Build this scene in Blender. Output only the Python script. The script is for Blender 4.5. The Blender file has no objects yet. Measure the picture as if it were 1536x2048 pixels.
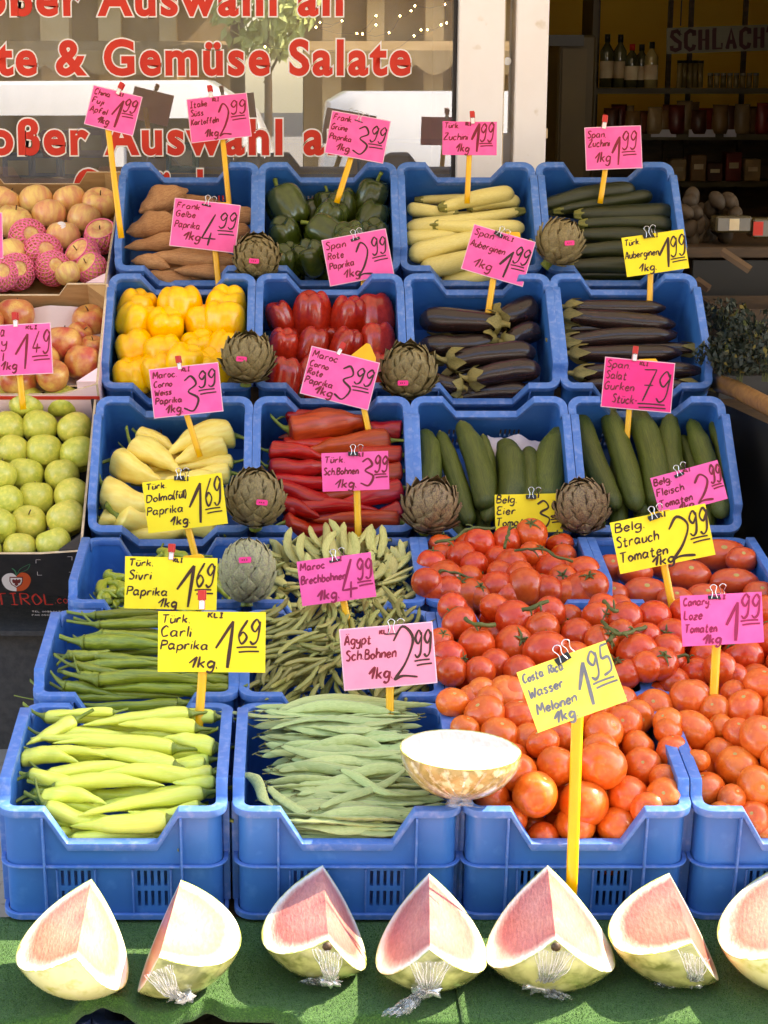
import bpy, bmesh, math, random
from mathutils import Vector, Matrix, Euler, noise
C = bpy.context.scene.collection
SC = bpy.context.scene
R = math.radians
PI = math.pi
V3 = Vector

# ------------------------------------------------------------------ camera, sky, sun, exposure
FPX, EYE, PITCH, CX0, CY0 = 3800.0, 1.65, R(12.5), 600.0, 1024.0
EYEP = V3((0, 0, EYE))
FW = V3((0, math.cos(PITCH), -math.sin(PITCH)))
UP = V3((0, math.sin(PITCH), math.cos(PITCH)))
cam = bpy.data.objects.new('camera', bpy.data.cameras.new('camera'))
C.objects.link(cam)
cam.location = EYEP
cam.rotation_euler = (PI / 2 - PITCH, 0, 0)
cam.data.sensor_fit = 'VERTICAL'
cam.data.sensor_height = 36
cam.data.lens = FPX / 2048 * 36
cam.data.shift_x = (768 - CX0) / 2048
cam.data.clip_start, cam.data.clip_end = 0.05, 500
SC.camera = cam

SUN = V3((0.68, 0.21, 0.70)).normalized()
W = bpy.data.worlds.new('World')
SC.world = W
W.use_nodes = True
wn = W.node_tree.nodes
sky = wn.new('ShaderNodeTexSky')
sky.sky_type = 'NISHITA'
sky.sun_disc = False
sky.sun_elevation = math.asin(SUN.z)
sky.sun_rotation = math.atan2(SUN.x, SUN.y)
W.node_tree.links.new(sky.outputs[0], wn['Background'].inputs[0])
wn['Background'].inputs[1].default_value = 0.15
sun = bpy.data.objects.new('sun', bpy.data.lights.new('sun', 'SUN'))
C.objects.link(sun)
sun.data.energy = 3.1
sun.data.angle = R(0.5)
sun.data.color = (1, 0.95, 0.86)
sun.rotation_euler = SUN.to_track_quat('Z', 'Y').to_euler()
SC.view_settings.view_transform = 'Standard'
SC.view_settings.look = 'None'
SC.view_settings.gamma = 1
SC.view_settings.use_curve_mapping = False
SC.view_settings.exposure = 2.42
SC.view_settings.use_white_balance = True      # the camera's white balance is set for open shade
SC.view_settings.white_balance_temperature = 7900
SC.view_settings.white_balance_tint = 12
SC.cycles.max_bounces = 8
SC.cycles.transparent_max_bounces = 12
SC.cycles.caustics_reflective = False
SC.cycles.caustics_refractive = False

# ------------------------------------------------------------------ projection helpers: where a thing of the photograph stands
def unproj(px, py, d):
    return EYEP + FW * d + V3((1, 0, 0)) * ((px - CX0) / FPX * d) + UP * (-(py - CY0) / FPX * d)
def ray(px, py):
    return (unproj(px, py, 1) - EYEP)
def on_plane(px, py, p, n):
    r = ray(px, py)
    return EYEP + r * ((p - EYEP).dot(n) / r.dot(n))
def at_y(px, py, Y):
    r = ray(px, py)
    return EYEP + r * (Y / r.y)
def at_z(px, py, z):
    r = ray(px, py)
    return EYEP + r * ((z - EYE) / r.z)
def depth(p):
    return (p - EYEP).dot(FW)

# ------------------------------------------------------------------ materials
def srgb(r, g, b):
    f = lambda c: c / 12.92 if c <= 0.04045 else ((c + 0.055) / 1.055) ** 2.4
    return (f(r / 255), f(g / 255), f(b / 255), 1)
MATS = {}
def mat(name, c1, c2=None, rough=0.5, scale=20, bump=0.0, bscale=None, detail=4, stretch=(1, 1, 1), rnd=0.0, hue=0.0,
        coat=0.0, sheen=0.0, sss=0.0, spec=0.5, lo=0.35, hi=0.65, c3=None, scale3=60, f3=(0.6, 0.7), dist=0.0, metal=0.0, rough2=None):
    """noise between c1 and c2, an optional sparse third colour, per-object random value / hue, bump"""
    if name in MATS: return MATS[name]
    m = bpy.data.materials.new(name); m.use_nodes = True
    nt = m.node_tree; N = nt.nodes; L = nt.links.new
    b = N['Principled BSDF']
    b.inputs['Roughness'].default_value = rough
    b.inputs['Coat Weight'].default_value = coat
    b.inputs['Coat Roughness'].default_value = 0.12
    b.inputs['Sheen Weight'].default_value = sheen
    b.inputs['Specular IOR Level'].default_value = spec
    b.inputs['Metallic'].default_value = metal
    if sss:
        b.inputs['Subsurface Weight'].default_value = sss
        b.inputs['Subsurface Radius'].default_value = (0.01, 0.006, 0.003)
        b.inputs['Subsurface Scale'].default_value = 0.6
    tc = N.new('ShaderNodeTexCoord'); mp = N.new('ShaderNodeMapping')
    oi = N.new('ShaderNodeObjectInfo')
    L(tc.outputs['Object'], mp.inputs[0]); mp.inputs['Scale'].default_value = stretch
    vm = N.new('ShaderNodeVectorMath'); vm.operation = 'ADD'
    cx = N.new('ShaderNodeCombineXYZ')
    mm = N.new('ShaderNodeMath'); mm.operation = 'MULTIPLY'; mm.inputs[1].default_value = 37
    L(oi.outputs['Random'], mm.inputs[0]); L(mm.outputs[0], cx.inputs[0]); L(mm.outputs[0], cx.inputs[1])
    L(mp.outputs[0], vm.inputs[0]); L(cx.outputs[0], vm.inputs[1])
    nz = N.new('ShaderNodeTexNoise'); nz.inputs['Scale'].default_value = scale; nz.inputs['Detail'].default_value = detail
    nz.inputs['Distortion'].default_value = dist
    L(vm.outputs[0], nz.inputs[0])
    cr = N.new('ShaderNodeValToRGB')
    cr.color_ramp.elements[0].position = lo; cr.color_ramp.elements[0].color = c1
    cr.color_ramp.elements[1].position = hi; cr.color_ramp.elements[1].color = c2 or c1
    L(nz.outputs[0], cr.inputs[0])
    col = cr.outputs[0]
    if c3:
        n3 = N.new('ShaderNodeTexNoise'); n3.inputs['Scale'].default_value = scale3; n3.inputs['Detail'].default_value = 3
        L(vm.outputs[0], n3.inputs[0])
        r3 = N.new('ShaderNodeValToRGB'); r3.color_ramp.elements[0].position = f3[0]; r3.color_ramp.elements[1].position = f3[1]
        L(n3.outputs[0], r3.inputs[0])
        mx = N.new('ShaderNodeMix'); mx.data_type = 'RGBA'
        L(r3.outputs[0], mx.inputs[0]); L(col, mx.inputs[6]); mx.inputs[7].default_value = c3
        col = mx.outputs[2]
    if rnd or hue:
        hs = N.new('ShaderNodeHueSaturation')
        r1 = N.new('ShaderNodeMapRange'); r1.inputs[3].default_value = 1 - rnd; r1.inputs[4].default_value = 1 + rnd
        L(oi.outputs['Random'], r1.inputs[0]); L(r1.outputs[0], hs.inputs['Value'])
        if hue:
            fr = N.new('ShaderNodeMath'); fr.operation = 'FRACT'
            m2 = N.new('ShaderNodeMath'); m2.operation = 'MULTIPLY'; m2.inputs[1].default_value = 7.31
            L(oi.outputs['Random'], m2.inputs[0]); L(m2.outputs[0], fr.inputs[0])
            r2 = N.new('ShaderNodeMapRange'); r2.inputs[3].default_value = 0.5 - hue; r2.inputs[4].default_value = 0.5 + hue
            L(fr.outputs[0], r2.inputs[0]); L(r2.outputs[0], hs.inputs['Hue'])
        L(col, hs.inputs['Color']); col = hs.outputs[0]
    L(col, b.inputs['Base Color'])
    if rough2 is not None:
        rr = N.new('ShaderNodeMapRange'); rr.inputs[1].default_value = 0.35; rr.inputs[2].default_value = 0.65
        rr.inputs[3].default_value = rough; rr.inputs[4].default_value = rough2
        L(nz.outputs[0], rr.inputs[0]); L(rr.outputs[0], b.inputs['Roughness'])
    if bump:
        nb = N.new('ShaderNodeTexNoise'); nb.inputs['Scale'].default_value = bscale or scale * 3; nb.inputs['Detail'].default_value = 3
        L(vm.outputs[0], nb.inputs[0])
        bp = N.new('ShaderNodeBump'); bp.inputs['Strength'].default_value = bump; bp.inputs['Distance'].default_value = 0.004
        L(nb.outputs[0], bp.inputs['Height']); L(bp.outputs[0], b.inputs['Normal'])
    MATS[name] = m
    return m

def film_mat(f_lo=.22, f_hi=.85):
    m = bpy.data.materials.new('cling_film'); m.use_nodes = True
    N = m.node_tree.nodes; L = m.node_tree.links.new
    t = N.new('ShaderNodeBsdfTransparent'); g = N.new('ShaderNodeBsdfGlossy'); d = N.new('ShaderNodeBsdfDiffuse')
    g.inputs['Roughness'].default_value = 0.08
    d.inputs['Color'].default_value = (0.9, 0.9, 0.92, 1)
    a = N.new('ShaderNodeMixShader'); a.inputs[0].default_value = 0.28
    L(g.outputs[0], a.inputs[1]); L(d.outputs[0], a.inputs[2])
    fz = N.new('ShaderNodeLayerWeight'); fz.inputs[0].default_value = 0.55
    rm = N.new('ShaderNodeMapRange'); rm.inputs[3].default_value = f_lo; rm.inputs[4].default_value = f_hi
    L(fz.outputs['Facing'], rm.inputs[0])
    x = N.new('ShaderNodeMixShader')
    L(rm.outputs[0], x.inputs[0]); L(t.outputs[0], x.inputs[1]); L(a.outputs[0], x.inputs[2])
    L(x.outputs[0], N['Material Output'].inputs[0])
    return m
def glass_mat(name, lo, hi, tint=(1, 1, 1, 1), haze=0.0):
    m = bpy.data.materials.new(name); m.use_nodes = True
    N = m.node_tree.nodes; L = m.node_tree.links.new
    t = N.new('ShaderNodeBsdfTransparent'); t.inputs[0].default_value = tint
    g = N.new('ShaderNodeBsdfGlossy'); g.inputs['Roughness'].default_value = 0.0
    fz = N.new('ShaderNodeFresnel'); fz.inputs[0].default_value = 1.5
    rm = N.new('ShaderNodeMapRange'); rm.inputs[1].default_value = 0.04; rm.inputs[3].default_value = lo; rm.inputs[4].default_value = hi
    L(fz.outputs[0], rm.inputs[0])
    x = N.new('ShaderNodeMixShader')
    L(rm.outputs[0], x.inputs[0]); L(t.outputs[0], x.inputs[1]); L(g.outputs[0], x.inputs[2])
    out = x.outputs[0]
    if haze:                                   # pale, uneven diffuse layer that paints a hazy veil of light on the pane
        d = N.new('ShaderNodeBsdfDiffuse'); d.inputs[0].default_value = (.8, .8, .8, 1)
        nz = N.new('ShaderNodeTexNoise'); nz.inputs['Scale'].default_value = 2.5; nz.inputs['Detail'].default_value = 5
        tc = N.new('ShaderNodeTexCoord'); mp = N.new('ShaderNodeMapping'); mp.inputs['Scale'].default_value = (3, 1, .6)
        L(tc.outputs['Object'], mp.inputs[0]); L(mp.outputs[0], nz.inputs[0])
        r2 = N.new('ShaderNodeMapRange'); r2.inputs[1].default_value = .3; r2.inputs[2].default_value = .7; r2.inputs[3].default_value = haze * .5; r2.inputs[4].default_value = haze * 1.6
        L(nz.outputs[0], r2.inputs[0]); y = N.new('ShaderNodeMixShader'); L(r2.outputs[0], y.inputs[0]); L(out, y.inputs[1]); L(d.outputs[0], y.inputs[2]); out = y.outputs[0]
    L(out, N['Material Output'].inputs[0])
    return m

# ------------------------------------------------------------------ mesh builder
class MB:
    def __init__(s): s.v = []; s.f = []; s.m = []
    def add(s, vs, fs, mi=0):
        b = len(s.v); s.v += [tuple(v) for v in vs]; s.f += [tuple(b + i for i in f) for f in fs]; s.m += [mi] * len(fs); return s
    def box(s, c, d, mi=0, M=None):
        x, y, z = d[0] / 2, d[1] / 2, d[2] / 2
        vs = [V3((sx * x, sy * y, sz * z)) for sz in (-1, 1) for sy in (-1, 1) for sx in (-1, 1)]
        if M is not None: vs = [M @ v for v in vs]
        vs = [v + V3(c) for v in vs]
        return s.add(vs, [(0, 2, 3, 1), (4, 5, 7, 6), (0, 1, 5, 4), (2, 6, 7, 3), (0, 4, 6, 2), (1, 3, 7, 5)], mi)
    def loft(s, rings, mi=0, caps=True, closed=True):
        n = len(rings[0]); vs = [p for r in rings for p in r]; fs = []
        for i in range(len(rings) - 1):
            for j in range(n if closed else n - 1):
                k = (j + 1) % n
                fs.append((i * n + j, i * n + k, (i + 1) * n + k, (i + 1) * n + j))
        if caps and closed:
            fs.append(tuple(range(n - 1, -1, -1))); b = (len(rings) - 1) * n; fs.append(tuple(b + j for j in range(n)))
        return s.add(vs, fs, mi)
    def tube(s, path, rad, seg=8, mi=0, flat=1.0, side=None):
        """a tube along path; rad number or list; flat squashes it across `side`"""
        P = [V3(p) for p in path]; n = len(P)
        rad = rad if isinstance(rad, (list, tuple)) else [rad] * n
        rings = []; ref = V3(side) if side is not None else None
        for i in range(n):
            t = (P[min(i + 1, n - 1)] - P[max(i - 1, 0)])
            t = t.normalized() if t.length > 1e-9 else V3((0, 0, 1))
            if ref is None or abs(ref.dot(t)) > 0.97:
                ref = V3((0, 0, 1)) if abs(t.z) < 0.9 else V3((1, 0, 0))
            a = (ref - t * ref.dot(t)).normalized(); b = t.cross(a); ref = a
            rings.append([P[i] + a * (rad[i] * flat * math.cos(2 * PI * j / seg)) + b * (rad[i] * math.sin(2 * PI * j / seg)) for j in range(seg)])
        return s.loft(rings, mi)
    def lathe(s, prof, seg=16, mi=0, M=None, caps=True):
        rings = []
        for r, z in prof:
            ring = [V3((max(r, 1e-5) * math.cos(2 * PI * j / seg), max(r, 1e-5) * math.sin(2 * PI * j / seg), z)) for j in range(seg)]
            rings.append([M @ p for p in ring] if M is not None else ring)
        return s.loft(rings, mi, caps)
    def prism(s, poly, axis, a, b, mi=0):
        """extrude a 2-D polygon along axis 'x','y' or 'z' from a to b"""
        def P(u, v, w): return {'x': (w, u, v), 'y': (u, w, v), 'z': (u, v, w)}[axis]
        n = len(poly)
        vs = [P(u, v, a) for u, v in poly] + [P(u, v, b) for u, v in poly]
        fs = [(i, (i + 1) % n, n + (i + 1) % n, n + i) for i in range(n)] + [tuple(range(n - 1, -1, -1)), tuple(range(n, 2 * n))]
        return s.add(vs, fs, mi)
    def mesh(s, name, mats, smooth=True, fix=True):
        me = bpy.data.meshes.new(name)
        me.from_pydata(s.v, [], s.f)
        for m in (mats if isinstance(mats, (list, tuple)) else [mats]): me.materials.append(m)
        me.polygons.foreach_set('material_index', s.m)
        if fix:
            bm = bmesh.new(); bm.from_mesh(me)
            bmesh.ops.recalc_face_normals(bm, faces=bm.faces); bm.to_mesh(me); bm.free()
        me.polygons.foreach_set('use_smooth', [smooth] * len(me.polygons))
        me.update()
        return me
    def build(s, name, mats, parent=None, smooth=False, loc=None, angle=None):
        o = bpy.data.objects.new(name, s.mesh(name, mats, smooth or angle is not None))
        if angle is not None: autosmooth(o.data, angle)
        C.objects.link(o)
        if loc is not None: o.location = loc
        if parent: o.parent = parent
        return o
def autosmooth(me, ang):
    bm = bmesh.new(); bm.from_mesh(me)
    for e in bm.edges:
        e.smooth = not (len(e.link_faces) == 2 and e.calc_face_angle(0) > R(ang))
    bm.to_mesh(me); bm.free()
def bevelled(me, w, seg=1, ang=40):
    bm = bmesh.new(); bm.from_mesh(me)
    es = [e for e in bm.edges if len(e.link_faces) == 2 and e.calc_face_angle(0) > R(ang)]
    bmesh.ops.bevel(bm, geom=es, offset=w, segments=seg, affect='EDGES', profile=0.6, clamp_overlap=True)
    bm.to_mesh(me); bm.free()
    return me

def tag(o, label=None, cat=None, group=None, kind=None):
    if label: o['label'] = label
    if cat: o['category'] = cat
    if group: o['group'] = group
    if kind: o['kind'] = kind
    return o
def empty(name, loc, label=None, cat=None, group=None, rot=None):
    o = bpy.data.objects.new(name, None); C.objects.link(o); o.location = loc
    o.empty_display_size = 0.05
    if rot is not None: o.rotation_euler = rot
    return tag(o, label, cat, group)
def mesh_obj(name, me, parent=None):
    o = bpy.data.objects.new(name, me); C.objects.link(o)
    if parent: o.parent = parent
    return o
def copy_tree(o, parent=None):
    c = o.copy(); C.objects.link(c)
    for k in ('label', 'category', 'group'):
        if k in c.keys() and parent is None: del c[k]
    c.parent = parent
    for ch in KIDS.get(o.name, []): copy_tree(ch, c)
    return c
KIDS = {}
def kid(o, parent):
    o.parent = parent; KIDS.setdefault(parent.name, []).append(o); return o
ORD = ['zeroth', 'first', 'second', 'third', 'fourth', 'fifth', 'sixth', 'seventh', 'eighth', 'ninth', 'tenth', 'eleventh', 'twelfth',
       'thirteenth', 'fourteenth', 'fifteenth', 'sixteenth', 'seventeenth', 'eighteenth', 'nineteenth', 'twentieth']
HIDE = V3((0, 60, -30))   # prototypes that no crate uses are removed at the end
PROTOS = []
def proto(me, name, kids=()):
    o = mesh_obj(name, me); PROTOS.append(o)
    for kn, kme in kids:
        c = mesh_obj(kn, kme); kid(c, o); PROTOS.append(c)
    return o
def put(pr, M, label, cat, group=None, name=None):
    o = copy_tree(pr); o.matrix_world = M
    return tag(o, label, cat, group)
def frame(x, y, z, loc, s=(1, 1, 1)):
    M = Matrix.Identity(4)
    for i, (a, k) in enumerate(zip((x, y, z), s)):
        for j in range(3): M[j][i] = a[j] * k
    M.translation = loc
    return M
def rnd(a, b): return random.uniform(a, b)
def smoothpath(pts, n=6, closed=False):
    """Catmull-Rom through the points"""
    P = [V3(p) for p in pts]; out = []
    if len(P) < 3: return [P[0].lerp(P[-1], i / n) for i in range(n + 1)]
    for i in range(len(P) - 1):
        p0 = P[i - 1] if i else P[0] * 2 - P[1]; p1 = P[i]; p2 = P[i + 1]; p3 = P[i + 2] if i + 2 < len(P) else P[-1] * 2 - P[-2]
        for k in range(n):
            t = k / n
            out.append(0.5 * ((2 * p1) + (p2 - p0) * t + (2 * p0 - 5 * p1 + 4 * p2 - p3) * t * t + (3 * p1 - p0 - 3 * p2 + p3) * t ** 3))
    out.append(P[-1])
    return out
random.seed(7)
# ------------------------------------------------------------------ the setting: ground, shop front, street behind the viewer
YG = 6.05                                   # plane of the shop window
m_pave = mat('pavement', srgb(168, 162, 154), srgb(148, 142, 134), 0.9, 6, 0.3, 40, c3=srgb(112, 106, 100), scale3=25)
m_asph = mat('asphalt', (0.06, 0.06, 0.062, 1), (0.045, 0.045, 0.047, 1), 0.9, 30, 0.3, 120)
m_white = mat('white_paint', srgb(246, 242, 246), srgb(240, 234, 236), 0.45, 5, c3=srgb(205, 190, 170), scale3=14, f3=(0.66, 0.8))
m_beige = mat('aged_paint', srgb(222, 204, 176), srgb(200, 178, 146), 0.6, 20)
m_dark = mat('dark_rubber', srgb(40, 34, 34), None, 0.6)
m_plast = mat('facade_render', srgb(178, 168, 150), srgb(160, 150, 134), 0.9, 4, 0.2)
m_yel = mat('yellow_wall', srgb(255, 212, 84), srgb(252, 204, 74), 0.8, 3)
m_wood = mat('dark_wood', srgb(84, 60, 34), srgb(60, 42, 24), 0.55, 8, 0.2, 30, stretch=(1, 6, 6))
m_woodl = mat('worn_wood', srgb(150, 106, 58), srgb(122, 82, 42), 0.5, 6, 0.2, 30, stretch=(1, 8, 8))
m_shelf = mat('shelf_board', srgb(92, 80, 48), srgb(78, 66, 40), 0.5, 5)
m_black = mat('black_paint', srgb(26, 24, 22), None, 0.5)
m_steel = mat('steel', srgb(190, 190, 190), None, 0.3, metal=1.0)

def slab(name, x0, x1, y0, y1, z0, z1, m, kind='structure', parent=None):
    mb = MB().box(((x0 + x1) / 2, (y0 + y1) / 2, (z0 + z1) / 2), (x1 - x0, y1 - y0, z1 - z0))
    o = mb.build(name, m, parent)
    if kind and not parent: o['kind'] = kind
    return o
# ground: one sheet; pavement and road above it
tag(MB().add([(-150, -150, -0.15), (150, -150, -0.15), (150, 150, -0.15), (-150, 150, -0.15)], [(0, 1, 2, 3)]).build('ground', m_asph), kind='structure')
slab('pavement', -40, 40, -1.6, 6.1, -0.3, 0, m_pave)
slab('pavement', -40, 40, -60, -11.0, -0.3, -0.02, m_pave)
slab('road', -60, 60, -11.0, -1.6, -0.3, -0.13, m_asph)
slab('kerb', -40, 40, -1.78, -1.602, -0.29, 0.004, mat('kerb_stone', srgb(150, 146, 140), srgb(130, 126, 120), 0.9, 10, 0.2))

def XG(px, py=160): return at_y(px, py, YG).x
xw1, xp1, xq0, xq1, xd0 = XG(905), XG(1003), XG(1005), XG(1027), XG(1091)
xw1 = XG(913); xd1 = 1.75
# shop facade: wall under and beside the window and above the openings
fac = empty('shop_building', (0, YG + 0.1, 0), 'pale rendered shop front holding the lettered window and the open doorway', 'building')
def fpart(name, x0, x1, y0, y1, z0, z1, m):
    o = MB().box(((x0 + x1) / 2, (y0 + y1) / 2 - YG - 0.1, (z0 + z1) / 2), (x1 - x0, y1 - y0, z1 - z0)).build(name, m, fac)
    return o
fpart('wall', -6, xw1, YG + 0.02, YG + 0.2, 0, 0.55, m_plast)
fpart('wall', -6, 5, YG + 0.02, YG + 0.2, 2.75, 4.4, m_plast)
fpart('wall', xd1 + 0.09, 5, YG + 0.02, YG + 0.2, 0, 2.75, m_plast)
fpart('wall', -6, -4.2, YG + 0.02, YG + 0.2, 0.55, 2.75, m_plast)
fpart('wall', -6, 5, 10.6, 10.8, 0, 4.4, m_yel)            # back wall of the shop
fpart('wall', -6, -5.8, YG + 0.2, 10.6, 0, 4.4, m_yel)
fpart('wall', 4.8, 5, YG + 0.2, 10.6, 0, 4.4, m_yel)
fpart('wall', 0.72, 0.80, 9.1, 10.6, 0.02, 2.9, m_yel)      # partition inside
fpart('roof', -6, 5, YG + 0.2, 10.8, 4.4, 4.55, m_plast)
fpart('ceiling', -5.8, 4.8, YG + 0.2, 10.6, 2.95, 3.05, mat('ceiling', srgb(200, 180, 140), None, 0.9))
fpart('shop_floor', -5.8, 4.8, YG + 0.2, 10.6, -0.02, 0.02, mat('shop_tiles', srgb(120, 96, 66), srgb(100, 78, 52), 0.4, 3))
# window: frame posts, pane, seal
win = empty('shop_window', (0, YG, 0.55), 'large shop window lettered in red with white outlines, white frame post at its right', 'window')
def wpart(name, x0, x1, y0, y1, z0, z1, m, parent=None):
    o = MB().box(((x0 + x1) / 2, (y0 + y1) / 2 - YG, (z0 + z1) / 2 - 0.55), (x1 - x0, y1 - y0, z1 - z0))
    me = o.mesh(name, m, False); bevelled(me, 0.003)
    ob = mesh_obj(name, me, parent or win); return ob
wpart('frame', xw1, xp1, YG - 0.06, YG + 0.1, 0, 2.75, m_white)
wpart('frame_reveal', xp1 + 0.0005, XG(1006), YG - 0.045, YG + 0.1, 0, 2.75, m_beige)
wpart('seal', XG(905), xw1 - 0.0005, YG - 0.012, YG + 0.06, 0.55, 2.75, m_dark)
wpart('sill', -4.2, XG(905), YG - 0.05, YG + 0.1, 0.5, 0.55, m_white)
pm = glass_mat('window_glass', 0.34, 1.0, (0.86, 0.88, 0.86, 1), .10)
MB().add([(-4.2, 0, 0), (XG(905), 0, 0), (XG(905), 0, 2.2), (-4.2, 0, 2.2)], [(0, 1, 2, 3)]).build('pane', pm, win)
# narrow side light and the door post
sl = empty('side_light', (XG(1016), YG, 0), 'narrow strip of glass between the two white door posts', 'window')
MB().add([(xq0 - XG(1016), 0.05, 0.1), (xq1 - XG(1016), 0.05, 0.1), (xq1 - XG(1016), 0.05, 2.7), (xq0 - XG(1016), 0.05, 2.7)], [(0, 1, 2, 3)]).build('pane', pm, sl)
wp = MB(); wp.box((0.002, 0.045, (1024 - 0) * 0 + 1.34), (0.034, 0.003, 0.36)); wp.build('paper_strip', mat('paper_strip', srgb(214, 214, 226), None, 0.8), sl)
dk = MB(); dk.lathe([(0.001, -0.004), (0.012, -0.004), (0.012, 0.004), (0.001, 0.004)], 14, M=Matrix.Translation((0.0, 0.03, 1.74)) @ Matrix.Rotation(PI / 2, 4, 'X')); dk.build('lock', m_steel, sl)
dr = empty('door_frame', (xd0, YG, 0), 'white painted door post right of the shop window, its edge chipped', 'door frame')
def dpart(name, x0, x1, y0, y1, z0, z1, m):
    me = MB().box(((x0 + x1) / 2 - xd0, (y0 + y1) / 2 - YG, (z0 + z1) / 2), (x1 - x0, y1 - y0, z1 - z0)).mesh(name, m, False); bevelled(me, 0.004)
    mesh_obj(name, me, dr)
dpart('post', xq1, xd0, YG - 0.05, YG + 0.12, 0, 2.75, m_white)
dpart('post', xd1, xd1 + 0.085, YG - 0.05, YG + 0.12, 0, 2.75, m_white)
hb = MB(); hb.box((0.004, 0.0, 1.52), (0.012, 0.02, 0.03)); hb.box((0.004, 0, 1.30), (0.012, 0.02, 0.03)); hb.build('hinge', m_beige, dr)

# lettering of the window, cut from red film with a white edge
m_red = mat('red_film', srgb(214, 48, 26), srgb(204, 40, 22), 0.6, 12)
m_wfilm = mat('white_film', srgb(244, 236, 232), None, 0.6)
def text_mesh(s, size, bold, cond, spacing=1.0):
    cu = bpy.data.curves.new('t', 'FONT'); cu.body = s; cu.size = size; cu.offset = bold; cu.space_character = spacing
    cu.resolution_u = 5
    o = bpy.data.objects.new('t', cu); C.objects.link(o)
    dg = bpy.context.evaluated_depsgraph_get()
    me = bpy.data.meshes.new_from_object(o.evaluated_get(dg))
    bpy.data.objects.remove(o)
    for v in me.vertices: v.co.x *= cond
    return me
def fit_text(s, x0, x1, base, cap, y, parent, name, mats, bold=0.034, edge=0.030, spacing=1.16):
    """text whose ink spans x0..x1 with capitals cap high; two layers, white edge under red"""
    a = text_mesh('H', 1, bold, 1); ch = max(v.co.y for v in a.vertices) - bold
    size = cap / ch
    for k, (extra, m, dy) in enumerate(((edge, mats[1], 0.0), (0, mats[0], -0.0008))):
        me = text_mesh(s, size, (bold + extra) * size, 1, spacing)
        if k == 0:
            mn = min(v.co.x for v in me.vertices); mx = max(v.co.x for v in me.vertices)
            sc = (x1 - x0) / (mx - mn); off = x0 - mn * sc
        for v in me.vertices: v.co = V3((v.co.x * sc + off, y + dy, v.co.y + base))
        me.materials.clear(); me.materials.append(m)
        o = mesh_obj(name if k == 0 else 'red_fill', me, parent)
        if k == 0: par = o
        else: o.parent = par
def zY(py, Y=YG, px=600): return at_y(px, py, Y).z
for s, xa, xb, yb, yc in (('oßer Auswahl an', -36, 688, 29, -36), ('te & Gemüse Salate', -10, 824, 148, 82), ('oßer Auswahl an', -30, 700, 307, 241), ('Getränke', 140, 470, 414, 342)):
    fit_text(s, XG(xa), XG(xb), zY(yb) - 0.55, zY(yc) - zY(yb), -0.004, win, 'lettering', (m_red, m_wfilm))

# awning over the stall, above the frame; its front edge is where the sunlight begins on the green matting
ye = 3.075 + (2.42 - 0.215) * SUN.y / SUN.z
aw = empty('awning', (0, YG, 2.7), 'brown canvas awning fixed above the shop window over the stall', 'awning')
mb = MB(); mb.add([(-4.5, 0, 0), (4.5, 0, 0), (4.5, ye - YG, -0.28), (-4.5, ye - YG, -0.28)], [(0, 1, 2, 3)])

m_canvas = mat('canvas', srgb(225, 205, 170), srgb(214, 192, 156), 0.9, 8)
_n = m_canvas.node_tree.nodes; _t = _n.new('ShaderNodeBsdfTranslucent'); _t.inputs[0].default_value = (.62, .55, .44, 1); _x = _n.new('ShaderNodeMixShader'); _x.inputs[0].default_value = .32
m_canvas.node_tree.links.new(_n['Principled BSDF'].outputs[0], _x.inputs[1]); m_canvas.node_tree.links.new(_t.outputs[0], _x.inputs[2]); m_canvas.node_tree.links.new(_x.outputs[0], _n['Material Output'].inputs[0])
mb.build('canvas', m_canvas, aw)
mb = MB(); mb.tube([(-4.5, ye - YG, -0.29), (4.5, ye - YG, -0.29)], 0.02, 8); mb.build('front_bar', m_steel, aw)
mb = MB(); [mb.tube([(x, -0.02, -0.1), (x, ye - YG + 0.05, -0.3)], 0.014, 6) for x in (-3.5, 0, 3.5)]; mb.build('arm', m_steel, aw)

# ------------------------------------------------------------------ inside the shop
def can(mb, x, y, z, r, h, mi=0, neck=None):
    pr = [(0.001, z), (r, z), (r, z + h)]
    if neck: pr += [(r * 0.95, z + h * 1.05), (neck, z + h * 1.25), (neck, z + h * 1.5), (0.001, z + h * 1.5)]
    else: pr += [(r * 0.8, z + h), (0.001, z + h)]
    mb.lathe(pr, 12, mi, Matrix.Translation((x, y, 0)))
YS = 8.9
sh = empty('shelf_unit', (at_y(1370, 200, YS).x, YS, 0), 'wooden wall shelves of bottles and packets seen through the doorway', 'shelf')
x0s, x1s = at_y(1190, 200, YS).x, 3.2
ox = sh.location.x
shz = [at_y(1400, p, YS).z for p in (176, 268, 362)] + [0.55]
for z in shz:
    MB().box(((x0s + x1s) / 2 - ox, 0.15, z - 0.013), (x1s - x0s, 0.34, 0.026)).build('shelf_board', m_shelf, sh)
MB().box((x0s - ox - 0.012, 0.15, 1.3), (0.024, 0.34, 2.6)).build('side_panel', m_shelf, sh)
MB().box(((x0s + x1s) / 2 - ox, 0.33, 0.72), (x1s - x0s, 0.01, 1.42)).build('back_panel', m_wood, sh)
for px in (1215, 1365, 1408, 1520):
    xx = at_y(px, 50, YS).x - ox
    MB().box((xx, 0.30, 1.9), (0.02, 0.03, 1.6)).build('rail', m_wood, sh)
for k, (px0, px1) in enumerate(((1375, 1428), (1445, 1470), (1300, 1350))):
    a, b = at_y(px0, 262, YS).x, at_y(px1, 262, YS).x
    MB().box(((a + b) / 2 - ox, -0.03, shz[1] + 0.004), (b - a, 0.004, 0.034)).build('price_strip', mat('price_paper', srgb(210, 208, 220), None, 0.8), sh)
m_bglass = mat('bottle_glass', srgb(104, 100, 64), srgb(70, 70, 44), 0.08, 5, coat=0.5, rnd=0.4)
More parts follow.
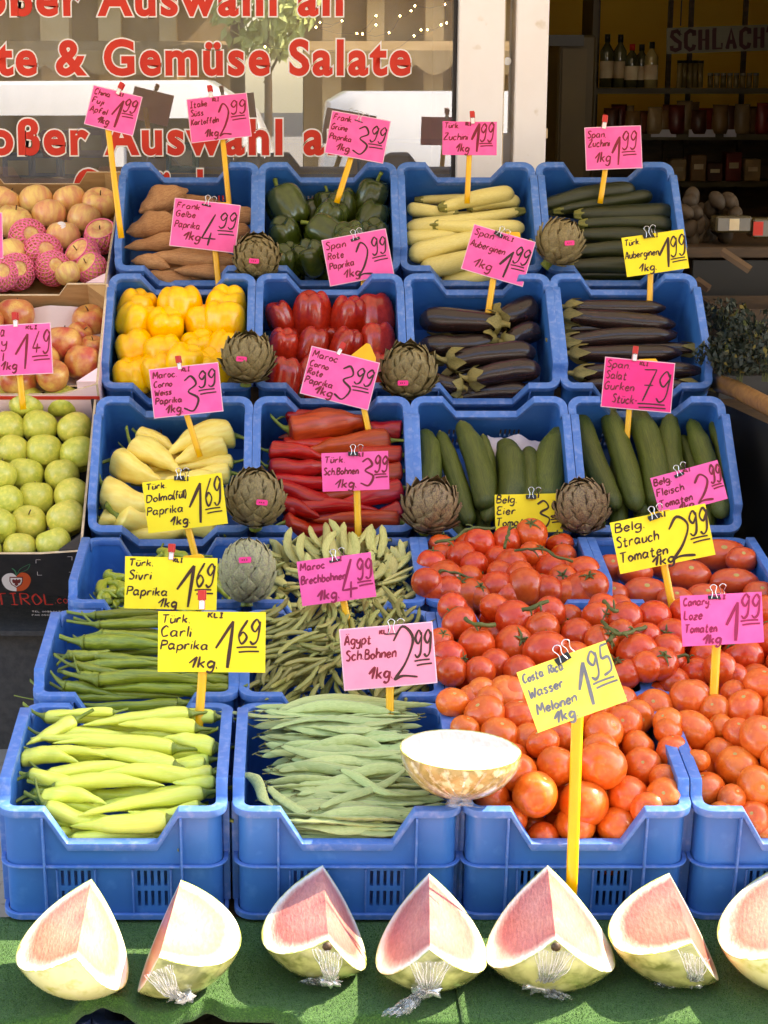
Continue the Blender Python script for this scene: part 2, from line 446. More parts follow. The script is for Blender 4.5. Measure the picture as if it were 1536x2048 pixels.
m_clear = mat('clear_bottle', srgb(190, 170, 110), srgb(170, 150, 90), 0.1, 5, coat=0.6)
m_label = mat('bottle_label', srgb(220, 205, 170), srgb(190, 160, 120), 0.7, 9, rnd=0.3)
for k, (px, h) in enumerate(((1212, 98), (1238, 98), (1262, 80), (1281, 80), (1301, 84))):
    p = at_y(px, 172, YS - 0.06 + 0.05 * (k % 2)); hh = h / FPX * 9.1; r = 0.031
    mb = MB(); can(mb, 0, 0, 0, r, hh / 1.5, 0, 0.011)
    o = mb.build('bottle', m_clear if k == 4 else m_bglass, None, True); o.location = (p.x, p.y, shz[0] + 0.001)
    c = MB(); can(c, 0, 0, hh * 0.86, 0.0125, hh * 0.145); c.build('cap', m_black if k != 2 else m_red, o, True)
    l = MB(); l.lathe([(r + .0006, hh * .18), (r + .0006, hh * .5)], 12, caps=False); l.build('label_band', m_label, o, True)
    tag(o, ['tall dark bottle at the left end of the top shelf', 'tall dark bottle, second from the left on the top shelf', 'shorter bottle with a red cap on the top shelf',
            'shorter dark capped bottle beside the clear one', 'clear pale bottle at the right of the bottle row'][k], 'bottle', 'bottles on the top shelf')
m_jar = mat('jar_glass', srgb(150, 130, 80), srgb(120, 100, 60), 0.15, 9, coat=0.6, rnd=0.3)
for k in range(13):
    row2 = k >= 5
    px = 1358 + k * 10.5 if not row2 else 1420 + (k - 5) * 13
    p = at_y(px, 172, YS + 0.02)
    o = MB(); can(o, 0, 0, 0, 0.0125, 0.11 if not row2 else 0.055); o = o.build('jar', m_jar, None, True); o.location = (p.x, p.y, shz[0] + 0.001)
    MB().lathe([(0.001, 0.11 if not row2 else .055), (0.0132, 0.11 if not row2 else .055), (0.0132, 0.122 if not row2 else .066), (0.001, .122 if not row2 else .066)], 12).build('lid', m_black if not row2 else m_steel, o, True)
    tag(o, 'slim dark-lidded jar grouped left under the hanging lettered board' if not row2 else 'small pale-lidded jar in the low row under the lettered board', 'jar', 'dark-lidded jars on the top shelf' if not row2 else 'small jars on the top shelf')
m_pack = [mat('packet_' + n, c, tuple(x * 0.6 for x in c[:3]) + (1,), 0.35, 9, 0.4, 30, rnd=0.4) for n, c in
          (('brown', srgb(110, 60, 36)), ('red', srgb(130, 44, 34)), ('cream', srgb(170, 140, 96)), ('tan', srgb(140, 104, 60)))]
for k in range(22):
    px = 1222 + k * 14.5; p = at_y(px, 258, YS - 0.02 + 0.02 * (k % 3)); hh = rnd(0.1, 0.15)
    mb = MB()
    rings = []
    for t, sx, sy in ((0, .030, .02), (.15, .034, .028), (.6, .033, .026), (.9, .03, .012), (1, .031, .002)):
        rings.append([V3((sx * math.cos(a) * (1.15 if abs(math.cos(a)) > .6 else 1), sy * math.sin(a), t * hh)) for a in [j * PI / 5 for j in range(10)]])
    mb.loft(rings); o = mb.build('food_packet', m_pack[k % 4], None, True)
    o.location = (p.x, p.y, shz[1] + 0.001); o.rotation_euler = (0, 0, rnd(-.3, .3))
    tag(o, 'dark crumpled food packet standing in the row on the middle shelf', 'packet', 'packets on the middle shelf')
for k, px in enumerate((1352, 1392, 1425, 1462, 1500)):
    p = at_y(px, 352, YS); w_ = 0.072; hh = (0.1, .12, .085, .13, .1)[k]
    me = MB().box((0, 0, hh / 2), (w_, 0.1, hh)).mesh('carton_box', m_pack[(k + 2) % 4], False); bevelled(me, .004)
    o = mesh_obj('food_box', me); o.location = (p.x, p.y, shz[2] + 0.001)
    MB().box((0, -.0513, hh * .55), (w_ * .6, .001, hh * .2)).build('front_label', m_label, o)
    tag(o, ['small brown box', 'tan box', 'cream box', 'taller box', 'brown-red box'][k] + ' ' + ['first', 'second', 'third', 'fourth', 'fifth'][k] + ' from the left on the lower shelf', 'box', 'boxes on the lower shelf')
# the hanging lettered board
p0, p1 = at_y(1339, 52, 8.55), at_y(1560, 44, 8.55); pb = at_y(1339, 104, 8.55)
sb = empty('hanging_board', ((p0.x + p1.x) / 2, 8.55, (p0.z + pb.z) / 2), 'grey hanging board with heavy dark slab lettering SCHLACHT', 'sign')
bw, bh = p1.x - p0.x, p0.z - pb.z
m_board = mat('board_grey', srgb(134, 132, 112), srgb(120, 116, 96), 0.7, 6)
o = MB().box((0, 0, 0), (bw + .02, .012, bh)).build('board', m_board, sb); o.rotation_euler = (0, R(-2), 0)
m_dkred = mat('dark_red_ink', srgb(70, 20, 24), None, 0.7)
sl_ = {'S': [[(88, 80), (88, 100), (88, 80), (60, 100), (18, 96), (10, 74), (45, 54), (86, 38), (84, 8), (45, 0), (12, 6), (10, 24)]],
       'C': [[(88, 72), (86, 100), (84, 92), (50, 100), (15, 84), (12, 50), (15, 16), (50, 0), (80, 6), (90, 26)]],
       'H': [[(18, 0), (18, 100)], [(82, 0), (82, 100)], [(18, 50), (82, 50)], [(4, 2), (34, 2)], [(66, 2), (96, 2)], [(4, 98), (34, 98)], [(66, 98), (96, 98)]],
       'L': [[(20, 0), (20, 100)], [(4, 98), (40, 98)], [(4, 2), (90, 2), (90, 30)]],
       'A': [[(14, 0), (48, 100), (86, 0)], [(28, 34), (72, 34)], [(2, 2), (30, 2)], [(70, 2), (98, 2)]],
       'T': [[(50, 0), (50, 100)], [(6, 76), (6, 98), (94, 98), (94, 76)], [(34, 2), (66, 2)]]}
def ribbon(mb, pts, w, y, mi=0):
    """flat stroke in the xz plane at depth y"""
    n = len(pts); L_ = []; R_ = []
    for i in range(n):
        a = V3(pts[max(i - 1, 0)]); b = V3(pts[min(i + 1, n - 1)]); t = (b - a)
        t = t.normalized() if t.length > 1e-9 else V3((1, 0, 0))
        nn = V3((-t.y, t.x, 0)) * (w[i] if isinstance(w, list) else w) * 0.5
        p = V3(pts[i]); L_.append((p.x + nn.x, y, p.y + nn.y)); R_.append((p.x - nn.x, y, p.y - nn.y))
    mb.add(L_ + R_, [(i, i + 1, n + i + 1, n + i) for i in range(n - 1)], mi)
mb = MB(); adv = bw / 8.0; hh = bh * 0.74
for i, ch in enumerate('SCHLACHT'):
    for k, st in enumerate(sl_[ch]):
        pts = [(-bw / 2 + adv * (i + .1) + x / 100 * adv * .8, -hh / 2 + y / 100 * hh) for x, y in st]
        ribbon(mb, [V3((a, b, 0)) for a, b in pts], adv * (.30 if k < 2 or ch in 'SC' else .14), -0.0075 - 0.0004 * k)
o2 = mb.build('lettering', m_dkred, o)
for sx in (-.4, .4):
    mb = MB(); mb.tube([(sx * bw, 0, bh / 2), (sx * bw, 0, 2.95 - sb.location.z)], .003, 5); mb.build('cord', m_black, sb)
# tall dark cabinet by the doorway
YC = 7.3
a, b = at_y(1117, 100, YC).x, at_y(1192, 100, YC).x
cb = empty('tall_cabinet', ((a + b) / 2, YC, 0), 'tall dark olive cabinet just inside the doorway', 'cabinet')
zt = at_y(1150, 70, YC).z
me = MB().box((0, .25, zt / 2), (b - a, .5, zt)).mesh('body', mat('olive_cabinet', srgb(74, 60, 28), srgb(62, 50, 22), .6, 4), False); bevelled(me, .008); mesh_obj('body', me, cb)
MB().box((-.01, -.006, zt / 2), (b - a - .05, .01, zt - .1)).build('door', mat('olive_door', srgb(82, 68, 34), srgb(72, 58, 28), .6, 4), cb)
MB().box((-.05, -.012, zt - .02), (b - a + .02 - .02, .03, .04)).build('top_trim', m_black, cb)
# delivery counter with curved glass seen through the window
dc = empty('deli_counter', (.35, 7.4, 0), 'white deli counter with curved glass panels behind the window', 'counter')
me = MB().box((.12, .3, .55), (1.5, .7, 1.1)).mesh('body', mat('counter_white', srgb(236, 236, 240), None, .3), False); bevelled(me, .01); mesh_obj('body', me, dc)
gm = glass_mat('counter_glass', .1, 1, (.95, .97, 1, 1))
for k in range(3):
    xa = -.62 + k * .5
    arc = [V3((0, .02 + .42 * (1 - math.cos(t)), 1.1 + .36 * math.sin(t))) for t in [i * PI / 2 / 10 for i in range(11)]]
    mb = MB(); mb.loft([[p + V3((xa, 0, 0)) for p in arc], [p + V3((xa + .48, 0, 0)) for p in arc]], closed=False); g = mb.build('glass_panel', gm, dc, True)
    mb = MB(); mb.tube([p + V3((xa, 0, 0)) for p in arc], .006, 6); mb.build('panel_edge', m_steel, g, True)
for k, (px, py, c, nm) in enumerate(((40, 335, srgb(60, 90, 160), 'blue'), (95, 330, srgb(50, 80, 150), 'dark blue'), (115, 290, srgb(190, 50, 50), 'red'), (185, 285, srgb(220, 190, 190), 'pale'), (365, 315, srgb(90, 150, 80), 'green'))):
    p = at_y(px, py, 6.6)
    me = MB().box((0, 0, 0), (.11, .08, .1)).mesh('packet', mat('window_packet_' + nm.replace(' ', '_'), c, tuple(x * .7 for x in c[:3]) + (1,), .4, 12), False); bevelled(me, .01)
    o = mesh_obj('display_packet', me); o.location = p
    MB().box((0, -.042, 0), (.07, .002, .05)).build('front_label', m_label, o)
    tag(o, nm + ' packet standing on the ledge behind the shop window', 'packet', 'packets behind the window')
lg = empty('window_ledge', (-2.2, 6.6, 1.1), 'wooden display ledge behind the window glass', 'shelf')
zl = at_y(100, 352, 6.6).z - 1.1
MB().box((.6, 0, zl - .02), (4.4, .3, .04)).build('board', m_shelf, lg)
MB().box((.6, .1, (zl - 1.1) / 2 - .02), (4.2, .04, zl + 1.08)).build('panel', m_wood, lg)

# ------------------------------------------------------------------ the street that the window mirrors
def vehicle(name, label, x0, x1, y0, y1, prof, wins, hub, body_m):
    t = empty(name, (x0, (y0 + y1) / 2, -0.13), label, name.split('_')[-1])
    mb = MB(); w_ = (y1 - y0) / 2
    rings = []
    for yy, s_, dz in ((-w_, .93, .03), (-w_ * .93, .99, .01), (-w_ * .8, 1, 0), (w_ * .8, 1, 0), (w_ * .93, .99, .01), (w_, .93, .03)):
        cx = (x1 - x0) / 2
        rings.append([V3((cx + (px_ - cx) * s_, yy, max(.2, pz_ - (dz if pz_ > .8 else -dz)))) for px_, pz_ in prof])
    mb.loft(rings); b = mb.build('body', body_m, t, angle=50)
    for (wa, wb, za, zb) in wins:
        for sy in (-1, 1):
            mb = MB(); mb.box(((wa + wb) / 2, sy * (w_ + .001), (za + zb) / 2), (wb - wa, .012, zb - za)); mb.build('side_window', mat('car_glass', (.012, .014, .018, 1), None, .05), t)
    for wx in hub:
        for sy in (-1, 1):
            mb = MB(); mb.lathe([(.001, -.1), (.2, -.1), (.32, -.08), (.32, .08), (.2, .1), (.001, .1)], 24, M=Matrix.Translation((wx, sy * (w_ - .08), .32)) @ Matrix.Rotation(PI / 2, 4, 'X'))
            wh = mb.build('wheel', mat('tyre', srgb(30, 30, 30), None, .8), t, True)
            mb = MB(); mb.lathe([(.001, -.108), (.19, -.108), (.19, .108), (.001, .108)], 20, M=Matrix.Translation((wx, sy * (w_ - .08), .32)) @ Matrix.Rotation(PI / 2, 4, 'X')); mb.build('rim', m_steel, wh)
    for ex, n, c in ((0.02, 'tail_light', srgb(150, 20, 20)), (x1 - x0 - .02, 'headlight', srgb(230, 230, 235))):
        for sy in (-.7, .7):
            me = MB().box((ex, sy * w_, .75), (.06, .22, .12)).mesh(n, mat(n, c, None, .2), False); mesh_obj(n, me, t)
    return t
m_car = mat('white_car_paint', (.8, .8, .82, 1), None, .25, coat=.6)
vehicle('white_car', 'white people carrier parked at the kerb, mirrored in the window', -4.6, -.05, -4.1, -2.4,
        [(0, .35), (0, 1.0), (.12, 1.55), (.3, 1.84), (3.9, 1.86), (4.25, 1.64), (4.5, 1.1), (4.55, .35)],
        [(.35, 1.2, 1.1, 1.62), (1.3, 2.2, 1.1, 1.62), (2.3, 3.2, 1.1, 1.6), (3.3, 4.1, 1.1, 1.58)], (.85, 3.55), m_car)
vehicle('white_van', 'low white panel van parked beside the people carrier, mirrored in the window', .15, 4.6, -4.1, -2.4,
        [(0, .35), (0, 1.2), (.06, 1.7), (.2, 1.78), (2.9, 1.78), (3.5, 1.2), (4.4, 1.0), (4.45, .35)],
        [(2.4, 3.1, 1.15, 1.6)], (.8, 3.6), m_car)
m_ob = mat('sandstone', srgb(236, 208, 160), srgb(222, 190, 140), .9, 3, .2)
m_ob2 = mat('brown_render', srgb(176, 150, 112), srgb(158, 132, 94), .9, 3)
for nm, lab, xa, xb in (('town_house', 'tan pillared building across the street left of the gap, mirrored in the window', -16, -.95), ('town_house', 'tan pillared building across the street right of the gap, mirrored in the window', .05, 16)):
    t = empty(nm, (xa, -14, 0), lab, 'building')
    MB().box(((xb - xa) / 2, -4, 5), (xb - xa, 7.4, 10)).build('wall', m_ob2, t)
    x = .25
    while x < xb - xa - .3:
        w_ = rnd(.22, .42)
        MB().box((x + w_ / 2, -.15, 1.45), (w_, .3, 2.9)).build('pillar', m_ob, t)
        x += w_ + rnd(.3, .62)
    MB().box(((xb - xa) / 2, -.1, 3.2), (xb - xa, .6, .6)).build('lintel', m_ob2, t)
    for i in range(int((xb - xa) / 1.7)):
        MB().box((.9 + i * 1.7, -.29, 5.2), (.9, .06, 1.6)).build('window', mat('far_pane', (.02, .025, .03, 1), None, .1), t)
    mb = MB(); n = int((xb - xa) / .47)
    vs = [];
    for i in range(n * 6 + 1):
        xx = i / (n * 6) * (xb - xa); sc_ = abs(math.sin(i / 6 * PI)) * .13
        vs += [(xx, .8, 2.16), (xx, .82, 1.98 - sc_)]
    mb.add(vs, [(2 * i, 2 * i + 1, 2 * i + 3, 2 * i + 2) for i in range(n * 6)])
    mb.add([(0, 0, 2.3), (xb - xa, 0, 2.3), (xb - xa, .8, 2.16), (0, .8, 2.16)], [(0, 1, 2, 3)]); mb.build('shop_awning', m_ob2, t)
def tree(name, label, loc, h, r, n):
    t = empty(name, loc, label, 'tree')
    mb = MB(); mb.tube(smoothpath([(0, 0, 0), (.05, .05, h * .3), (-.05, 0, h * .6), (0, 0, h * .85)], 4), [.06 - .003 * i for i in range(13)], 8)
    for k in range(6):
        a = k * 1.05; mb.tube(smoothpath([(0, 0, h * (.3 + .07 * k)), (math.cos(a) * r * .4, math.sin(a) * r * .4, h * (.42 + .07 * k)), (math.cos(a) * r * .8, math.sin(a) * r * .8, h * (.5 + .07 * k))], 3), [.02 - .002 * i for i in range(7)], 6)
    mb.build('trunk', m_wood, t, True)
    mb = MB()
    for k in range(n):
        while True:
            p = V3((rnd(-1, 1), rnd(-1, 1), rnd(-1, 1)))
            if p.length < 1 and noise.noise(p * 2.3 + V3(loc)) > -.3: break
        p = V3((p.x * r, p.y * r, h * .70 + p.z * h * .36)); s_ = rnd(.06, .11)
        q = Euler((rnd(0, 6), rnd(0, 6), rnd(0, 6))).to_matrix()
        mb.add([p + q @ V3(c) * s_ for c in ((-1, 0, 0), (0, -.5, .1), (1, 0, 0), (0, .5, .1))], [(0, 1, 2, 3)])
    mb.build('crown', mat('leaves', (.62, .68, .26, 1), (.46, .55, .18, 1), .6, 2), t)
tree('street_tree', 'young sunlit tree before the gap between the two buildings across the street', (-.45, -12.6, 0), 5.8, .95, 6500)
# ------------------------------------------------------------------ crates
CW, CL, CH = 0.196, 0.40, 0.22
m_blue = mat('blue_plastic', srgb(44, 110, 184), srgb(38, 101, 174), 0.36, 9, 0.08, 60, c3=srgb(62, 122, 192), scale3=30, f3=(.58, .8), rnd=.06, rough2=.5)
m_rim = mat('blue_rim', srgb(74, 120, 188), srgb(60, 110, 182), 0.42, 26, 0.1, 80, c3=srgb(112, 138, 194), scale3=70, f3=(.5, .75), rnd=.06)
def loop_points():
    pts = []     # (x, y, nx, ny, ztop)
    r = .032; sh, up = 0.0, 0.030
    def z_end(x): 
        ax = abs(x)
        return -0.065 if ax <= .0781 else (0 if ax >= .1159 else -0.065 + .065 * (ax - .078) / .038)
    xs = [-(CW - r), -.14, -.116, -.106, -.09, -.078, -.04, 0, .04, .078, .09, .106, .116, .14, CW - r]
    for x in xs: pts.append((x, 0, 0, -1, z_end(x)))
    for k in range(1, 6):
        a = -PI / 2 + k * PI / 2 / 6; pts.append((CW - r + r * math.cos(a), r + r * math.sin(a), math.cos(a), math.sin(a), 0))
    ys = [(r, 0), (.040, .0), (.047, .004), (.052, .022), (.058, .030), (.12, .03), (.2, .03), (CL - .12, .03), (CL - .075, .030), (CL - .069, .024), (CL - .062, .003), (CL - .055, 0), (CL - r, 0)]
    for y, z in ys: pts.append((CW, y, 1, 0, z))
    for k in range(1, 6):
        a = k * PI / 2 / 6; pts.append((CW - r + r * math.cos(a), CL - r + r * math.sin(a), math.cos(a), math.sin(a), 0))
    for x in reversed(xs): pts.append((x, CL, 0, 1, z_end(x)))
    for k in range(1, 6):
        a = PI / 2 + k * PI / 2 / 6; pts.append((-CW + r + r * math.cos(a), CL - r + r * math.sin(a), math.cos(a), math.sin(a), 0))
    for y, z in reversed(ys): pts.append((-CW, y, -1, 0, z))
    for k in range(1, 6):
        a = PI + k * PI / 2 / 6; pts.append((-CW + r + r * math.cos(a), r + r * math.sin(a), math.cos(a), math.sin(a), 0))
    return pts
def loop_wall(mb, o_out, o_in, zb, zt):
    rings = []
    for x, y, nx, ny, z in loop_points():
        a = zb(z); b = zt(z)
        rings.append([V3((x + nx * o_out, y + ny * o_out, a)), V3((x + nx * o_out, y + ny * o_out, b)), V3((x - nx * o_in, y - ny * o_in, b)), V3((x - nx * o_in, y - ny * o_in, a))])
    rings.append(rings[0])
    n = len(rings) - 1
    vs = [p for r in rings[:-1] for p in r]
    fs = [(4 * i + j, 4 * ((i + 1) % n) + j, 4 * ((i + 1) % n) + (j + 1) % 4, 4 * i + (j + 1) % 4) for i in range(n) for j in range(4)]
    mb.add(vs, fs)
def make_crate():
    mb = MB(); loop_wall(mb, -.006, .014, lambda z: -CH, lambda z: z - .003)
    w = mb.build('tmp_wall', m_blue)
    cm = MB()
    for y in (0, CL):
        for sx in (-1, 1):
            for k in range(5):
                for zc in (-.139, -.180): cm.box((sx * .067 + (k - 2) * .0118, y, zc), (.0056, .06, .031))
    c = cm.build('tmp_cut', m_blue)
    md = w.modifiers.new('b', 'BOOLEAN'); md.object = c; md.operation = 'DIFFERENCE'; md.solver = 'EXACT'
    dg = bpy.context.evaluated_depsgraph_get()
    me = bpy.data.meshes.new_from_object(w.evaluated_get(dg)); me.name = 'crate_wall'
    bpy.data.objects.remove(w); bpy.data.objects.remove(c)
    b = bmesh.new(); b.from_mesh(me)
    fl = MB().box((0, CL / 2, -CH + .006), (2 * CW - .03, CL - .03, .008)).mesh('f', m_blue, False)
    b.from_mesh(fl); b.to_mesh(me); b.free()
    me.polygons.foreach_set('use_smooth', [True] * len(me.polygons)); autosmooth(me, 35)
    root = proto(me, 'vegetable_crate')
    mb = MB(); loop_wall(mb, .004, .0165, lambda z: z - .013, lambda z: z + .0015)
    me2 = mb.mesh('crate_rim', m_rim); bevelled(me2, .0022, 2, 50); me2.polygons.foreach_set('use_smooth', [True] * len(me2.polygons)); autosmooth(me2, 50)
    rim = mesh_obj('rim', me2); kid(rim, root); PROTOS.append(rim)
    mb = MB(); loop_wall(mb, .004, .004, lambda z: -.1135, lambda z: -.1095)
    loop_wall(mb, .0035, .004, lambda z: -CH + .001, lambda z: -CH + .012)
    for y, s in ((0, -1), (CL, 1)):
        for x in (-.120, .120): mb.box((x, y + s * .001, -.115), (.0038, .012, .206))
        for x in (-.1, -.033, .033, .1): mb.box((x, y - s * .004, -.165), (.003, .006, .09))
    for sx in (-1, 1):
        for y in (.05, .14, .26, .35): mb.box((sx * (CW + .0005), y, -.11), (.012, .0038, .2))
    me3 = mb.mesh('crate_ribs', m_rim, False); bevelled(me3, .0009)
    rb = mesh_obj('ribs', me3); kid(rb, root); PROTOS.append(rb)
    return root
crate_p = make_crate()
# rows: front pitch in px, front shoulder y in px, tilt
ROWS = [(463.5, 1622, 9.1), (415, 1392, 8.7), (360, 1205, 7.6), (328, 1062, 45.3), (306.5, 775, 41.6), (287, 540, 45.0)]
ORG, AX = [], []
for wpx, py, tl in ROWS:
    d = FPX * .4 / wpx; p = unproj(CX0, py, d); ORG.append(V3((0, p.y, p.z)))
    a = R(tl); AX.append((V3((1, 0, 0)), V3((0, math.cos(a), math.sin(a))), V3((0, -math.sin(a), math.cos(a)))))
XL = -.519
def cratex(c): return XL + .4 * c + .2
HOLD = [['pale green pointed peppers', 'flat green runner beans', 'round orange-red tomatoes', 'the orange tomatoes cut off by the right edge'],
        ['long dark green peppers', 'thin green beans', 'the lower heap of vine tomatoes', 'vine tomatoes at the right edge'],
        ['curled light green peppers', 'pale broad beans', 'the upper heap of vine tomatoes', 'large oval beef tomatoes'],
        ['pale yellow pointed peppers', 'long red pointed peppers', 'cucumbers on white paper', 'leaning cucumbers at the stall end'],
        ['yellow bell peppers', 'red bell peppers', 'thick dark aubergines', 'slim aubergines'],
        ['sweet potatoes', 'dark green bell peppers', 'pale zucchini', 'dark green zucchini']]
for r in range(6):
    X, Yv, Zv = AX[r]
    for c in range(4):
        M = frame(X, Yv, Zv, ORG[r] + X * (cratex(c) + rnd(-.0015, .0015) - (.007 if r == 0 and c == 0 else 0)))
        put(crate_p, M, 'blue plastic crate holding ' + HOLD[r][c], 'crate', 'blue crates of the stall')
def onc(px, py, r, w0=-.03, w1=None, dw=0.0, vmin=.045):
    """point of the content surface of row r seen at a pixel; the surface lies w0 above the shoulder at the front, w1 at the back"""
    X, Yv, Zv = AX[r]; w1 = w0 if w1 is None else w1
    p = ORG[r] + Zv * w0; dirv = (Yv * CL + Zv * (w1 - w0)).normalized(); n = X.cross(dirv)
    q = on_plane(px, py, p + n * dw, n)
    if (q - ORG[r]).dot(Yv) < vmin:        # seen through the notch: behind the front wall
        q = on_plane(px, py, ORG[r] + Yv * (vmin + dw * .5), Yv)
    return q
def cnorm(r, w0, w1):
    X, Yv, Zv = AX[r]; return X.cross((Yv * CL + Zv * (w1 - w0)).normalized())

# lower crates that carry the green matting, and the matting itself
ZM = .214
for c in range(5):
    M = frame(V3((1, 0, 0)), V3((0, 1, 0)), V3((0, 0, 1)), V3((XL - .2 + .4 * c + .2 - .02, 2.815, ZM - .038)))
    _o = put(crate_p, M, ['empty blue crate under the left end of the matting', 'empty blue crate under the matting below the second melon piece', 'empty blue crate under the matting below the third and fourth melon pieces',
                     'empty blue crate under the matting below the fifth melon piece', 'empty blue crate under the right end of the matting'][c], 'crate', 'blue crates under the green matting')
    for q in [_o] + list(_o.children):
        q.material_slots[0].link = 'OBJECT'; q.material_slots[0].material = mat('shaded_blue_plastic', srgb(30, 44, 78), srgb(24, 36, 64), .5, 9)  # crate blue darkened: shade below the overhanging matting is put into the colour
m_green = mat('green_matting', srgb(58, 102, 34), srgb(40, 80, 26), 0.95, 260, 1.0, 420, detail=6, sheen=.08, c3=srgb(84, 126, 50), scale3=330, f3=(.55, .75))
def matting(name, edge, x0, x1, z, label, back, seed):
    rs = random.Random(seed)
    mb = MB(); n = 130; mrow = 26
    def ey(px):
        for (a, ya), (b, yb) in zip(edge, edge[1:]):
            if a <= px <= b:
                t = (px - a) / (b - a); t = t * t * (3 - 2 * t); return ya + (yb - ya) * t
        return edge[-1][1] if px > edge[-1][0] else edge[0][1]
    vs = []
    for i in range(n + 1):
        px = x0 + (x1 - x0) * i / n
        pf = at_z(px, ey(px), z); xf = pf.x
        rise = max(0, (2046 - ey(px))) / 46.0
        for j in range(mrow + 1):
            t = j / mrow
            y = back + (pf.y - back) * t
            zz = z + noise.noise(V3((xf * 9, y * 9, seed))) * .0022 + .016 * rise * max(0, (t - .72) / .28) ** 2
            vs.append((xf, y, zz))
        for k in range(1, 5):
            vs.append((xf, pf.y - .004 * (1 - (1 - k / 4) ** 2), z + .016 * rise - .0035 * k - .0008 * k * k))
    mm = mrow + 5
    mb.add(vs, [(i * mm + j, i * mm + j + 1, (i + 1) * mm + j + 1, (i + 1) * mm + j) for i in range(n) for j in range(mm - 1)])
    o = mb.build(name, m_green, None, True)
    sd = o.modifiers.new('s', 'SOLIDIFY'); sd.thickness = .006; sd.offset = -1
    # pile: short fibres over the matting
    mp = MB(); cam_ = EYEP
    for k in range(26000):
        i = rs.uniform(0, n); j = rs.uniform(0, mm - 1.01); i0 = min(int(i), n - 1); j0 = int(j)
        a, b, c, d = (V3(vs[q]) for q in (i0 * mm + j0, (i0 + 1) * mm + j0, (i0 + 1) * mm + j0 + 1, i0 * mm + j0 + 1))
        fu, fv = i - i0, j - j0
        p = a.lerp(b, fu).lerp(d.lerp(c, fu), fv); nn = (b - a).cross(d - a); nn.normalize()
        if nn.z < 0 and j0 < mrow: nn = -nn
        if j0 >= mrow and nn.y > 0: nn = -nn
        h = rs.uniform(.0018, .0042); w_ = .0006; an = rs.uniform(0, PI)
        s_ = V3((math.cos(an), math.sin(an), 0)) * w_; tip = p + nn * h + V3((rs.uniform(-1, 1), rs.uniform(-1, 1), 0)) * .0018
        mp.add([p - s_, p + s_, tip], [(0, 1, 2)])
    f = mp.build('pile', m_green, o); f['kind'] = 'stuff'
    return tag(o, label, 'matting')
e1 = [(-120, 2046), (0, 2046), (60, 2040), (130, 2033), (175, 2010), (205, 2001), (235, 2008), (290, 2029), (330, 2033), (378, 2021), (415, 2009), (460, 2021), (540, 2022), (575, 2030), (612, 2046), (655, 2049), (692, 2044), (718, 2034), (765, 2032), (820, 2042), (930, 2044)]
e2 = [(925, 2044), (1100, 2047), (1300, 2046), (1800, 2048)]
matting('green_matting', e1, -120, 930, ZM, 'left length of green matting with a wavy front edge under the melon pieces', 3.145, 3)
matting('green_matting', e2, 924, 1800, ZM + .0045, 'right length of green matting overlapping the left one', 3.15, 5)

# display stand that carries the crates and cartons
st = empty('display_stand', (0.28, 3.9, 0), 'dark stepped stand that carries the crates and cartons', 'stand')
def stpart(name, c, d, m, a=0, mi=None):
    o = MB().box((0, 0, 0), d).build(name, m, st); o.location = V3(c) - V3((.28, 3.9, 0)); o.rotation_euler = (a, 0, 0); return o
for r in range(6):
    X, Yv, Zv = AX[r]
    p = ORG[r] + Yv * (CL / 2) - Zv * (CH + .022)
    x0 = -1.08 if r > 2 else XL
    stpart('board', (( x0 + 1.10) / 2, p.y, p.z), (1.10 - x0, CL - .03, .02), m_wood, R(ROWS[r][2]))
m_cloth = mat('grey_cloth', srgb(74, 70, 68), srgb(62, 59, 58), .95, 60, .3, 200)
zc = at_y(60, 1262, 4.64).z
stpart('side_box', (-.82, 4.86, zc / 2), (.585, .46, zc), m_cloth)
stpart('cover_cloth', (-.83, 4.83, zc + .008), (.62, .48, .012), m_cloth)
stpart('back_panel', (.3, 5.0, .45), (1.5, .03, .88), m_wood)
for x in (-.45, .3, 1.05):
    for y, h in ((3.3, .19), (3.8, .25), (4.6, .3), (5.2, .75), (5.75, 1.15)): stpart('leg', (x, y, h / 2), (.04, .04, h), m_wood)

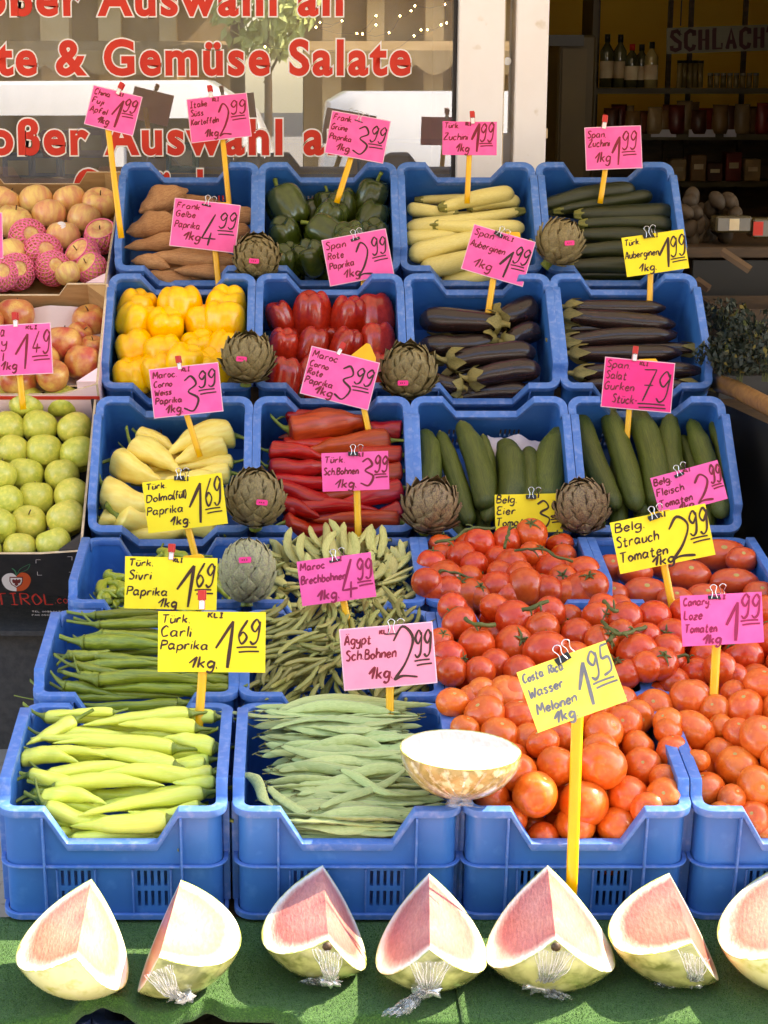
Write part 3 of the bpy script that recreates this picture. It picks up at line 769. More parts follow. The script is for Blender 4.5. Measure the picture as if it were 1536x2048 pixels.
# ------------------------------------------------------------------ cardboard cartons of apples on the left
m_card = mat('cardboard', srgb(176, 138, 92), srgb(160, 122, 78), .9, 14, .15, 90, stretch=(1, 1, 6))
m_pinkcard = mat('printed_card', srgb(246, 214, 222), srgb(240, 202, 212), .6, 8)
m_blackcard = mat('black_card', srgb(40, 36, 36), srgb(30, 27, 27), .6, 30, .1, 120)
m_redp = mat('red_print', srgb(206, 52, 40), None, .6)
m_edge = mat('card_edge', srgb(214, 190, 160), srgb(196, 168, 132), .9, 60)
m_liner = mat('paper_liner', srgb(232, 216, 216), srgb(220, 200, 200), .9, 8, .5, 20)
def carton(label, fx, fy, bx, by, H, inner, outer, width=.5, step=.04, xr=-.528, lip=0.045, gus=.05):
    df = (xr * FPX) / (fx - CX0); db = (xr * FPX) / (bx - CX0)
    pf, pb = unproj(fx, fy, df), unproj(bx, by, db); pf.x = pb.x = 0
    L = (pb - pf).length; Yv = (pb - pf) / L; X = V3((1, 0, 0)); Zv = X.cross(Yv)
    o = empty('apple_carton', (0, 0, 0), label, 'carton', 'apple cartons')
    o.matrix_world = frame(X, Yv, Zv, pf + X * (xr - width / 2)); o['xr'] = xr
    h = width / 2; t = .006
    def P(name, mb, m, mats2=None): 
        q = mb.build(name, m, o); return q
    # walls: outside face printed, inside plain
    def wall(name, poly, axis, a, b, outward):
        mb = MB(); mb.prism(poly, axis, a, b); me = mb.mesh(name, [inner, outer, m_edge], False)
        for p in me.polygons:
            n = p.normal
            k = {'x': n.x, 'y': n.y}[axis]
            p.material_index = 1 if k * outward > .7 else (0 if k * outward < -.7 else 2)
        return mesh_obj(name, me, o)
    wall('side_wall', [(0, -H), (L, -H), (L, -.004), (.03, -.004), (0, -.004)], 'x', h - t, h, 1)
    wall('side_wall', [(0, -H), (L, -H), (L, -.004), (0, -.004)], 'x', -h, -h + t, -1)
    wall('back_wall', [(-h + t, -H), (h - t, -H), (h - t, 0), (h - .11, 0), (h - .135, -step), (-h + .135, -step), (-h + .11, 0), (-h + t, 0)], 'y', L - t, L, 1)
    wall('front_wall', [(-h + t, -H), (h - t, -H), (h - t, -lip * .2), (h - .10, -lip), (-h + .10, -lip), (-h + t, -lip * .2)], 'y', 0, t, -1)
    wall('floor_panel', [(0, 0), (1, 0), (1, 1), (0, 1)], 'x', 0, 0.001, 1).scale = (0, 0, 0)
    P('floor_panel', MB().box((0, L / 2, -H + .003), (2 * h - .012, L - .012, .005)), inner)
    for sx in (-1, 1):      # folded corner gussets
        for yy, sy in ((t, 1), (L - t, -1)):
            mb = MB(); x = sx * (h - t)
            mb.add([(x, yy, -.002), (x - sx * gus, yy, -.002), (x, yy + sy * gus, -.002), (x, yy, -H * .8), (x - sx * gus, yy + sy * .001, -H * .8), (x, yy + sy * gus, -H * .8)],
                   [(0, 1, 2), (3, 5, 4), (1, 4, 5, 2), (0, 3, 4, 1), (0, 2, 5, 3)])
            P('corner_gusset', mb, outer if outer is m_blackcard else (inner if sy < 0 else outer))
    return o, (pf, X, Yv, Zv, L, H)
bpy.context.view_layer.update()
cfuji, Ffuji = carton('pink printed carton of apples in pink foam nets, topmost of the three', 212, 566, 246, 343, .13, m_card, m_pinkcard, xr=-.538)
cgala, Fgala = carton('pink printed carton of red and yellow apples, between the net-wrapped and the green apples', 196, 765, 216, 566, .15, m_card, m_pinkcard, xr=-.519)
cgreen, Fgreen = carton('black carton of green apples with an apple emblem on its front', 163, 1102, 195, 770, .175, m_blackcard, m_blackcard, lip=.012, step=.02)
for o in [x for x in bpy.data.objects if x.name.startswith('floor_panel') and x.scale.x == 0]: bpy.data.objects.remove(o)
def oncarton(px, py, F, w):
    pf, X, Yv, Zv, L, H = F
    return on_plane(px, py, pf + Zv * w, Zv)
# red strokes on the pink cartons and tissue liner
mb = MB(); mb.box((.2506, .02, -.06), (.001, .04, .018)); mb.build('printed_band', m_redp, cfuji)
mb = MB(); mb.box((.1, -.0008, -.055), (.3, .001, .012)); mb.build('printed_band', m_redp, cgala)
mb = MB(); g = 26; vs = []
for i in range(g + 1):
    for j in range(g + 1):
        x, y = -.235 + .47 * i / g, .02 + (Fgala[4] - .04) * j / g
        vs.append((x, y, -.098 + .012 * noise.noise(V3((x * 16, y * 16, 1))) + .03 * max(0, (j / g - .8) / .2) ** 2))
mb.add(vs, [(i * (g + 1) + j, (i + 1) * (g + 1) + j, (i + 1) * (g + 1) + j + 1, i * (g + 1) + j + 1) for i in range(g) for j in range(g)])
mb.build('paper_liner', m_liner, cgala, True)
# emblem and lettering on the black carton front (local: y just outside 0, z down)
em = empty('emblem', (0, 0, 0)); em.parent = cgreen
def cl(px, py):
    p = at_carton(px, py); return p
pf, X_, Yv_, Zv_, L_, H_ = Fgreen
Mi = cgreen.matrix_world.inverted() if False else None
cgM = frame(X_, Yv_, Zv_, pf + X_ * (-.528 - .25)); cgI = cgM.inverted()
def front_local(px, py):
    p = cgI @ on_plane(px, py, pf - Yv_ * .0008, Yv_); return V3((p.x, p.z, 0))
def poly_front(name, pts, m, y, parent):
    mb = MB(); mb.add([(p.x, y, p.y) for p in pts], [tuple(range(len(pts)))]); return mb.build(name, m, parent)
m_wprint = mat('white_print', srgb(236, 226, 222), None, .6); m_gprint = mat('green_print', srgb(60, 130, 90), None, .6); m_oprint = mat('orange_red_print', srgb(214, 84, 36), None, .6)
m_bprint = mat('dark_red_print', srgb(120, 40, 34), None, .6)
def ell(cx_, cy_, a, b, t0, t1, n=24): return [front_local(cx_ + a * math.cos(t), cy_ + b * math.sin(t)) for t in [t0 + (t1 - t0) * i / n for i in range(n + 1)]]
appleL = [(33, 1152), (24, 1146), (12, 1148), (4, 1156), (5, 1166), (12, 1176), (22, 1181), (33, 1182)]
appleR = [(33, 1152), (42, 1145), (54, 1147), (61, 1155), (61, 1164), (55, 1175), (45, 1181), (33, 1182)]
sp = lambda L: [front_local(p.x, p.y) for p in smoothpath([V3((a, b, 0)) for a, b in L], 4)]
poly_front('emblem_half', sp(appleL), m_wprint, -.0014, em); poly_front('emblem_half', sp(appleR), m_oprint, -.0014, em)
poly_front('emblem_shield', [front_local(*p) for p in ((19, 1153), (46, 1153), (46, 1162), (43, 1169), (33, 1175), (23, 1169), (19, 1162))], m_bprint, -.0018, em)
poly_front('emblem_shield', [front_local(*p) for p in ((21, 1155), (44, 1155), (44, 1162), (41, 1168), (33, 1173), (25, 1168), (21, 1162))], m_wprint, -.0022, em)
bird = [(33, 1156), (35, 1159), (40, 1157), (42, 1160), (40, 1165), (36, 1166), (37, 1169), (33, 1171), (29, 1169), (30, 1166), (26, 1165), (24, 1160), (26, 1157), (31, 1159)]
poly_front('emblem_bird', [front_local(*p) for p in bird], m_bprint, -.0026, em)
mb = MB(); ribbon(mb, sp([(33, 1150), (40, 1138), (52, 1131), (60, 1128), (55, 1138), (44, 1143), (35, 1146)]), .0012, -.0018)
ribbon(mb, sp([(24, 1136), (30, 1141), (33, 1150)]), .003, -.0018); mb.build('emblem_leaf', m_gprint, em)
# ------------------------------------------------------------------ produce: shapes
def elong(prof, bend=0.0, seg=14, n=22, ribs=0, ribd=0.0, nz=0.0, nscale=4, seed=0, flat=1.0, wr=0.0):
    """body along +x from 0 to 1, radius prof(t) (unit 1 = half thickness); returns MB; y,z in units of half thickness"""
    mb = MB(); rings = []
    for i in range(n + 1):
        t = i / n; t = .5 - .5 * math.cos(PI * t)
        r = prof(t); c = bend * math.sin(PI * t)
        ring = []
        for j in range(seg):
            a = 2 * PI * j / seg
            k = 1 + ribd * math.cos(ribs * a) if ribs else 1
            if nz: k += nz * noise.noise(V3((t * nscale, math.cos(a) * 1.2 + seed * 3.7, math.sin(a) * 1.2)))
            if wr: k += wr * noise.noise(V3((t * 22, seed * 5.1, a * .4)))
            ring.append(V3((t, r * k * math.cos(a) + c, r * k * math.sin(a) * flat)))
        rings.append(ring)
    mb.loft(rings)
    return mb
def prof_pts(pts):
    def f(t):
        for (a, ra), (b, rb) in zip(pts, pts[1:]):
            if t <= b:
                u = (t - a) / (b - a) if b > a else 0
                return max(.001, ra + (rb - ra) * (u * u * (3 - 2 * u)))
        return max(.001, pts[-1][1])
    return f
def rp(f, e0=.05, e1=.05):
    """round both ends"""
    def g(t):
        k = 1
        if t < e0: k = math.sqrt(max(0, 1 - (1 - t / e0) ** 2))
        if t > 1 - e1: k = min(k, math.sqrt(max(0, 1 - ((t - 1 + e1) / e1) ** 2)))
        return max(.004, f(t) * k)
    return g
def bell(seed, lobes=4, tall=1.05, blocky=.66):
    """bell pepper, blossom end up, unit radius"""
    rs = random.Random(seed); mb = MB(); nu, nv = 36, 22; ph = rs.uniform(0, 6); rings = []
    la = [rs.uniform(.9, 1.08) for _ in range(lobes)]
    for i in range(nv + 1):
        f = -PI / 2 + PI * i / nv; sn, cs = math.sin(f), max(0, math.cos(f))
        zz = math.copysign(abs(sn) ** blocky, sn); rr = cs ** blocky
        ring = []
        for j in range(nu):
            a = 2 * PI * j / nu; q = (a + ph + .25 * math.sin(a + ph)) * lobes / 2
            lb = abs(math.cos(q)); k = int(((a + ph) / (2 * PI) * lobes + .5)) % lobes
            dep = .82 + .18 * lb ** .6
            rad = rr * dep * (1 + .06 * noise.noise(V3((math.cos(a) * 1.3, math.sin(a) * 1.3, seed + zz)))) * (1 - .10 * (zz + 1) / 2)
            z = zz * tall
            rho = rr
            if zz > 0: z -= .34 * math.exp(-(rho / .42) ** 2) - .16 * (lb - .5) * math.exp(-((rho - .55) / .4) ** 2) * la[k]
            else: z += .26 * math.exp(-(rho / .36) ** 2)
            ring.append(V3((rad * math.cos(a), rad * math.sin(a), z)))
        rings.append(ring)
    mb.loft(rings, caps=False)
    return mb
def apple(seed, tall=.9):
    rs = random.Random(seed); mb = MB(); rings = []; nu, nv = 28, 20; ph = rs.uniform(0, 6)
    for i in range(nv + 1):
        f = -PI / 2 + PI * i / nv; s_, c_ = math.sin(f), max(0, math.cos(f)); ring = []
        for j in range(nu):
            a = 2 * PI * j / nu
            r = c_ ** .86 * (1 + .03 * math.cos(5 * a + ph) * (1 if s_ < -.3 else .3) + .02 * math.cos(2 * a + ph)) * (1 + .07 * s_)
            z = s_ * tall
            if s_ > 0: z -= .30 * math.exp(-(c_ / .30) ** 2)
            else: z += .20 * math.exp(-(c_ / .26) ** 2)
            ring.append(V3((r * math.cos(a), r * math.sin(a), z)))
        rings.append(ring)
    mb.loft(rings, caps=False)
    return mb
def tomato(seed, el=(1, 1, .88), ribs=0):
    rs = random.Random(seed); mb = MB(); rings = []; nu, nv = 28, 18; ph = rs.uniform(0, 6)
    for i in range(nv + 1):
        f = -PI / 2 + PI * i / nv; s_, c_ = math.sin(f), max(0, math.cos(f)); ring = []
        for j in range(nu):
            a = 2 * PI * j / nu
            r = c_ ** .95 * (1 + (.03 * math.cos(5 * a + ph) if ribs else 0) * (.4 + .6 * max(0, s_)) + .02 * math.cos(2 * a + ph) + .015 * math.cos(3 * a))
            z = s_ - (.13 * math.exp(-(c_ / .28) ** 2) if s_ > 0 else 0)
            ring.append(V3((r * el[0] * math.cos(a), r * el[1] * math.sin(a), z * el[2])))
        rings.append(ring)
    mb.loft(rings, caps=False); return mb
def calyx(n=5, ln=.62, z0=.76, w=.13, droop=.12, seed=0, stem=.28):
    rs = random.Random(seed); mb = MB()
    for k in range(n):
        a = 2 * PI * k / n + rs.uniform(-.25, .25); L_ = ln * rs.uniform(.75, 1.15); rows = []
        for i in range(6):
            t = i / 5; ww = w * (1 - t) ** .7 * (.6 + .8 * t * (1 - t) * 2); r = L_ * t
            z = z0 + .10 * math.sin(t * PI) - droop * t * t + rs.uniform(0, .03)
            c = V3((math.cos(a), math.sin(a), 0)); s_ = V3((-math.sin(a), math.cos(a), 0))
            rows.append([c * r + s_ * ww + V3((0, 0, z)), c * r + V3((0, 0, z + .04)), c * r - s_ * ww + V3((0, 0, z))])
        mb.loft(rows, closed=False)
    if stem: mb.tube(smoothpath([(0, 0, z0 - .05), (.02, .02, z0 + stem * .6), (.1, .05, z0 + stem)], 3), [.06, .05, .05, .05, .05, .06, .065], 6)
    return mb
def stem_mb(x0, r0, length, curve, seg=7):
    """pepper stem leaving the fat end at x = x0 towards -x (units: length in x units, r in thickness units)"""
    pts = smoothpath([V3((x0, 0, 0)), V3((x0 - length * .5, curve * .35, curve * .2)), V3((x0 - length, curve, curve * .6))], 4)
    mb = MB(); rings = []; n = len(pts)
    for i, p in enumerate(pts):
        t = i / (n - 1); r = r0 * (1.9 * (1 - t) ** 6 + .8 + .35 * max(0, t - .8))
        rings.append([V3((p.x, p.y + r * math.cos(2 * PI * j / seg), p.z + r * math.sin(2 * PI * j / seg))) for j in range(seg)])
    mb.loft(rings); return mb

# ------------------------------------------------------------------ produce: materials
m_ypep = mat('yellow_pepper', srgb(255, 200, 10), srgb(252, 186, 6), .28, 4, sss=.05, rnd=.06, hue=.006, coat=.2)
m_rpep = mat('red_pepper', srgb(186, 44, 22), srgb(160, 32, 16), .2, 5, bump=.06, bscale=30, rnd=.12, coat=.4)
m_gpep = mat('green_pepper', srgb(66, 78, 22), srgb(52, 64, 16), .24, 3, rnd=.15, coat=.35)
m_stem = mat('pepper_stem', srgb(128, 142, 50), srgb(108, 122, 42), .5, 20, rnd=.15, c3=srgb(110, 90, 40), scale3=50)
m_zuc = mat('pale_zucchini', srgb(236, 218, 132), srgb(220, 200, 108), .36, 30, bump=.1, bscale=90, c3=srgb(232, 218, 156), scale3=90, f3=(.5, .7), stretch=(.25, 1, 1), rnd=.07)
m_dzuc = mat('dark_zucchini', srgb(50, 54, 22), srgb(36, 40, 18), .34, 10, bump=.1, bscale=70, c3=srgb(84, 86, 40), scale3=120, f3=(.6, .72), stretch=(.3, 1, 1), rnd=.12)
m_zst = mat('zucchini_stem', srgb(140, 134, 60), srgb(110, 108, 44), .55, 20)
m_aub = mat('aubergine', srgb(44, 26, 22), srgb(30, 19, 18), .26, 3, coat=.2, rnd=.15, c3=srgb(74, 40, 34), scale3=6, f3=(.55, .8))
m_calx = mat('aubergine_calyx', srgb(150, 134, 74), srgb(118, 106, 54), .6, 14, bump=.2, bscale=60, rnd=.1)
m_cuc = mat('cucumber', srgb(88, 96, 28), srgb(60, 70, 20), .42, 26, bump=.35, bscale=70, stretch=(.12, 1, 1), rnd=.14, c3=srgb(112, 118, 44), scale3=40, f3=(.58, .75))
m_spot = mat('sweet_potato', srgb(200, 148, 98), srgb(178, 122, 80), .72, 10, bump=.25, bscale=60, c3=srgb(120, 74, 46), scale3=44, f3=(.6, .7), rnd=.09)
m_pale = mat('pale_yellow_pepper', srgb(255, 230, 126), srgb(248, 216, 102), .3, 4, sss=.15, rnd=.05, coat=.2)
m_rpt = mat('red_pointed_pepper', srgb(188, 52, 20), srgb(156, 36, 14), .3, 5, bump=.12, bscale=20, rnd=.16, hue=.012, coat=.12, stretch=(.4, 1, 1))
m_lgp = mat('light_green_pepper', srgb(224, 226, 98), srgb(204, 214, 72), .28, 5, sss=.06, rnd=.07, hue=.008, coat=.2, bump=.1, bscale=14, stretch=(.3, 1, 1), c3=srgb(232, 232, 130), scale3=5, f3=(.5, .8))
m_dgp = mat('dark_green_long_pepper', srgb(138, 150, 44), srgb(104, 120, 33), .3, 5, bump=.12, bscale=22, rnd=.16, hue=.012, coat=.25)
m_siv = mat('curled_green_pepper', srgb(172, 178, 54), srgb(146, 156, 42), .3, 5, bump=.15, bscale=24, rnd=.12, hue=.01, coat=.25)
m_flat = mat('flat_bean', srgb(178, 188, 122), srgb(154, 170, 100), .55, 9, bump=.12, bscale=34, stretch=(.35, 1, 1), rnd=.14, hue=.016, sheen=.2)
m_thin = mat('thin_bean', srgb(152, 146, 78), srgb(128, 124, 60), .5, 12, bump=.12, bscale=60, rnd=.2, hue=.015)
m_broad = mat('broad_bean', srgb(206, 196, 124), srgb(180, 172, 96), .5, 9, bump=.15, bscale=30, rnd=.12, hue=.012)
m_btip = mat('bean_tip', srgb(126, 130, 62), srgb(110, 100, 54), .6, 20)
m_tom = mat('orange_tomato', srgb(226, 106, 36), srgb(214, 88, 26), .27, 3.2, coat=.2, sss=.05, rnd=.07, hue=.005, c3=srgb(234, 130, 56), scale3=4, f3=(.55, .8))
m_tomr = mat('vine_tomato', srgb(216, 82, 30), srgb(200, 62, 22), .24, 3.2, coat=.18, sss=.04, rnd=.09, hue=.005)
m_tomb = mat('beef_tomato', srgb(212, 84, 40), srgb(200, 68, 32), .28, 4, coat=.3, rnd=.06, c3=srgb(212, 90, 40), scale3=6, f3=(.5, .8))
m_tst = mat('tomato_stalk', srgb(92, 98, 40), srgb(74, 78, 32), .65, 20, rnd=.1)
m_scar = mat('stem_scar', srgb(196, 168, 96), srgb(170, 140, 72), .7, 40)
m_gapp = mat('green_apple', srgb(206, 198, 88), srgb(186, 186, 70), .3, 3, coat=.25, rnd=.06, hue=.012, c3=srgb(224, 210, 92), scale3=5, f3=(.5, .75), bump=.03, bscale=90)
m_fuji = mat('pink_yellow_apple', srgb(240, 206, 126), srgb(226, 158, 116), .34, 3.5, stretch=(1, 1, .25), lo=.4, hi=.62, rnd=.06, hue=.015, c3=srgb(232, 190, 112), scale3=26, f3=(.5, .7), coat=.2)
m_gala = mat('red_yellow_apple', srgb(194, 84, 62), srgb(222, 178, 92), .3, 1.6, lo=.36, hi=.68, rnd=.08, hue=.012, coat=.25, c3=srgb(206, 120, 76), scale3=16, f3=(.5, .8))
m_net = mat('pink_foam_net', srgb(255, 138, 178), srgb(250, 122, 166), .8, 20)
m_stk = mat('white_sticker', srgb(244, 236, 240), None, .5)
m_spnk = mat('pink_price_tag', srgb(252, 60, 140), srgb(246, 50, 130), .7, 40)
m_art = mat('artichoke', srgb(148, 128, 80), srgb(116, 100, 62), .6, 16, bump=.2, bscale=70, rnd=.08, c3=srgb(116, 92, 66), scale3=22, f3=(.52, .72))
m_artg = mat('grey_green_artichoke', srgb(166, 160, 118), srgb(142, 138, 98), .6, 14, bump=.2, bscale=70, c3=srgb(126, 104, 100), scale3=16, f3=(.5, .72))
m_artv = mat('violet_artichoke', srgb(160, 136, 92), srgb(126, 102, 74), .6, 16, bump=.2, bscale=70, c3=srgb(94, 64, 58), scale3=22, f3=(.48, .68))

# ------------------------------------------------------------------ prototypes
def P_el(name, mb, m, *kids):
    return proto(mb.mesh(name, m), name, [(kn, kmb.mesh(kn, km)) for kn, kmb, km in kids])
pr_long = [P_el('pointed_pepper', elong(rp(prof_pts([(0, .62), (.06, .92), (.2, 1), (.55, .82), (.85, .38), (1, .10)]), .02, .03), bend=b, ribs=3, ribd=.04, nz=.2, nscale=4, seed=s, seg=18, n=28), m_lgp,
                ('stem', stem_mb(.02, .30, .26, c * 1.8), m_stem)) for s, b, c in ((1, .5, .8), (2, -.5, -.5), (3, .9, .3), (4, .15, 1.2), (5, -.9, -1.0))]
pr_dlong = [P_el('long_green_pepper', elong(rp(prof_pts([(0, .55), (.05, .9), (.2, 1), (.6, .75), (.9, .32), (1, .08)]), .02, .03), bend=b, nz=.2, nscale=5, seed=s, seg=12, n=30, wr=w), m_dgp,
                 ('stem', stem_mb(.02, .36, .30, c * 2), m_stem)) for s, b, c, w in ((1, .6, 1, .1), (2, -.6, -.6, .16), (3, 1.1, .4, .06), (4, .1, 1.4, .2))]
pr_siv = [P_el('curled_pepper', elong(rp(prof_pts([(0, .6), (.08, 1), (.35, .9), (.7, .6), (1, .15)]), .03, .04), bend=b, nz=.3, nscale=5, seed=s, seg=12, n=24, wr=.22), m_siv,
               ('stem', stem_mb(.02, .28, .3, c * 1.4), m_stem)) for s, b, c in ((1, 1.8, 1), (2, -1.6, -.8), (3, 2.3, .4))]
pr_pale = [P_el('pale_pepper', elong(rp(prof_pts([(0, .7), (.06, .98), (.25, 1), (.6, .74), (.88, .34), (1, .14)]), .05, .04), bend=b, ribs=3, ribd=.05, nz=.16, nscale=2, seed=s, seg=20, n=24), m_pale,
                ('stem', stem_mb(.04, .2, .22, c * 1.3), m_stem)) for s, b, c in ((1, .3, .8), (2, -.3, -.5), (3, .6, .2), (4, -.6, 1))]
pr_red = [P_el('red_pointed_pepper', elong(rp(prof_pts([(0, .75), (.06, 1), (.3, .98), (.65, .78), (.9, .4), (1, .14)]), .05, .04), bend=b, ribs=3, ribd=.07, nz=.26, nscale=3, seed=s, seg=20, n=28), m_rpt,
               ('stem', stem_mb(.04, .19, .22, c * 1.3), m_stem)) for s, b, c in ((1, .3, .8), (2, -.4, -.5), (3, .5, .2), (4, -.2, 1))]
def zuc_stem(): 
    mb = MB(); rings = []
    for x, r in ((.035, .62), (.0, .55), (-.03, .46), (-.06, .40), (-.068, .2)):
        rings.append([V3((x, r * (1 + .18 * math.cos(5 * a)) * math.cos(a), r * (1 + .18 * math.cos(5 * a)) * math.sin(a))) for a in [j * PI / 10 for j in range(20)]])
    mb.loft(rings); return mb
pr_zuc = [P_el('pale_zucchini', elong(rp(prof_pts([(0, .58), (.15, .72), (.55, .95), (.85, 1), (1, .8)]), .01, .09), bend=b, ribs=5, ribd=.018, nz=.05, seed=s, seg=30, n=22), m_zuc, ('stem', zuc_stem(), m_zst)) for s, b in ((1, .25), (2, -.2), (3, .4))]
pr_dzuc = [P_el('dark_zucchini', elong(rp(prof_pts([(0, .62), (.15, .8), (.55, .98), (.85, 1), (1, .8)]), .01, .07), bend=b, ribs=5, ribd=.016, nz=.05, seed=s, seg=30, n=22), m_dzuc, ('stem', zuc_stem(), m_zst)) for s, b in ((1, .4), (2, -.2), (3, .2))]
def aub_calyx(seed, ln, st):
    rs = random.Random(seed); mb = MB(); rings = []; seg = 24
    for i in range(7):
        t = i / 6; ring = []
        for j in range(seg):
            a = 2 * PI * j / seg; lobe = .5 + .5 * math.cos(5 * a + seed)
            x = -.012 + (ln * (.35 + .65 * lobe ** 1.4)) * t
            r = (.42 + .60 * t ** .6) * 1.03 + .05 * rs.random() * (t > .9)
            ring.append(V3((x, r * math.cos(a), r * math.sin(a))))
        rings.append(ring)
    mb.loft(rings, caps=False)
    p = smoothpath([(.01, 0, 0), (-st * .5, .12, .1), (-st, .4, .2)], 4)
    mb.loft([[V3((q.x, q.y + r * math.cos(a), q.z + r * math.sin(a))) for a in [j * PI / 4 for j in range(8)]] for q, r in zip(p, [.46, .36, .28, .24, .22, .21, .21, .22, .24])])
    return mb
pr_aub = [P_el('aubergine', elong(rp(prof_pts([(0, .62), (.12, .74), (.4, .9), (.75, 1), (1, .85)]), .02, .16), bend=b, nz=.05, seed=s, seg=22, n=22), m_aub, ('calyx', aub_calyx(s, .2, .12), m_calx)) for s, b in ((1, .15), (2, -.15), (3, .3))]
pr_saub = [P_el('slim_aubergine', elong(rp(prof_pts([(0, .6), (.12, .85), (.5, 1), (.8, .92), (1, .5)]), .02, .1), bend=b, nz=.06, seed=s, seg=20, n=24), m_aub, ('calyx', aub_calyx(s, .18, .14), m_calx)) for s, b in ((1, .5), (2, -.1), (3, .3))]
pr_cuc = [P_el('cucumber', elong(rp(prof_pts([(0, .42), (.08, .7), (.25, .95), (.7, 1), (.9, .86), (1, .6)]), .02, .06), bend=b, ribs=8, ribd=.02, nz=.07, nscale=6, seed=s, seg=32, n=26), m_cuc,
               ('stem_end', MB().lathe([(.001, -.02), (.16, -.018), (.2, 0), (.3, .02), (.001, .03)], 8, M=Matrix(((0, 0, 1, 0), (1, 0, 0, 0), (0, 1, 0, 0), (0, 0, 0, 1)))), m_zst)) for s, b in ((1, .45), (2, -.35), (3, .12))]
pr_pot = [P_el('sweet_potato', elong(rp(prof_pts([(0, .12), (.18, .6), (.45, 1), (.75, .8), (1, .14)]), .02, .02), bend=b, nz=.28, nscale=3, seed=s, seg=20, n=24), m_spot) for s, b in ((1, .3), (2, -.3), (3, .15), (4, .5))]
pr_flat = []
for s in range(8):
    rs = random.Random(s); f = rp(prof_pts([(0, .2), (.07, .7), (.3, 1), (.7, .97), (.93, .55), (1, .1)]), .02, .02)
    mb = MB(); rings = []; n = 34; b1, b2 = rs.uniform(-2, 2), rs.uniform(-1.1, 1.1); tw = rs.uniform(-.7, .7)
    for i in range(n + 1):
        t = i / n; r = f(t); cy = b1 * math.sin(PI * t) + b2 * math.sin(2 * PI * t); a0 = tw * math.sin(PI * t * 1.5) + .1
        bl = 1 + .7 * math.sin(t * 26 + s) ** 2
        ring = []
        for j in range(10):
            a = 2 * PI * j / 10; u, v = r * math.cos(a), .26 * r * bl * math.sin(a) + .16 * math.sin(t * 9 + s)
            ring.append(V3((t, u * math.cos(a0) - v * math.sin(a0) + cy, u * math.sin(a0) + v * math.cos(a0))))
        rings.append(ring)
    mb.loft(rings)
    pr_flat.append(P_el('flat_bean', mb, m_flat, ('tip', stem_mb(.01, .13, .05, rs.uniform(-.5, .5), 5), m_btip)))
def bean(name, m, s, flat, bend, prof=((0, .35), (.1, .9), (.5, 1), (.88, .8), (1, .15))):
    return P_el(name, elong(rp(prof_pts(list(prof)), .02, .02), bend=bend, nz=.16, nscale=9, seed=s, seg=9, n=16, flat=flat), m, ('tip', stem_mb(.01, .22, .09, .6 * (-1) ** s, 5), m_btip))
pr_thin = [bean('thin_bean', m_thin, s, .9, (1.6, -1.4, .6, 2.4)[s]) for s in range(4)]
pr_broad = [bean('broad_bean', m_broad, s, .5, (.8, -.7, 1.4)[s], ((0, .3), (.15, .85), (.5, 1), (.85, .8), (1, .18))) for s in range(3)]
pr_bell = {k: [P_el('bell_pepper', bell(s, lb, tl, .74), m, ('stem', MB().tube(smoothpath([(0, 0, -tl * .74), (.05, .02, -tl * 1.05), (.2, .08, -tl * 1.32)], 4), [.2, .13, .11, .1, .1, .1, .1, .11, .12], 9), m_stem)) for s, lb, tl in ls]
           for k, m, ls in (('y', m_ypep, ((1, 4, 1.0), (2, 3, .98), (3, 4, 1.04), (4, 3, 1.02))), ('r', m_rpep, ((5, 4, 1.2), (6, 3, 1.2), (7, 4, 1.3))), ('g', m_gpep, ((8, 4, 1.08), (9, 3, 1.12), (10, 4, 1.0))))}
pr_tom = [P_el('round_tomato', tomato(s, e), m_tom, ('stem_scar', MB().lathe([(.001, .80 * e[2]), (.10, .875 * e[2]), (.13, .885 * e[2]), (.09, .86 * e[2] + .02)], 9), m_scar)) for s, e in ((1, (1, 1, .9)), (2, (1.04, .97, .86)), (3, (.98, 1, .95)))]
pr_tomc = P_el('round_tomato', tomato(4, (1, 1, .92)), m_tom, ('calyx', calyx(5, .42, .74, .1, .1, 1, .15), m_tst))
pr_vtom = [P_el('vine_tomato', tomato(s, e, 0), m_tomr, ('calyx', calyx(5, .62, .76, .10, .1, s, .3), m_tst)) for s, e in ((5, (1, 1, .9)), (6, (1.02, .98, .94)), (7, (1, 1.02, .86)))]
pr_btom = [P_el('beef_tomato', tomato(s, e, 1), m_tomb, ('stem_scar', MB().lathe([(.001, .80 * e[2]), (.10, .86 * e[2]), (.14, .875 * e[2]), (.10, .87 * e[2] + .02)], 9), m_scar)) for s, e in ((8, (1.0, .8, .8)), (9, (1, .76, .76)))]
def sticker(k=.0):
    mb = MB(); n = 14; rows = []
    for r in (0.001, .18, .30):
        rows.append([V3((r * math.cos(2 * PI * j / n), r * .85 * math.sin(2 * PI * j / n), 1.012 - r * r * .52)) for j in range(n)])
    mb.loft(rows, caps=False)
    return mb
def rotmb(mb, M):
    mb.v = [tuple(M @ V3(v)) for v in mb.v]; return mb
st_apple = MB().tube([(0, 0, .55), (.03, 0, .75), (.10, .02, .95)], .035, 6)
def applep(m, s, tall, stk):
    ks = [('stem', st_apple, m_wood)]
    if stk: ks.append(('sticker', rotmb(sticker(), Matrix.Rotation(R(55), 4, 'X') @ Matrix.Rotation(R(20 * s), 4, 'Z')), m_stk))
    return P_el('apple', apple(s, tall), m, *ks)
pr_gap = [applep(m_gapp, 1, .92, 0), applep(m_gapp, 2, .96, 0), applep(m_gapp, 3, .92, 1)]
pr_fuj = [applep(m_fuji, 4, .9, 0), applep(m_fuji, 5, .92, 0), applep(m_fuji, 6, .9, 1)]
pr_gal = [applep(m_gala, 7, .92, 0), applep(m_gala, 8, .95, 1)]
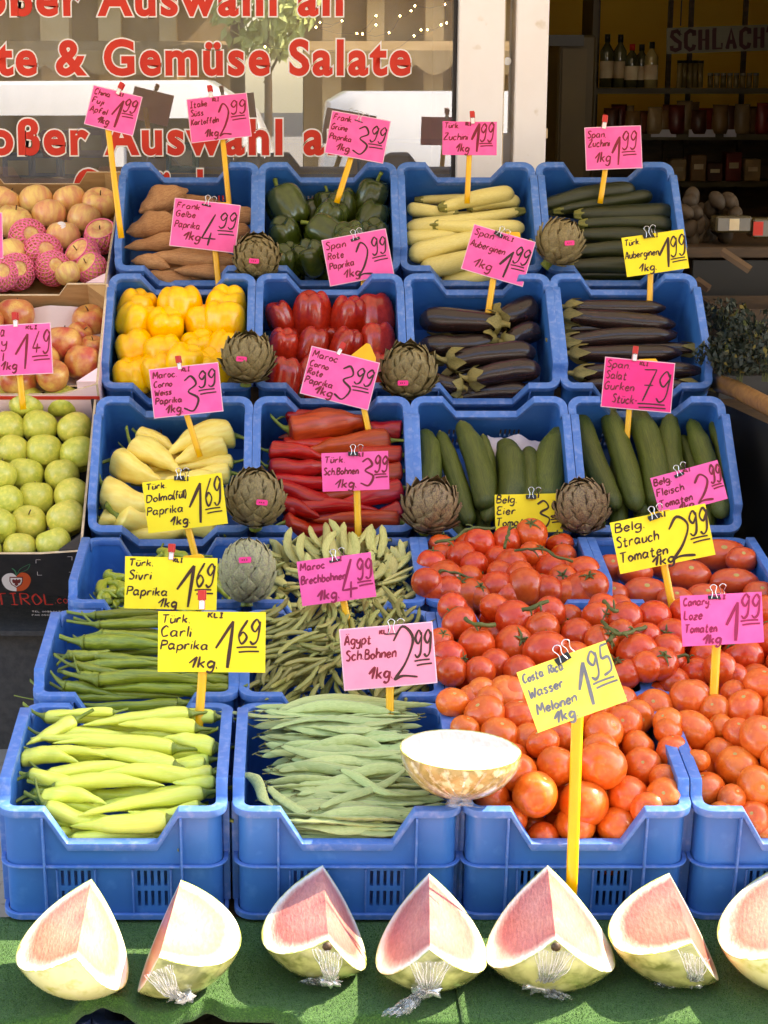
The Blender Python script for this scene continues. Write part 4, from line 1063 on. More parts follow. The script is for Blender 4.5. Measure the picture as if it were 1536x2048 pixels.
def net_mb():
    mb = MB(); n = 18
    for sgn in (-1, 1):
        for k in range(n):
            pts = []
            for i in range(13):
                t = i / 12; f = -PI / 2 + .35 + t * (PI * .62); a = 2 * PI * k / n + sgn * t * 1.5
                r = 1.05 * math.cos(f) ** .86; pts.append((r * math.cos(a), r * math.sin(a), 1.05 * math.sin(f) * .93))
            mb.tube(pts, .042, 5)
    rim = [(1.06 * math.cos(.35 + PI * .62 - PI / 2) ** .86 * math.cos(2 * PI * i / 30), 1.06 * math.cos(.35 + PI * .62 - PI / 2) ** .86 * math.sin(2 * PI * i / 30), 1.05 * math.sin(-PI / 2 + .35 + PI * .62) * .93) for i in range(31)]
    mb.tube(rim, .045, 5)
    return mb
pr_netap = P_el('apple', apple(9, .9), m_fuji, ('foam_net', net_mb(), m_net), ('stem', st_apple, m_wood))
def artichoke(seed, tall=1.0, open_=.12, rows=11):
    """globe of overlapping bracts, tip up (+z), unit radius"""
    rs = random.Random(seed); mb = MB()
    core = [(.001, -.9 * tall), (.5, -.8 * tall), (.82, -.4 * tall), (.9, 0), (.8, .4 * tall), (.5, .76 * tall), (.001, .95 * tall)]
    mb.lathe(core, 18)
    for r in range(rows):
        q = r / (rows - 1); f = -1.0 + q * 2.25; cr = max(.12, math.cos(f)); n = max(4, int(round(3.5 + 6.5 * cr)))
        ln = .74 - .24 * q; wd = min(.42, 3.3 * cr / n)
        for k in range(n):
            a0 = 2 * PI * (k + .5 * (r % 2)) / n + rs.uniform(-.08, .08); rows_ = []
            op = open_ * rs.uniform(.5, 1.5)
            for i in range(6):
                t = i / 5; ff = f - .22 + ln * t
                w_ = wd * (math.sin(PI * min(.97, .22 + .75 * t)) ** .8) * (1 if t < .6 else (1 - ((t - .6) / .4) ** 1.6 * .88))
                lift = .99 + .05 * t + op * t ** 2.6 * 1.2 - .05 * q + .025 * math.sin(3 * t)
                row = []
                for u in (-1, -.5, 0, .5, 1):
                    a = a0 + u * w_ / max(.25, cr)
                    rr = max(.03, math.cos(ff)) * lift * (1 - .07 * u * u)
                    row.append(V3((rr * math.cos(a), rr * math.sin(a), math.sin(ff) * lift * tall)))
                rows_.append(row)
            mb.loft(rows_, closed=False)
    return mb

# ------------------------------------------------------------------ produce: placing
GENPH = []
def lay(prs, x0, y0, x1, y1, th, r, w, lab, cat, grp, dw=0.0, roll=None, c=None):
    """an elongated piece from the pixel of its stem end to the pixel of its tip, lying on the content surface w=(front, back) of row r; th = thickness in px"""
    a = onc(x0, y0, r, *w, dw=dw); b = onc(x1, y1, r, *w, dw=dw)
    n = cnorm(r, *w); x = b - a; L_ = x.length; x.normalize(); y = n.cross(x).normalized(); z = x.cross(y)
    q = rnd(-.5, .5) if roll is None else roll
    y, z = y * math.cos(q) + z * math.sin(q), z * math.cos(q) - y * math.sin(q)
    s = th / FPX * depth((a + b) / 2) / 2
    return put(random.choice(prs), frame(x, y, z, a + n * rnd(-.001, .001), (L_, s, s)), lab, cat, grp)
def axis_frame(c, up, s, spin=None, sq=(1, 1, 1)):
    z = V3(up).normalized(); x = (V3((1, 0, 0)) - z * z.x).normalized(); y = z.cross(x)
    q = rnd(0, 6.28) if spin is None else spin
    x, y = x * math.cos(q) + y * math.sin(q), y * math.cos(q) - x * math.sin(q)
    return frame(x, y, z, c, (s * sq[0], s * sq[1], s * sq[2]))
def relax(items, it=80):
    """push overlapping balls apart along their own sight lines"""
    for _ in range(it):
        for i in range(len(items)):
            for j in range(i + 1, len(items)):
                A, B = items[i], items[j]; d = A['p'] - B['p']; need = .9 * (A['r'] + B['r'])
                if d.length < need:
                    k = (need - d.length) * .25
                    f, g = (A, B) if A['py'] > B['py'] else (B, A)
                    rf = (EYEP - f['p']).normalized(); rg = (EYEP - g['p']).normalized()
                    f['p'] += rf * k; g['p'] -= rg * k
def balls(data, r, w):
    out = []
    for px, py, rad in data:
        p = onc(px, py, r, *w); out.append({'p': p, 'py': py, 'px': px, 'pr': rad, 'r': rad / FPX * depth(p)})
    relax(out)
    X, Yv, Zv = AX[r]
    for b in out:
        v = (b['p'] - ORG[r]).dot(Yv); lo, hi = .018 + b['r'], CL - .016 - b['r']
        b['p'] += Yv * (max(lo, min(hi, v)) - v)
        if r > 2 and (b['p'] - ORG[r]).dot(Zv) - b['r'] < .012:        # below the side rims: stay between the walls of its own crate
            c = max(0, min(3, int((b['p'].x - XL) / .4))); m = .181 - b['r'] * 1.06
            b['p'].x = cratex(c) + max(-m, min(m, b['p'].x - cratex(c)))
    return out
def rows_of(data, tol):
    """reading order names: rows by height in the photograph, then left to right"""
    idx = sorted(range(len(data)), key=lambda i: data[i][1]); rows = []; cur = [idx[0]]
    for i in idx[1:]:
        if data[i][1] - data[cur[0]][1] > tol: rows.append(cur); cur = [i]
        else: cur.append(i)
    rows.append(cur); nm = {}
    for k, rw in enumerate(rows):
        rw.sort(key=lambda i: data[i][0])
        for j, i in enumerate(rw): nm[i] = (k + 1, j + 1, len(rows), len(rw))
    return nm
# ------------------------------------------------------------------ produce: what lies in each crate
def uv_point(u, v, r, c, w, dw=0.0):
    X, Yv, Zv = AX[r]; ww = w[0] + (w[1] - w[0]) * v / CL
    return ORG[r] + X * (cratex(c) + u) + Yv * v + Zv * (ww + dw)
def layuv(prs, u, v, ang, ln, th, r, c, w, dw, lab, cat, grp, roll=None, tilt=0.0):
    X, Yv, Zv = AX[r]; n = cnorm(r, *w); yv = n.cross(X)
    x = (X * math.cos(ang) + yv * math.sin(ang)) * math.cos(tilt) + n * math.sin(tilt)
    y = n.cross(x).normalized(); z = x.cross(y); q = rnd(-.5, .5) if roll is None else roll
    y, z = y * math.cos(q) + z * math.sin(q), z * math.cos(q) - y * math.sin(q)
    return put(random.choice(prs), frame(x, y, z, uv_point(u, v, r, c, w, dw) - x * (ln / 2), (ln, th / 2, th / 2)), lab, cat, grp)

# row 1: pale green pointed peppers
W11 = (-.056, .030); g = 'pale green peppers in the front left crate'; lb = 'pale green pointed pepper among others heaped in the front left crate'
for k in range(13):
    layuv(pr_long, rnd(-.03, .03), .04 + .026 * k, rnd(-.2, .2) + (PI if k % 2 else 0), rnd(.18, .21), .034, 0, 0, W11, -.030 - rnd(0, .01), lb, 'pepper', g)
for k in range(7):
    layuv(pr_long, .07 + rnd(-.01, .02), .08 + .042 * k, PI + rnd(-.25, .25), rnd(.13, .18), .030, 0, 0, W11, -.012, lb, 'pepper', g)
    layuv(pr_long, -.07 + rnd(-.02, .02), .06 + .045 * k, rnd(-.25, .25), rnd(.13, .18), .028, 0, 0, W11, -.014, lb, 'pepper', g)
L11 = [(381, 1428, 166, 1451, 27), (228, 1424, 108, 1432, 17), (394, 1457, 236, 1449, 29), (150, 1440, 52, 1490, 26), (351, 1497, 60, 1476, 30), (270, 1483, 105, 1487, 18), (430, 1499, 322, 1478, 33), (82, 1505, 228, 1516, 20),
       (352, 1534, 160, 1504, 32), (42, 1519, 158, 1526, 34), (92, 1552, 312, 1536, 30), (58, 1550, 178, 1563, 32), (392, 1557, 180, 1553, 31), (107, 1572, 330, 1571, 31), (410, 1587, 155, 1632, 30), (80, 1600, 215, 1610, 34),
       (400, 1612, 255, 1622, 30), (88, 1612, 240, 1672, 33), (338, 1640, 140, 1652, 40), (106, 1666, 190, 1692, 34), (318, 1678, 142, 1692, 34), (410, 1528, 340, 1524, 28), (425, 1545, 350, 1548, 28), (430, 1565, 345, 1566, 27)]
R11 = sorted(range(len(L11)), key=lambda i: L11[i][1] + L11[i][3])
for k, (a, b, c_, d_, t) in enumerate(L11):
    q = R11.index(k); l2 = 'pale green pointed pepper in the front left crate, %s from the %s' % ((ORD[q + 1], 'top') if q < 12 else (ORD[len(L11) - q], 'front'))
    if k == 4: l2 = 'long pale green pepper bowed upward across the middle of the front left crate'
    if k == 5: l2 = 'slender pale green pepper with an upright dark stem in the front left crate'
    if k == 8: l2 = 'curved pale green pepper with a dark withered stem end, middle of the front left crate'
    if k == 14: l2 = 'slim pale green pepper lying diagonally over others near the front rim'
    if k == 20: l2 = 'lowest pale green pepper showing in the notch of the front left crate'
    if k == 18: l2 = 'broad pale green pepper just above the lowest one in the crate notch'
    lay(pr_long, a, b, c_, d_, t * 1.15, 0, W11, l2, 'pepper', g, dw=.004 + .0035 * (k % 3))
# row 1: flat beans
W12 = (-.056, .030); g = 'flat green beans in the front crate'; lb = 'flat green runner bean lying among the others in the front crate'
for lay_, (n, dw) in enumerate(((24, -.03), (34, -.016), (40, -.004), (26, .004))):
    for k in range(n):
        v = .03 + (k + rnd(0, 1)) / n * (.345 if lay_ < 3 else .32); 
        layuv(pr_flat, rnd(-.035, .045), v, rnd(-.13, .13) + (PI if rnd(0, 1) < .5 else 0), rnd(.19, .29), rnd(.017, .025), 0, 1, W12, dw + rnd(-.004, .004), lb, 'bean', g, roll=rnd(-.9, .9))
for a, b, c_, d_, t, l2 in ((638, 1617, 815, 1532, 19, 'flat bean crossing the others diagonally towards the half melon'), (535, 1572, 640, 1636, 24, 'broad flat bean slanting down to the right in the middle of the flat beans'),
                            (486, 1545, 545, 1615, 24, 'flat bean hanging down along the left wall of its crate'), (575, 1655, 890, 1605, 23, 'long flat bean rising to the right above the crate notch'),
                            (590, 1685, 790, 1690, 22, 'flat bean nearest the notch edge of its crate'), (437, 1423, 600, 1432, 9, 'thin dark flat bean poking over the left rear corner of its crate'),
                            (560, 1492, 830, 1520, 20, 'pale flat bean arching in the upper middle of the bean crate'), (540, 1460, 800, 1440, 19, 'flat bean curved along the top of the bean heap'), (680, 1540, 820, 1590, 20, 'flat bean slanting towards the right crate wall below the half melon')):
    lay(pr_flat, a, b, c_, d_, t, 0, W12, l2, 'bean', g, dw=.014, roll=rnd(-.2, .3))

# row 1: round tomatoes
W13 = (-.048, .075)
T13 = [(905, 1405, 30), (1240, 1405, 33), (1290, 1400, 30), (1150, 1385, 32), (1100, 1375, 33), (980, 1405, 32), (1060, 1480, 34), (940, 1500, 32), (956, 1343, 30), (1008, 1362, 40), (946, 1395, 36), (1025, 1386, 33), (969, 1428, 38), (1041, 1434, 37), (930, 1457, 27), (999, 1473, 38), (1086, 1486, 31), (1125, 1476, 32), (1207, 1464, 38), (1249, 1447, 35), (1275, 1434, 33),
       (1112, 1532, 39), (1204, 1532, 46), (1276, 1493, 31), (1285, 1534, 38), (1070, 1590, 43), (1168, 1607, 48), (982, 1597, 36), (1256, 1594, 41), (1034, 1545, 38), (1126, 1656, 21), (1158, 1675, 39), (1236, 1659, 39),
       (1150, 1432, 34), (1195, 1418, 34), (1330, 1594, 37), (1020, 1520, 34), (960, 1540, 36), (1090, 1420, 34), (1300, 1630, 32), (1020, 1640, 33), (1200, 1500, 34), (1330, 1560, 30), (1086, 1680, 33), (1312, 1412, 33), (1336, 1446, 30), (1345, 1500, 30)]
T14 = [(1378, 1393, 41), (1384, 1461, 39), (1489, 1416, 37), (1469, 1387, 28), (1440, 1453, 26), (1336, 1464, 29), (1520, 1475, 40), (1477, 1467, 30), (1350, 1515, 36), (1441, 1507, 33), (1475, 1535, 41), (1409, 1580, 37), (1463, 1597, 28),
       (1514, 1575, 39), (1506, 1640, 37), (1520, 1359, 36), (1531, 1690, 32), (1395, 1521, 25), (1455, 1640, 32), (1568, 1520, 38), (1570, 1620, 38), (1430, 1420, 30), (1600, 1450, 38), (1560, 1420, 36)]
NUM = ['zero', 'one', 'two', 'three', 'four', 'five', 'six', 'seven', 'eight', 'nine', 'ten', 'eleven', 'twelve', 'thirteen', 'fourteen', 'fifteen', 'sixteen', 'seventeen', 'eighteen', 'nineteen', 'twenty']
def tomatoes(data, r, c, w, prs, lab, cat, g, under=16, deep=(-.05, -.105), special={}, ur=.034, upb=(0, -.25, .9), oval=0.0, lab0=''):
    its = balls(data, r, w); nm = rows_of(data, 17)
    for i, b in enumerate(its):
        here = '%s, row %s down, %s from its left' % (lab0, NUM[nm[i][0]], ORD[nm[i][1]])
        up = V3(upb) + V3((rnd(-.7, .7), rnd(-.8, .5), rnd(-.5, .2)))
        if g.startswith('vine') and i % 4: up = V3((rnd(-1, 1), rnd(.1, 1), rnd(-.7, .5)))
        pr = random.choice(prs); sq = (1 + rnd(-.02, .02 + oval), 1 + rnd(-.03, .03), 1.04 + rnd(-.03, .04))
        if (i in special) and special[i][1]: pr, up = special[i][1], V3(special[i][2])
        put(pr, axis_frame(b['p'], up, b['r'] * 1.07, None, sq), special[i][0] if i in special and special[i][0] else here, cat, g)
    for i, j, dp in [(i, j, dp) for i in range(5) for j in range(5) for dp in deep if not (j == 0 and dp == deep[0] and r == 0)]:
        if 1:
            u = -.145 + .0725 * i + rnd(-.008, .008); v = .066 + .066 * j + rnd(-.008, .008)
            put(random.choice(prs), axis_frame(uv_point(u, v, r, c, w, dp), V3((rnd(-.5, .5), rnd(.2, .8), 1)), ur * 1.05), lab, cat, g)
lt = 'orange-red round tomato lying in the heap of the front crate behind the yellow melon sign'
tomatoes(T13, 0, 2, W13, pr_tom, lab0='orange-red tomato under the melon sign', lab=lt, cat='tomato', g='round tomatoes in the front crate',
         special={28: ('round tomato showing a dark green calyx underneath, by the right front shoulder of its crate', pr_tomc, (.2, -.75, -.45)), 21: ('round tomato left of the yellow stick of the melon sign, second largest', None, (0, 0, 1)),
                  22: ('largest round tomato, just right of the yellow stick of the melon sign', pr_tom[0], (.2, .6, .3)), 26: ('large round tomato half covered by the yellow stick, low in the front crate', pr_tom[1], (.1, .4, .8)),
                  15: ('round tomato showing its pale stem scar, left below the melon sign', pr_tom[0], (.1, -.35, .85)), 27: ('round tomato lying right beside the half melon, low left in the front crate', pr_tom[2], (.3, .5, .6)), 32: ('round tomato at the right foot of the notch in the front tomato crate', pr_tom[0], (.5, .5, .6)),
                  43: ('round tomato at the left foot of the notch in the front tomato crate', pr_tomc, (.75, -.6, -.1)), 20: ('round tomato with a pale blossom end at the right rear corner of its crate', pr_tom[0], (.2, -.85, .1))})
tomatoes(T14, 0, 3, W13, pr_tom, 'orange-red tomato in the front crate cut off by the right edge of the picture', 'tomato', 'tomatoes in the right front crate', lab0='orange-red tomato at the right edge', oval=.1,
         special={0: ('large orange-red tomato left of the yellow stick of the pink Canary card', pr_tom[0], (0, .3, 1)), 1: ('oval orange-red tomato just below the largest one beside the Canary stick', pr_tom[1], (.6, .6, .5)),
                  10: ('tomato with a pale stem scar on its upper left, right front crate', pr_tom[0], (-.25, -.3, .9)), 13: ('tomato with a pale scar facing the viewer at the right picture edge', pr_tom[1], (.1, -.85, .35))})

# row 2: long dark green peppers
W21 = (-.012, .028); g = 'long dark green peppers'; lb = 'long dark green pepper among others in the second crate from the front left'
for k in range(14):
    layuv(pr_dlong, rnd(-.03, .03), .03 + .026 * k, rnd(-.15, .15) + (PI if k % 3 == 0 else 0), rnd(.19, .22), .025, 1, 0, W21, -.022, lb, 'pepper', g)
L21 = [(195, 1250, 420, 1252, 19), (200, 1268, 430, 1272, 21), (165, 1286, 340, 1292, 33), (185, 1313, 350, 1318, 24), (160, 1337, 340, 1330, 22), (192, 1360, 430, 1370, 26), (160, 1353, 230, 1362, 22), (436, 1385, 200, 1377, 24),
                                       (107, 1393, 285, 1395, 19), (385, 1405, 250, 1416, 16), (127, 1370, 240, 1392, 23), (135, 1310, 220, 1300, 22), (460, 1362, 330, 1352, 20), (470, 1378, 380, 1372, 18), (150, 1330, 260, 1345, 18), (455, 1345, 330, 1335, 18)]
R21 = sorted(range(len(L21)), key=lambda i: L21[i][1] + L21[i][3])
for k, (a, b, c_, d_, t) in enumerate(L21):
    lay(pr_dlong, a, b, c_, d_, t * 1.15, 1, W21, 'long dark green pepper, %s from the top of its heap' % ORD[R21.index(k) + 1] if k not in (2, 5, 7, 8) else {2: 'thick wrinkled dark green pepper left of the Carli card', 5: 'long curved dark green pepper below the Carli card', 7: 'slim dark green pepper pointing left just behind the pale green peppers', 8: 'dark green pepper lowest at the left front of its crate'}[k], 'pepper', g, dw=.006 + .004 * (k % 3))
lay(pr_dlong, 75, 1400, 245, 1421, 8, 1, W21, 'thin pale green pod lying over the front of the dark green peppers', 'bean', None, dw=.02)
# row 2: thin beans
W22 = (-.03, .016); g = 'thin green beans'; lb = 'thin green bean in the tangled heap behind the flat beans'
for k in range(285):
    u, v = rnd(-.165, .17), rnd(.02, .37)
    base = 1.35 + 1.5 * noise.noise(V3((u * 9, v * 7, 3.3))) - (.45 if u < -.03 and v > .17 else 0)
    layuv(pr_thin, u, v, base + rnd(-.22, .22) + (PI if rnd(0, 1) < .4 else 0), rnd(.065, .105), rnd(.0095, .0125), 1, 1, W22, rnd(-.035, .02) + .02 * (1 - (u / .17) ** 2), lb, 'bean', g, tilt=rnd(-.3, .3))
lay(pr_thin, 555, 1310, 640, 1262, 10, 1, W22, 'long thin bean sticking up to the right above the tangled thin beans', 'bean', g, dw=.045)
# row 3: broad beans
W32 = (-.035, .0); g = 'pale broad beans'; lb = 'pale broad bean in the heap around the pink Brech card'
for k in range(150):
    u, v = rnd(-.16, .165), rnd(.03, .37)
    layuv(pr_broad, u, v, PI / 2 + (u * -3.2) + rnd(-.9, .9) + (PI if rnd(0, 1) < .3 else 0), rnd(.07, .10), rnd(.018, .025), 2, 1, W32, rnd(-.03, .022), lb, 'bean', g, tilt=rnd(.1, .9) * (1 if v > .2 else -.3))
for k in range(15):
    u = rnd(-.15, .15)
    layuv(pr_broad, u, .32 + rnd(-.05, .03), PI / 2 - u * 2.5 + rnd(-.5, .5), rnd(.085, .11), .022, 2, 1, W32, .03, lb, 'bean', g, tilt=rnd(.2, .6))
# row 3: curled peppers
W31 = (-.03, .01); g = 'curled green peppers'; lb = 'small curled light green pepper beside the yellow Sivri card'
for a, b, c_, d_, t in ((215, 1205, 250, 1150, 20), (240, 1190, 205, 1165, 20), (195, 1205, 235, 1195, 18), (250, 1160, 225, 1140, 18), (270, 1210, 235, 1215, 18), (260, 1180, 290, 1140, 20), (228, 1215, 262, 1200, 18), (300, 1160, 330, 1200, 20),
                        (350, 1150, 390, 1200, 20), (420, 1160, 450, 1205, 20), (560, 1200, 520, 1212, 18), (455, 1205, 500, 1215, 16), (540, 1212, 480, 1218, 18), (300, 1215, 360, 1218, 18), (200, 1190, 218, 1172, 18)):
    lay(pr_siv, a, b, c_, d_, t * 1.35, 2, W31, lb, 'pepper', g, dw=rnd(0, .012))
for k in range(16): layuv(pr_siv, rnd(-.13, .13), rnd(.05, .34), rnd(0, 6.2), rnd(.08, .11), .026, 2, 0, W31, -.018, lb, 'pepper', g)
# rows 2 and 3: vine tomatoes
W33, W23 = (.015, .07), (.015, .07)
T33 = [(960, 1087, 33), (1013, 1082, 28), (1063, 1068, 31), (923, 1112, 30), (863, 1127, 29), (948, 1132, 28), (995, 1120, 27), (1022, 1132, 33), (1065, 1110, 27), (1000, 1147, 26), (1103, 1142, 33), (1125, 1158, 29), (1168, 1142, 30), (888, 1160, 38), (938, 1157, 27),
       (995, 1175, 33), (933, 1195, 37), (1053, 1185, 37), (1133, 1187, 28), (1168, 1210, 39), (1103, 1210, 34), (1040, 1150, 28), (1080, 1175, 28), (1190, 1180, 30), (1200, 1212, 31), (853, 1165, 29), (872, 1200, 30), (905, 1218, 30), (960, 1215, 30), (1020, 1215, 30), (1065, 1222, 29)]
T23 = [(880, 1285, 28), (905, 1350, 30), (960, 1345, 31), (1100, 1360, 32), (1250, 1350, 32), (1180, 1370, 30), (1320, 1390, 28), (870, 1340, 26), (918, 1247, 33), (988, 1215, 28), (1030, 1240, 38), (953, 1290, 36), (1028, 1292, 40), (1085, 1260, 34), (1155, 1270, 33), (1093, 1307, 46), (1203, 1285, 34), (1250, 1240, 35), (1308, 1235, 33), (1275, 1310, 41), (1345, 1272, 34), (898, 1317, 34), (1238, 1215, 26),
       (1150, 1320, 34), (1210, 1340, 34), (1040, 1345, 34), (1100, 1225, 30), (990, 1330, 32), (1195, 1235, 30), (1290, 1275, 30), (1240, 1270, 30), (1300, 1350, 30), (1322, 1328, 33), (1335, 1300, 32), (1205, 1215, 28), (905, 1215, 29)]
T24 = [(1488, 1315, 38), (1413, 1317, 34), (1393, 1347, 31), (1443, 1347, 34), (1528, 1222, 31), (1370, 1225, 30), (1513, 1365, 36), (1455, 1250, 34), (1540, 1280, 36), (1400, 1270, 32), (1345, 1330, 30), (1570, 1330, 36), (1480, 1380, 28), (1350, 1370, 30)]
vb = (0, -.1, .75)
tomatoes(T33, 2, 2, W33, pr_vtom, 'red vine tomato in the upper heap of the vine tomato crates', 'tomato', 'vine tomatoes in the upper crate', lab0='red vine tomato in the upper heap', ur=.032, upb=vb,
         special={2: ('topmost vine tomato, in front of the yellow Eier card', pr_vtom[0], (-.1, -.45, .85)), 4: ('leftmost vine tomato of the upper heap, beside the broad beans', pr_vtom[1], (.1, .1, 1)), 12: ('round vine tomato at the right rear of the upper heap, next to the beef tomatoes', pr_vtom[2], (0, .8, .3)), 11: ('vine tomato turned so its dark green calyx faces the viewer, upper heap', pr_vtom[0], (-.1, -.8, .5))})
tomatoes(T23, 1, 2, W23, pr_vtom, 'red vine tomato in the lower heap above the yellow melon sign', 'tomato', 'vine tomatoes in the lower crate', lab0='red vine tomato in the lower heap', ur=.033, upb=vb,
         special={19: ('large vine tomato right of the upper corner of the yellow melon sign', pr_vtom[0], (-.3, .7, .5)), 21: ('vine tomato with a dark star calyx at the left wall, behind the pink bean card', pr_vtom[1], (.8, -.5, .2)), 15: ('widest vine tomato, directly above the clip of the melon sign', pr_vtom[2], (0, .7, .6))})
tomatoes(T24, 1, 3, W23, pr_vtom, 'red vine tomato in the right crate around the pink Canary card', 'tomato', 'vine tomatoes at the right edge', lab0='red vine tomato around the pink Canary card', ur=.033, upb=vb)
def vine(pts, r, w, rad, lab, dw=.03):
    P = smoothpath([onc(x, y, r, *w, dw=dw + q) for x, y, q in pts], 5)
    mb = MB(); n = len(P)
    P = [p + V3((noise.noise(p * 60), noise.noise(p * 60 + V3((9, 0, 0))), noise.noise(p * 60 + V3((0, 9, 0))))) * .004 for p in P]
    mb.tube(P, [rad * (1 + .5 * noise.noise(p * 90)) for p in P], 7)
    for i in range(3, n - 2, 4):
        dv = V3((rnd(-1, 1), rnd(-1, .3), rnd(-1, .6))).normalized() * rnd(.012, .024)
        mb.tube(smoothpath([P[i], P[i] + dv * .6 + V3((0, 0, .003)), P[i] + dv], 3), [rad * .7, rad * .6, rad * .6, rad * .6, rad * .5, rad * .4, rad * .35], 5)
    o = mb.build('tomato_vine', m_tst, None, True)
    return tag(o, lab, 'vine stem', 'cut vine stems among the tomatoes')
vine([(868, 1085, .01), (905, 1078, .02), (940, 1058, .02), (990, 1056, .01)], 2, W33, .0035, 'vine stem over the upper left of the vine tomatoes')
vine([(1008, 1098, .01), (1016, 1070, .02), (1022, 1048, .03)], 2, W33, .0036, 'upright vine stem left of the topmost vine tomato')
vine([(1030, 1100, .01), (1085, 1098, .02), (1110, 1112, .015), (1145, 1122, .0)], 2, W33, .003, 'vine stem over the upper right of the vine tomatoes')
vine([(872, 1165, .01), (882, 1143, .02), (910, 1146, .02), (955, 1162, .01)], 2, W33, .003, 'forked vine stem beside the leftmost vine tomatoes')
vine([(1045, 1222, .02), (1070, 1212, .03), (1097, 1202, .035)], 1, W23, .0042, 'thick cut vine stem pointing right, middle of the vine tomatoes')
vine([(930, 1238, .01), (955, 1250, .02), (990, 1248, .01)], 1, W23, .0045, 'short thick vine stem at the left of the lower vine tomatoes')
vine([(1203, 1243, .02), (1232, 1266, .025), (1262, 1262, .02), (1290, 1256, .01)], 1, W23, .0042, 'vine stem reaching right above the large vine tomato')
vine([(1232, 1266, .02), (1220, 1282, .015), (1228, 1292, .0)], 1, W23, .004, 'bent vine stem at the left of the large vine tomato')
vine([(1342, 1318, .02), (1372, 1310, .02), (1380, 1330, .02), (1405, 1332, .01)], 1, W23, .003, 'thin vine stem left below the pink Canary card')
vine([(1208, 1202, .02), (1222, 1218, .03), (1236, 1224, .02)], 1, W23, .004, 'short cut vine stem between the two vine tomato heaps')
# row 3: beef tomatoes
W34 = (-.03, .02)
B34 = [(1223, 1137, 34, 1), (1290, 1187, 40, 1.25), (1378, 1152, 38, 1.2), (1443, 1112, 42, 1.35), (1483, 1120, 33, 1), (1468, 1165, 34, 1.5), (1412, 1195, 33, 1.3), (1330, 1130, 34, 1.1), (1270, 1145, 33, 1.1), (1520, 1190, 33, 1.1), (1350, 1200, 32, 1.2), (1225, 1190, 33, 1)]
its = balls([b[:3] for b in B34], 2, W34); nm = rows_of(B34, 24)
BL = ['beef tomato at the far left behind the Strauch card', 'large smooth beef tomato left of the yellow stick of the Strauch card', 'oval beef tomato just right of the Strauch stick', 'biggest oval beef tomato, highest at the right', 'beef tomato at the upper right crate wall', 'wide flat beef tomato above the pink Canary card',
      'beef tomato right behind the clip of the pink Canary card', 'beef tomato hidden behind the middle of the Strauch card', 'beef tomato behind the lower left of the Strauch card', 'beef tomato low at the right crate wall', 'low beef tomato between the Strauch stick and the Canary card', 'beef tomato low at the left crate wall']
for k, b in enumerate(its):
    put(random.choice(pr_btom), frame(V3((1, 0, 0)), V3((0, .75, .66)), V3((0, -.66, .75)), b['p'], (b['r'] * B34[k][3] * .98, b['r'] * 1.05, b['r'] * 1.1)), BL[k], 'tomato', 'beef tomatoes')
# row 4: pale peppers, red peppers, cucumbers
W41 = (-.035, -.085); g = 'pale yellow pointed peppers'
PL = [(468, 868, 335, 908, 44, 'topmost pale yellow pepper, tip pointing left'), (452, 892, 345, 928, 38, 'pale yellow pepper just below the topmost one, ribbed'), (275, 868, 350, 902, 30, 'narrow pale yellow pepper with a curled stem at the upper left'), (262, 893, 360, 944, 42, 'pale yellow pepper slanting right below the one with the curled stem'),
      (230, 918, 322, 962, 48, 'plump pale yellow pepper at the left wall, third from the top'), (205, 980, 340, 1006, 58, 'broad pale yellow pepper whose green stem sticks out over the left rim'), (200, 1040, 262, 1062, 42, 'small pale yellow pepper low in the left corner'), (232, 1030, 372, 1092, 60, 'large curved pale yellow pepper lowest in the notch'),
      (440, 1050, 330, 1080, 46, 'pale yellow pepper low right behind the yellow stick'), (468, 925, 350, 936, 26, 'slim ribbed pale yellow pepper at the right, third from the top'), (462, 945, 330, 958, 34, 'pale yellow pepper above the clip of the Dolma card'), (450, 1000, 330, 1010, 44, 'pale yellow pepper behind the Dolma card'), (210, 1010, 300, 1030, 40, 'pale yellow pepper just under the broad one at the left'), (440, 975, 320, 980, 40, 'pale yellow pepper behind the upper right of the Dolma card')]
for k, (a, b, c_, d_, t, l2) in enumerate(PL): lay(pr_pale, a, b, c_, d_, t * 1.3, 3, W41, l2, 'pepper', g, dw=.01 * (k in (0, 5, 7)) - .012 * (k in (6, 9, 12)))
for k in range(6): layuv(pr_pale, rnd(-.03, .03), .05 + .055 * k, rnd(-.3, .3), .17, .05, 3, 0, W41, -.045, 'pale yellow pointed pepper lying underneath the others in its crate', 'pepper', g)
W42 = (-.035, -.07); g = 'long red pointed peppers'; lb = 'long dark red pointed pepper in the heap behind the pink bean card'
L42 = [(577, 864, 740, 842, 54), (570, 830, 690, 830, 26), (782, 880, 605, 905, 34), (805, 862, 720, 850, 32), (537, 903, 650, 917, 28), (536, 938, 660, 932, 34), (558, 975, 685, 1012, 38), (806, 977, 680, 1008, 34), (568, 1043, 665, 1072, 34), (802, 1042, 625, 1040, 28),
                                       (806, 910, 690, 903, 28), (806, 942, 690, 950, 30), (572, 1018, 760, 1022, 28), (806, 1015, 690, 1062, 28), (545, 958, 690, 965, 24), (565, 890, 700, 880, 26), (800, 1070, 640, 1082, 26), (540, 1000, 640, 1035, 28)]
R42 = sorted(range(len(L42)), key=lambda i: L42[i][1] + L42[i][3])
for k, (a, b, c_, d_, t) in enumerate(L42):
    lay(pr_red, a, b, c_, d_, t * 1.32, 3, W42, {0: 'big red pointed pepper with a green stem, topmost and lying across', 6: 'orange-red pointed pepper right of the artichoke', 2: 'red pointed pepper whose stem sticks out to the right near the top', 8: 'red pointed pepper lowest at the left, above the broad beans'}.get(k, 'dark red pointed pepper, %s from the top of its heap' % ORD[R42.index(k) + 1]), 'pepper', g, dw=.014 if k == 0 else .004 * (k % 3))
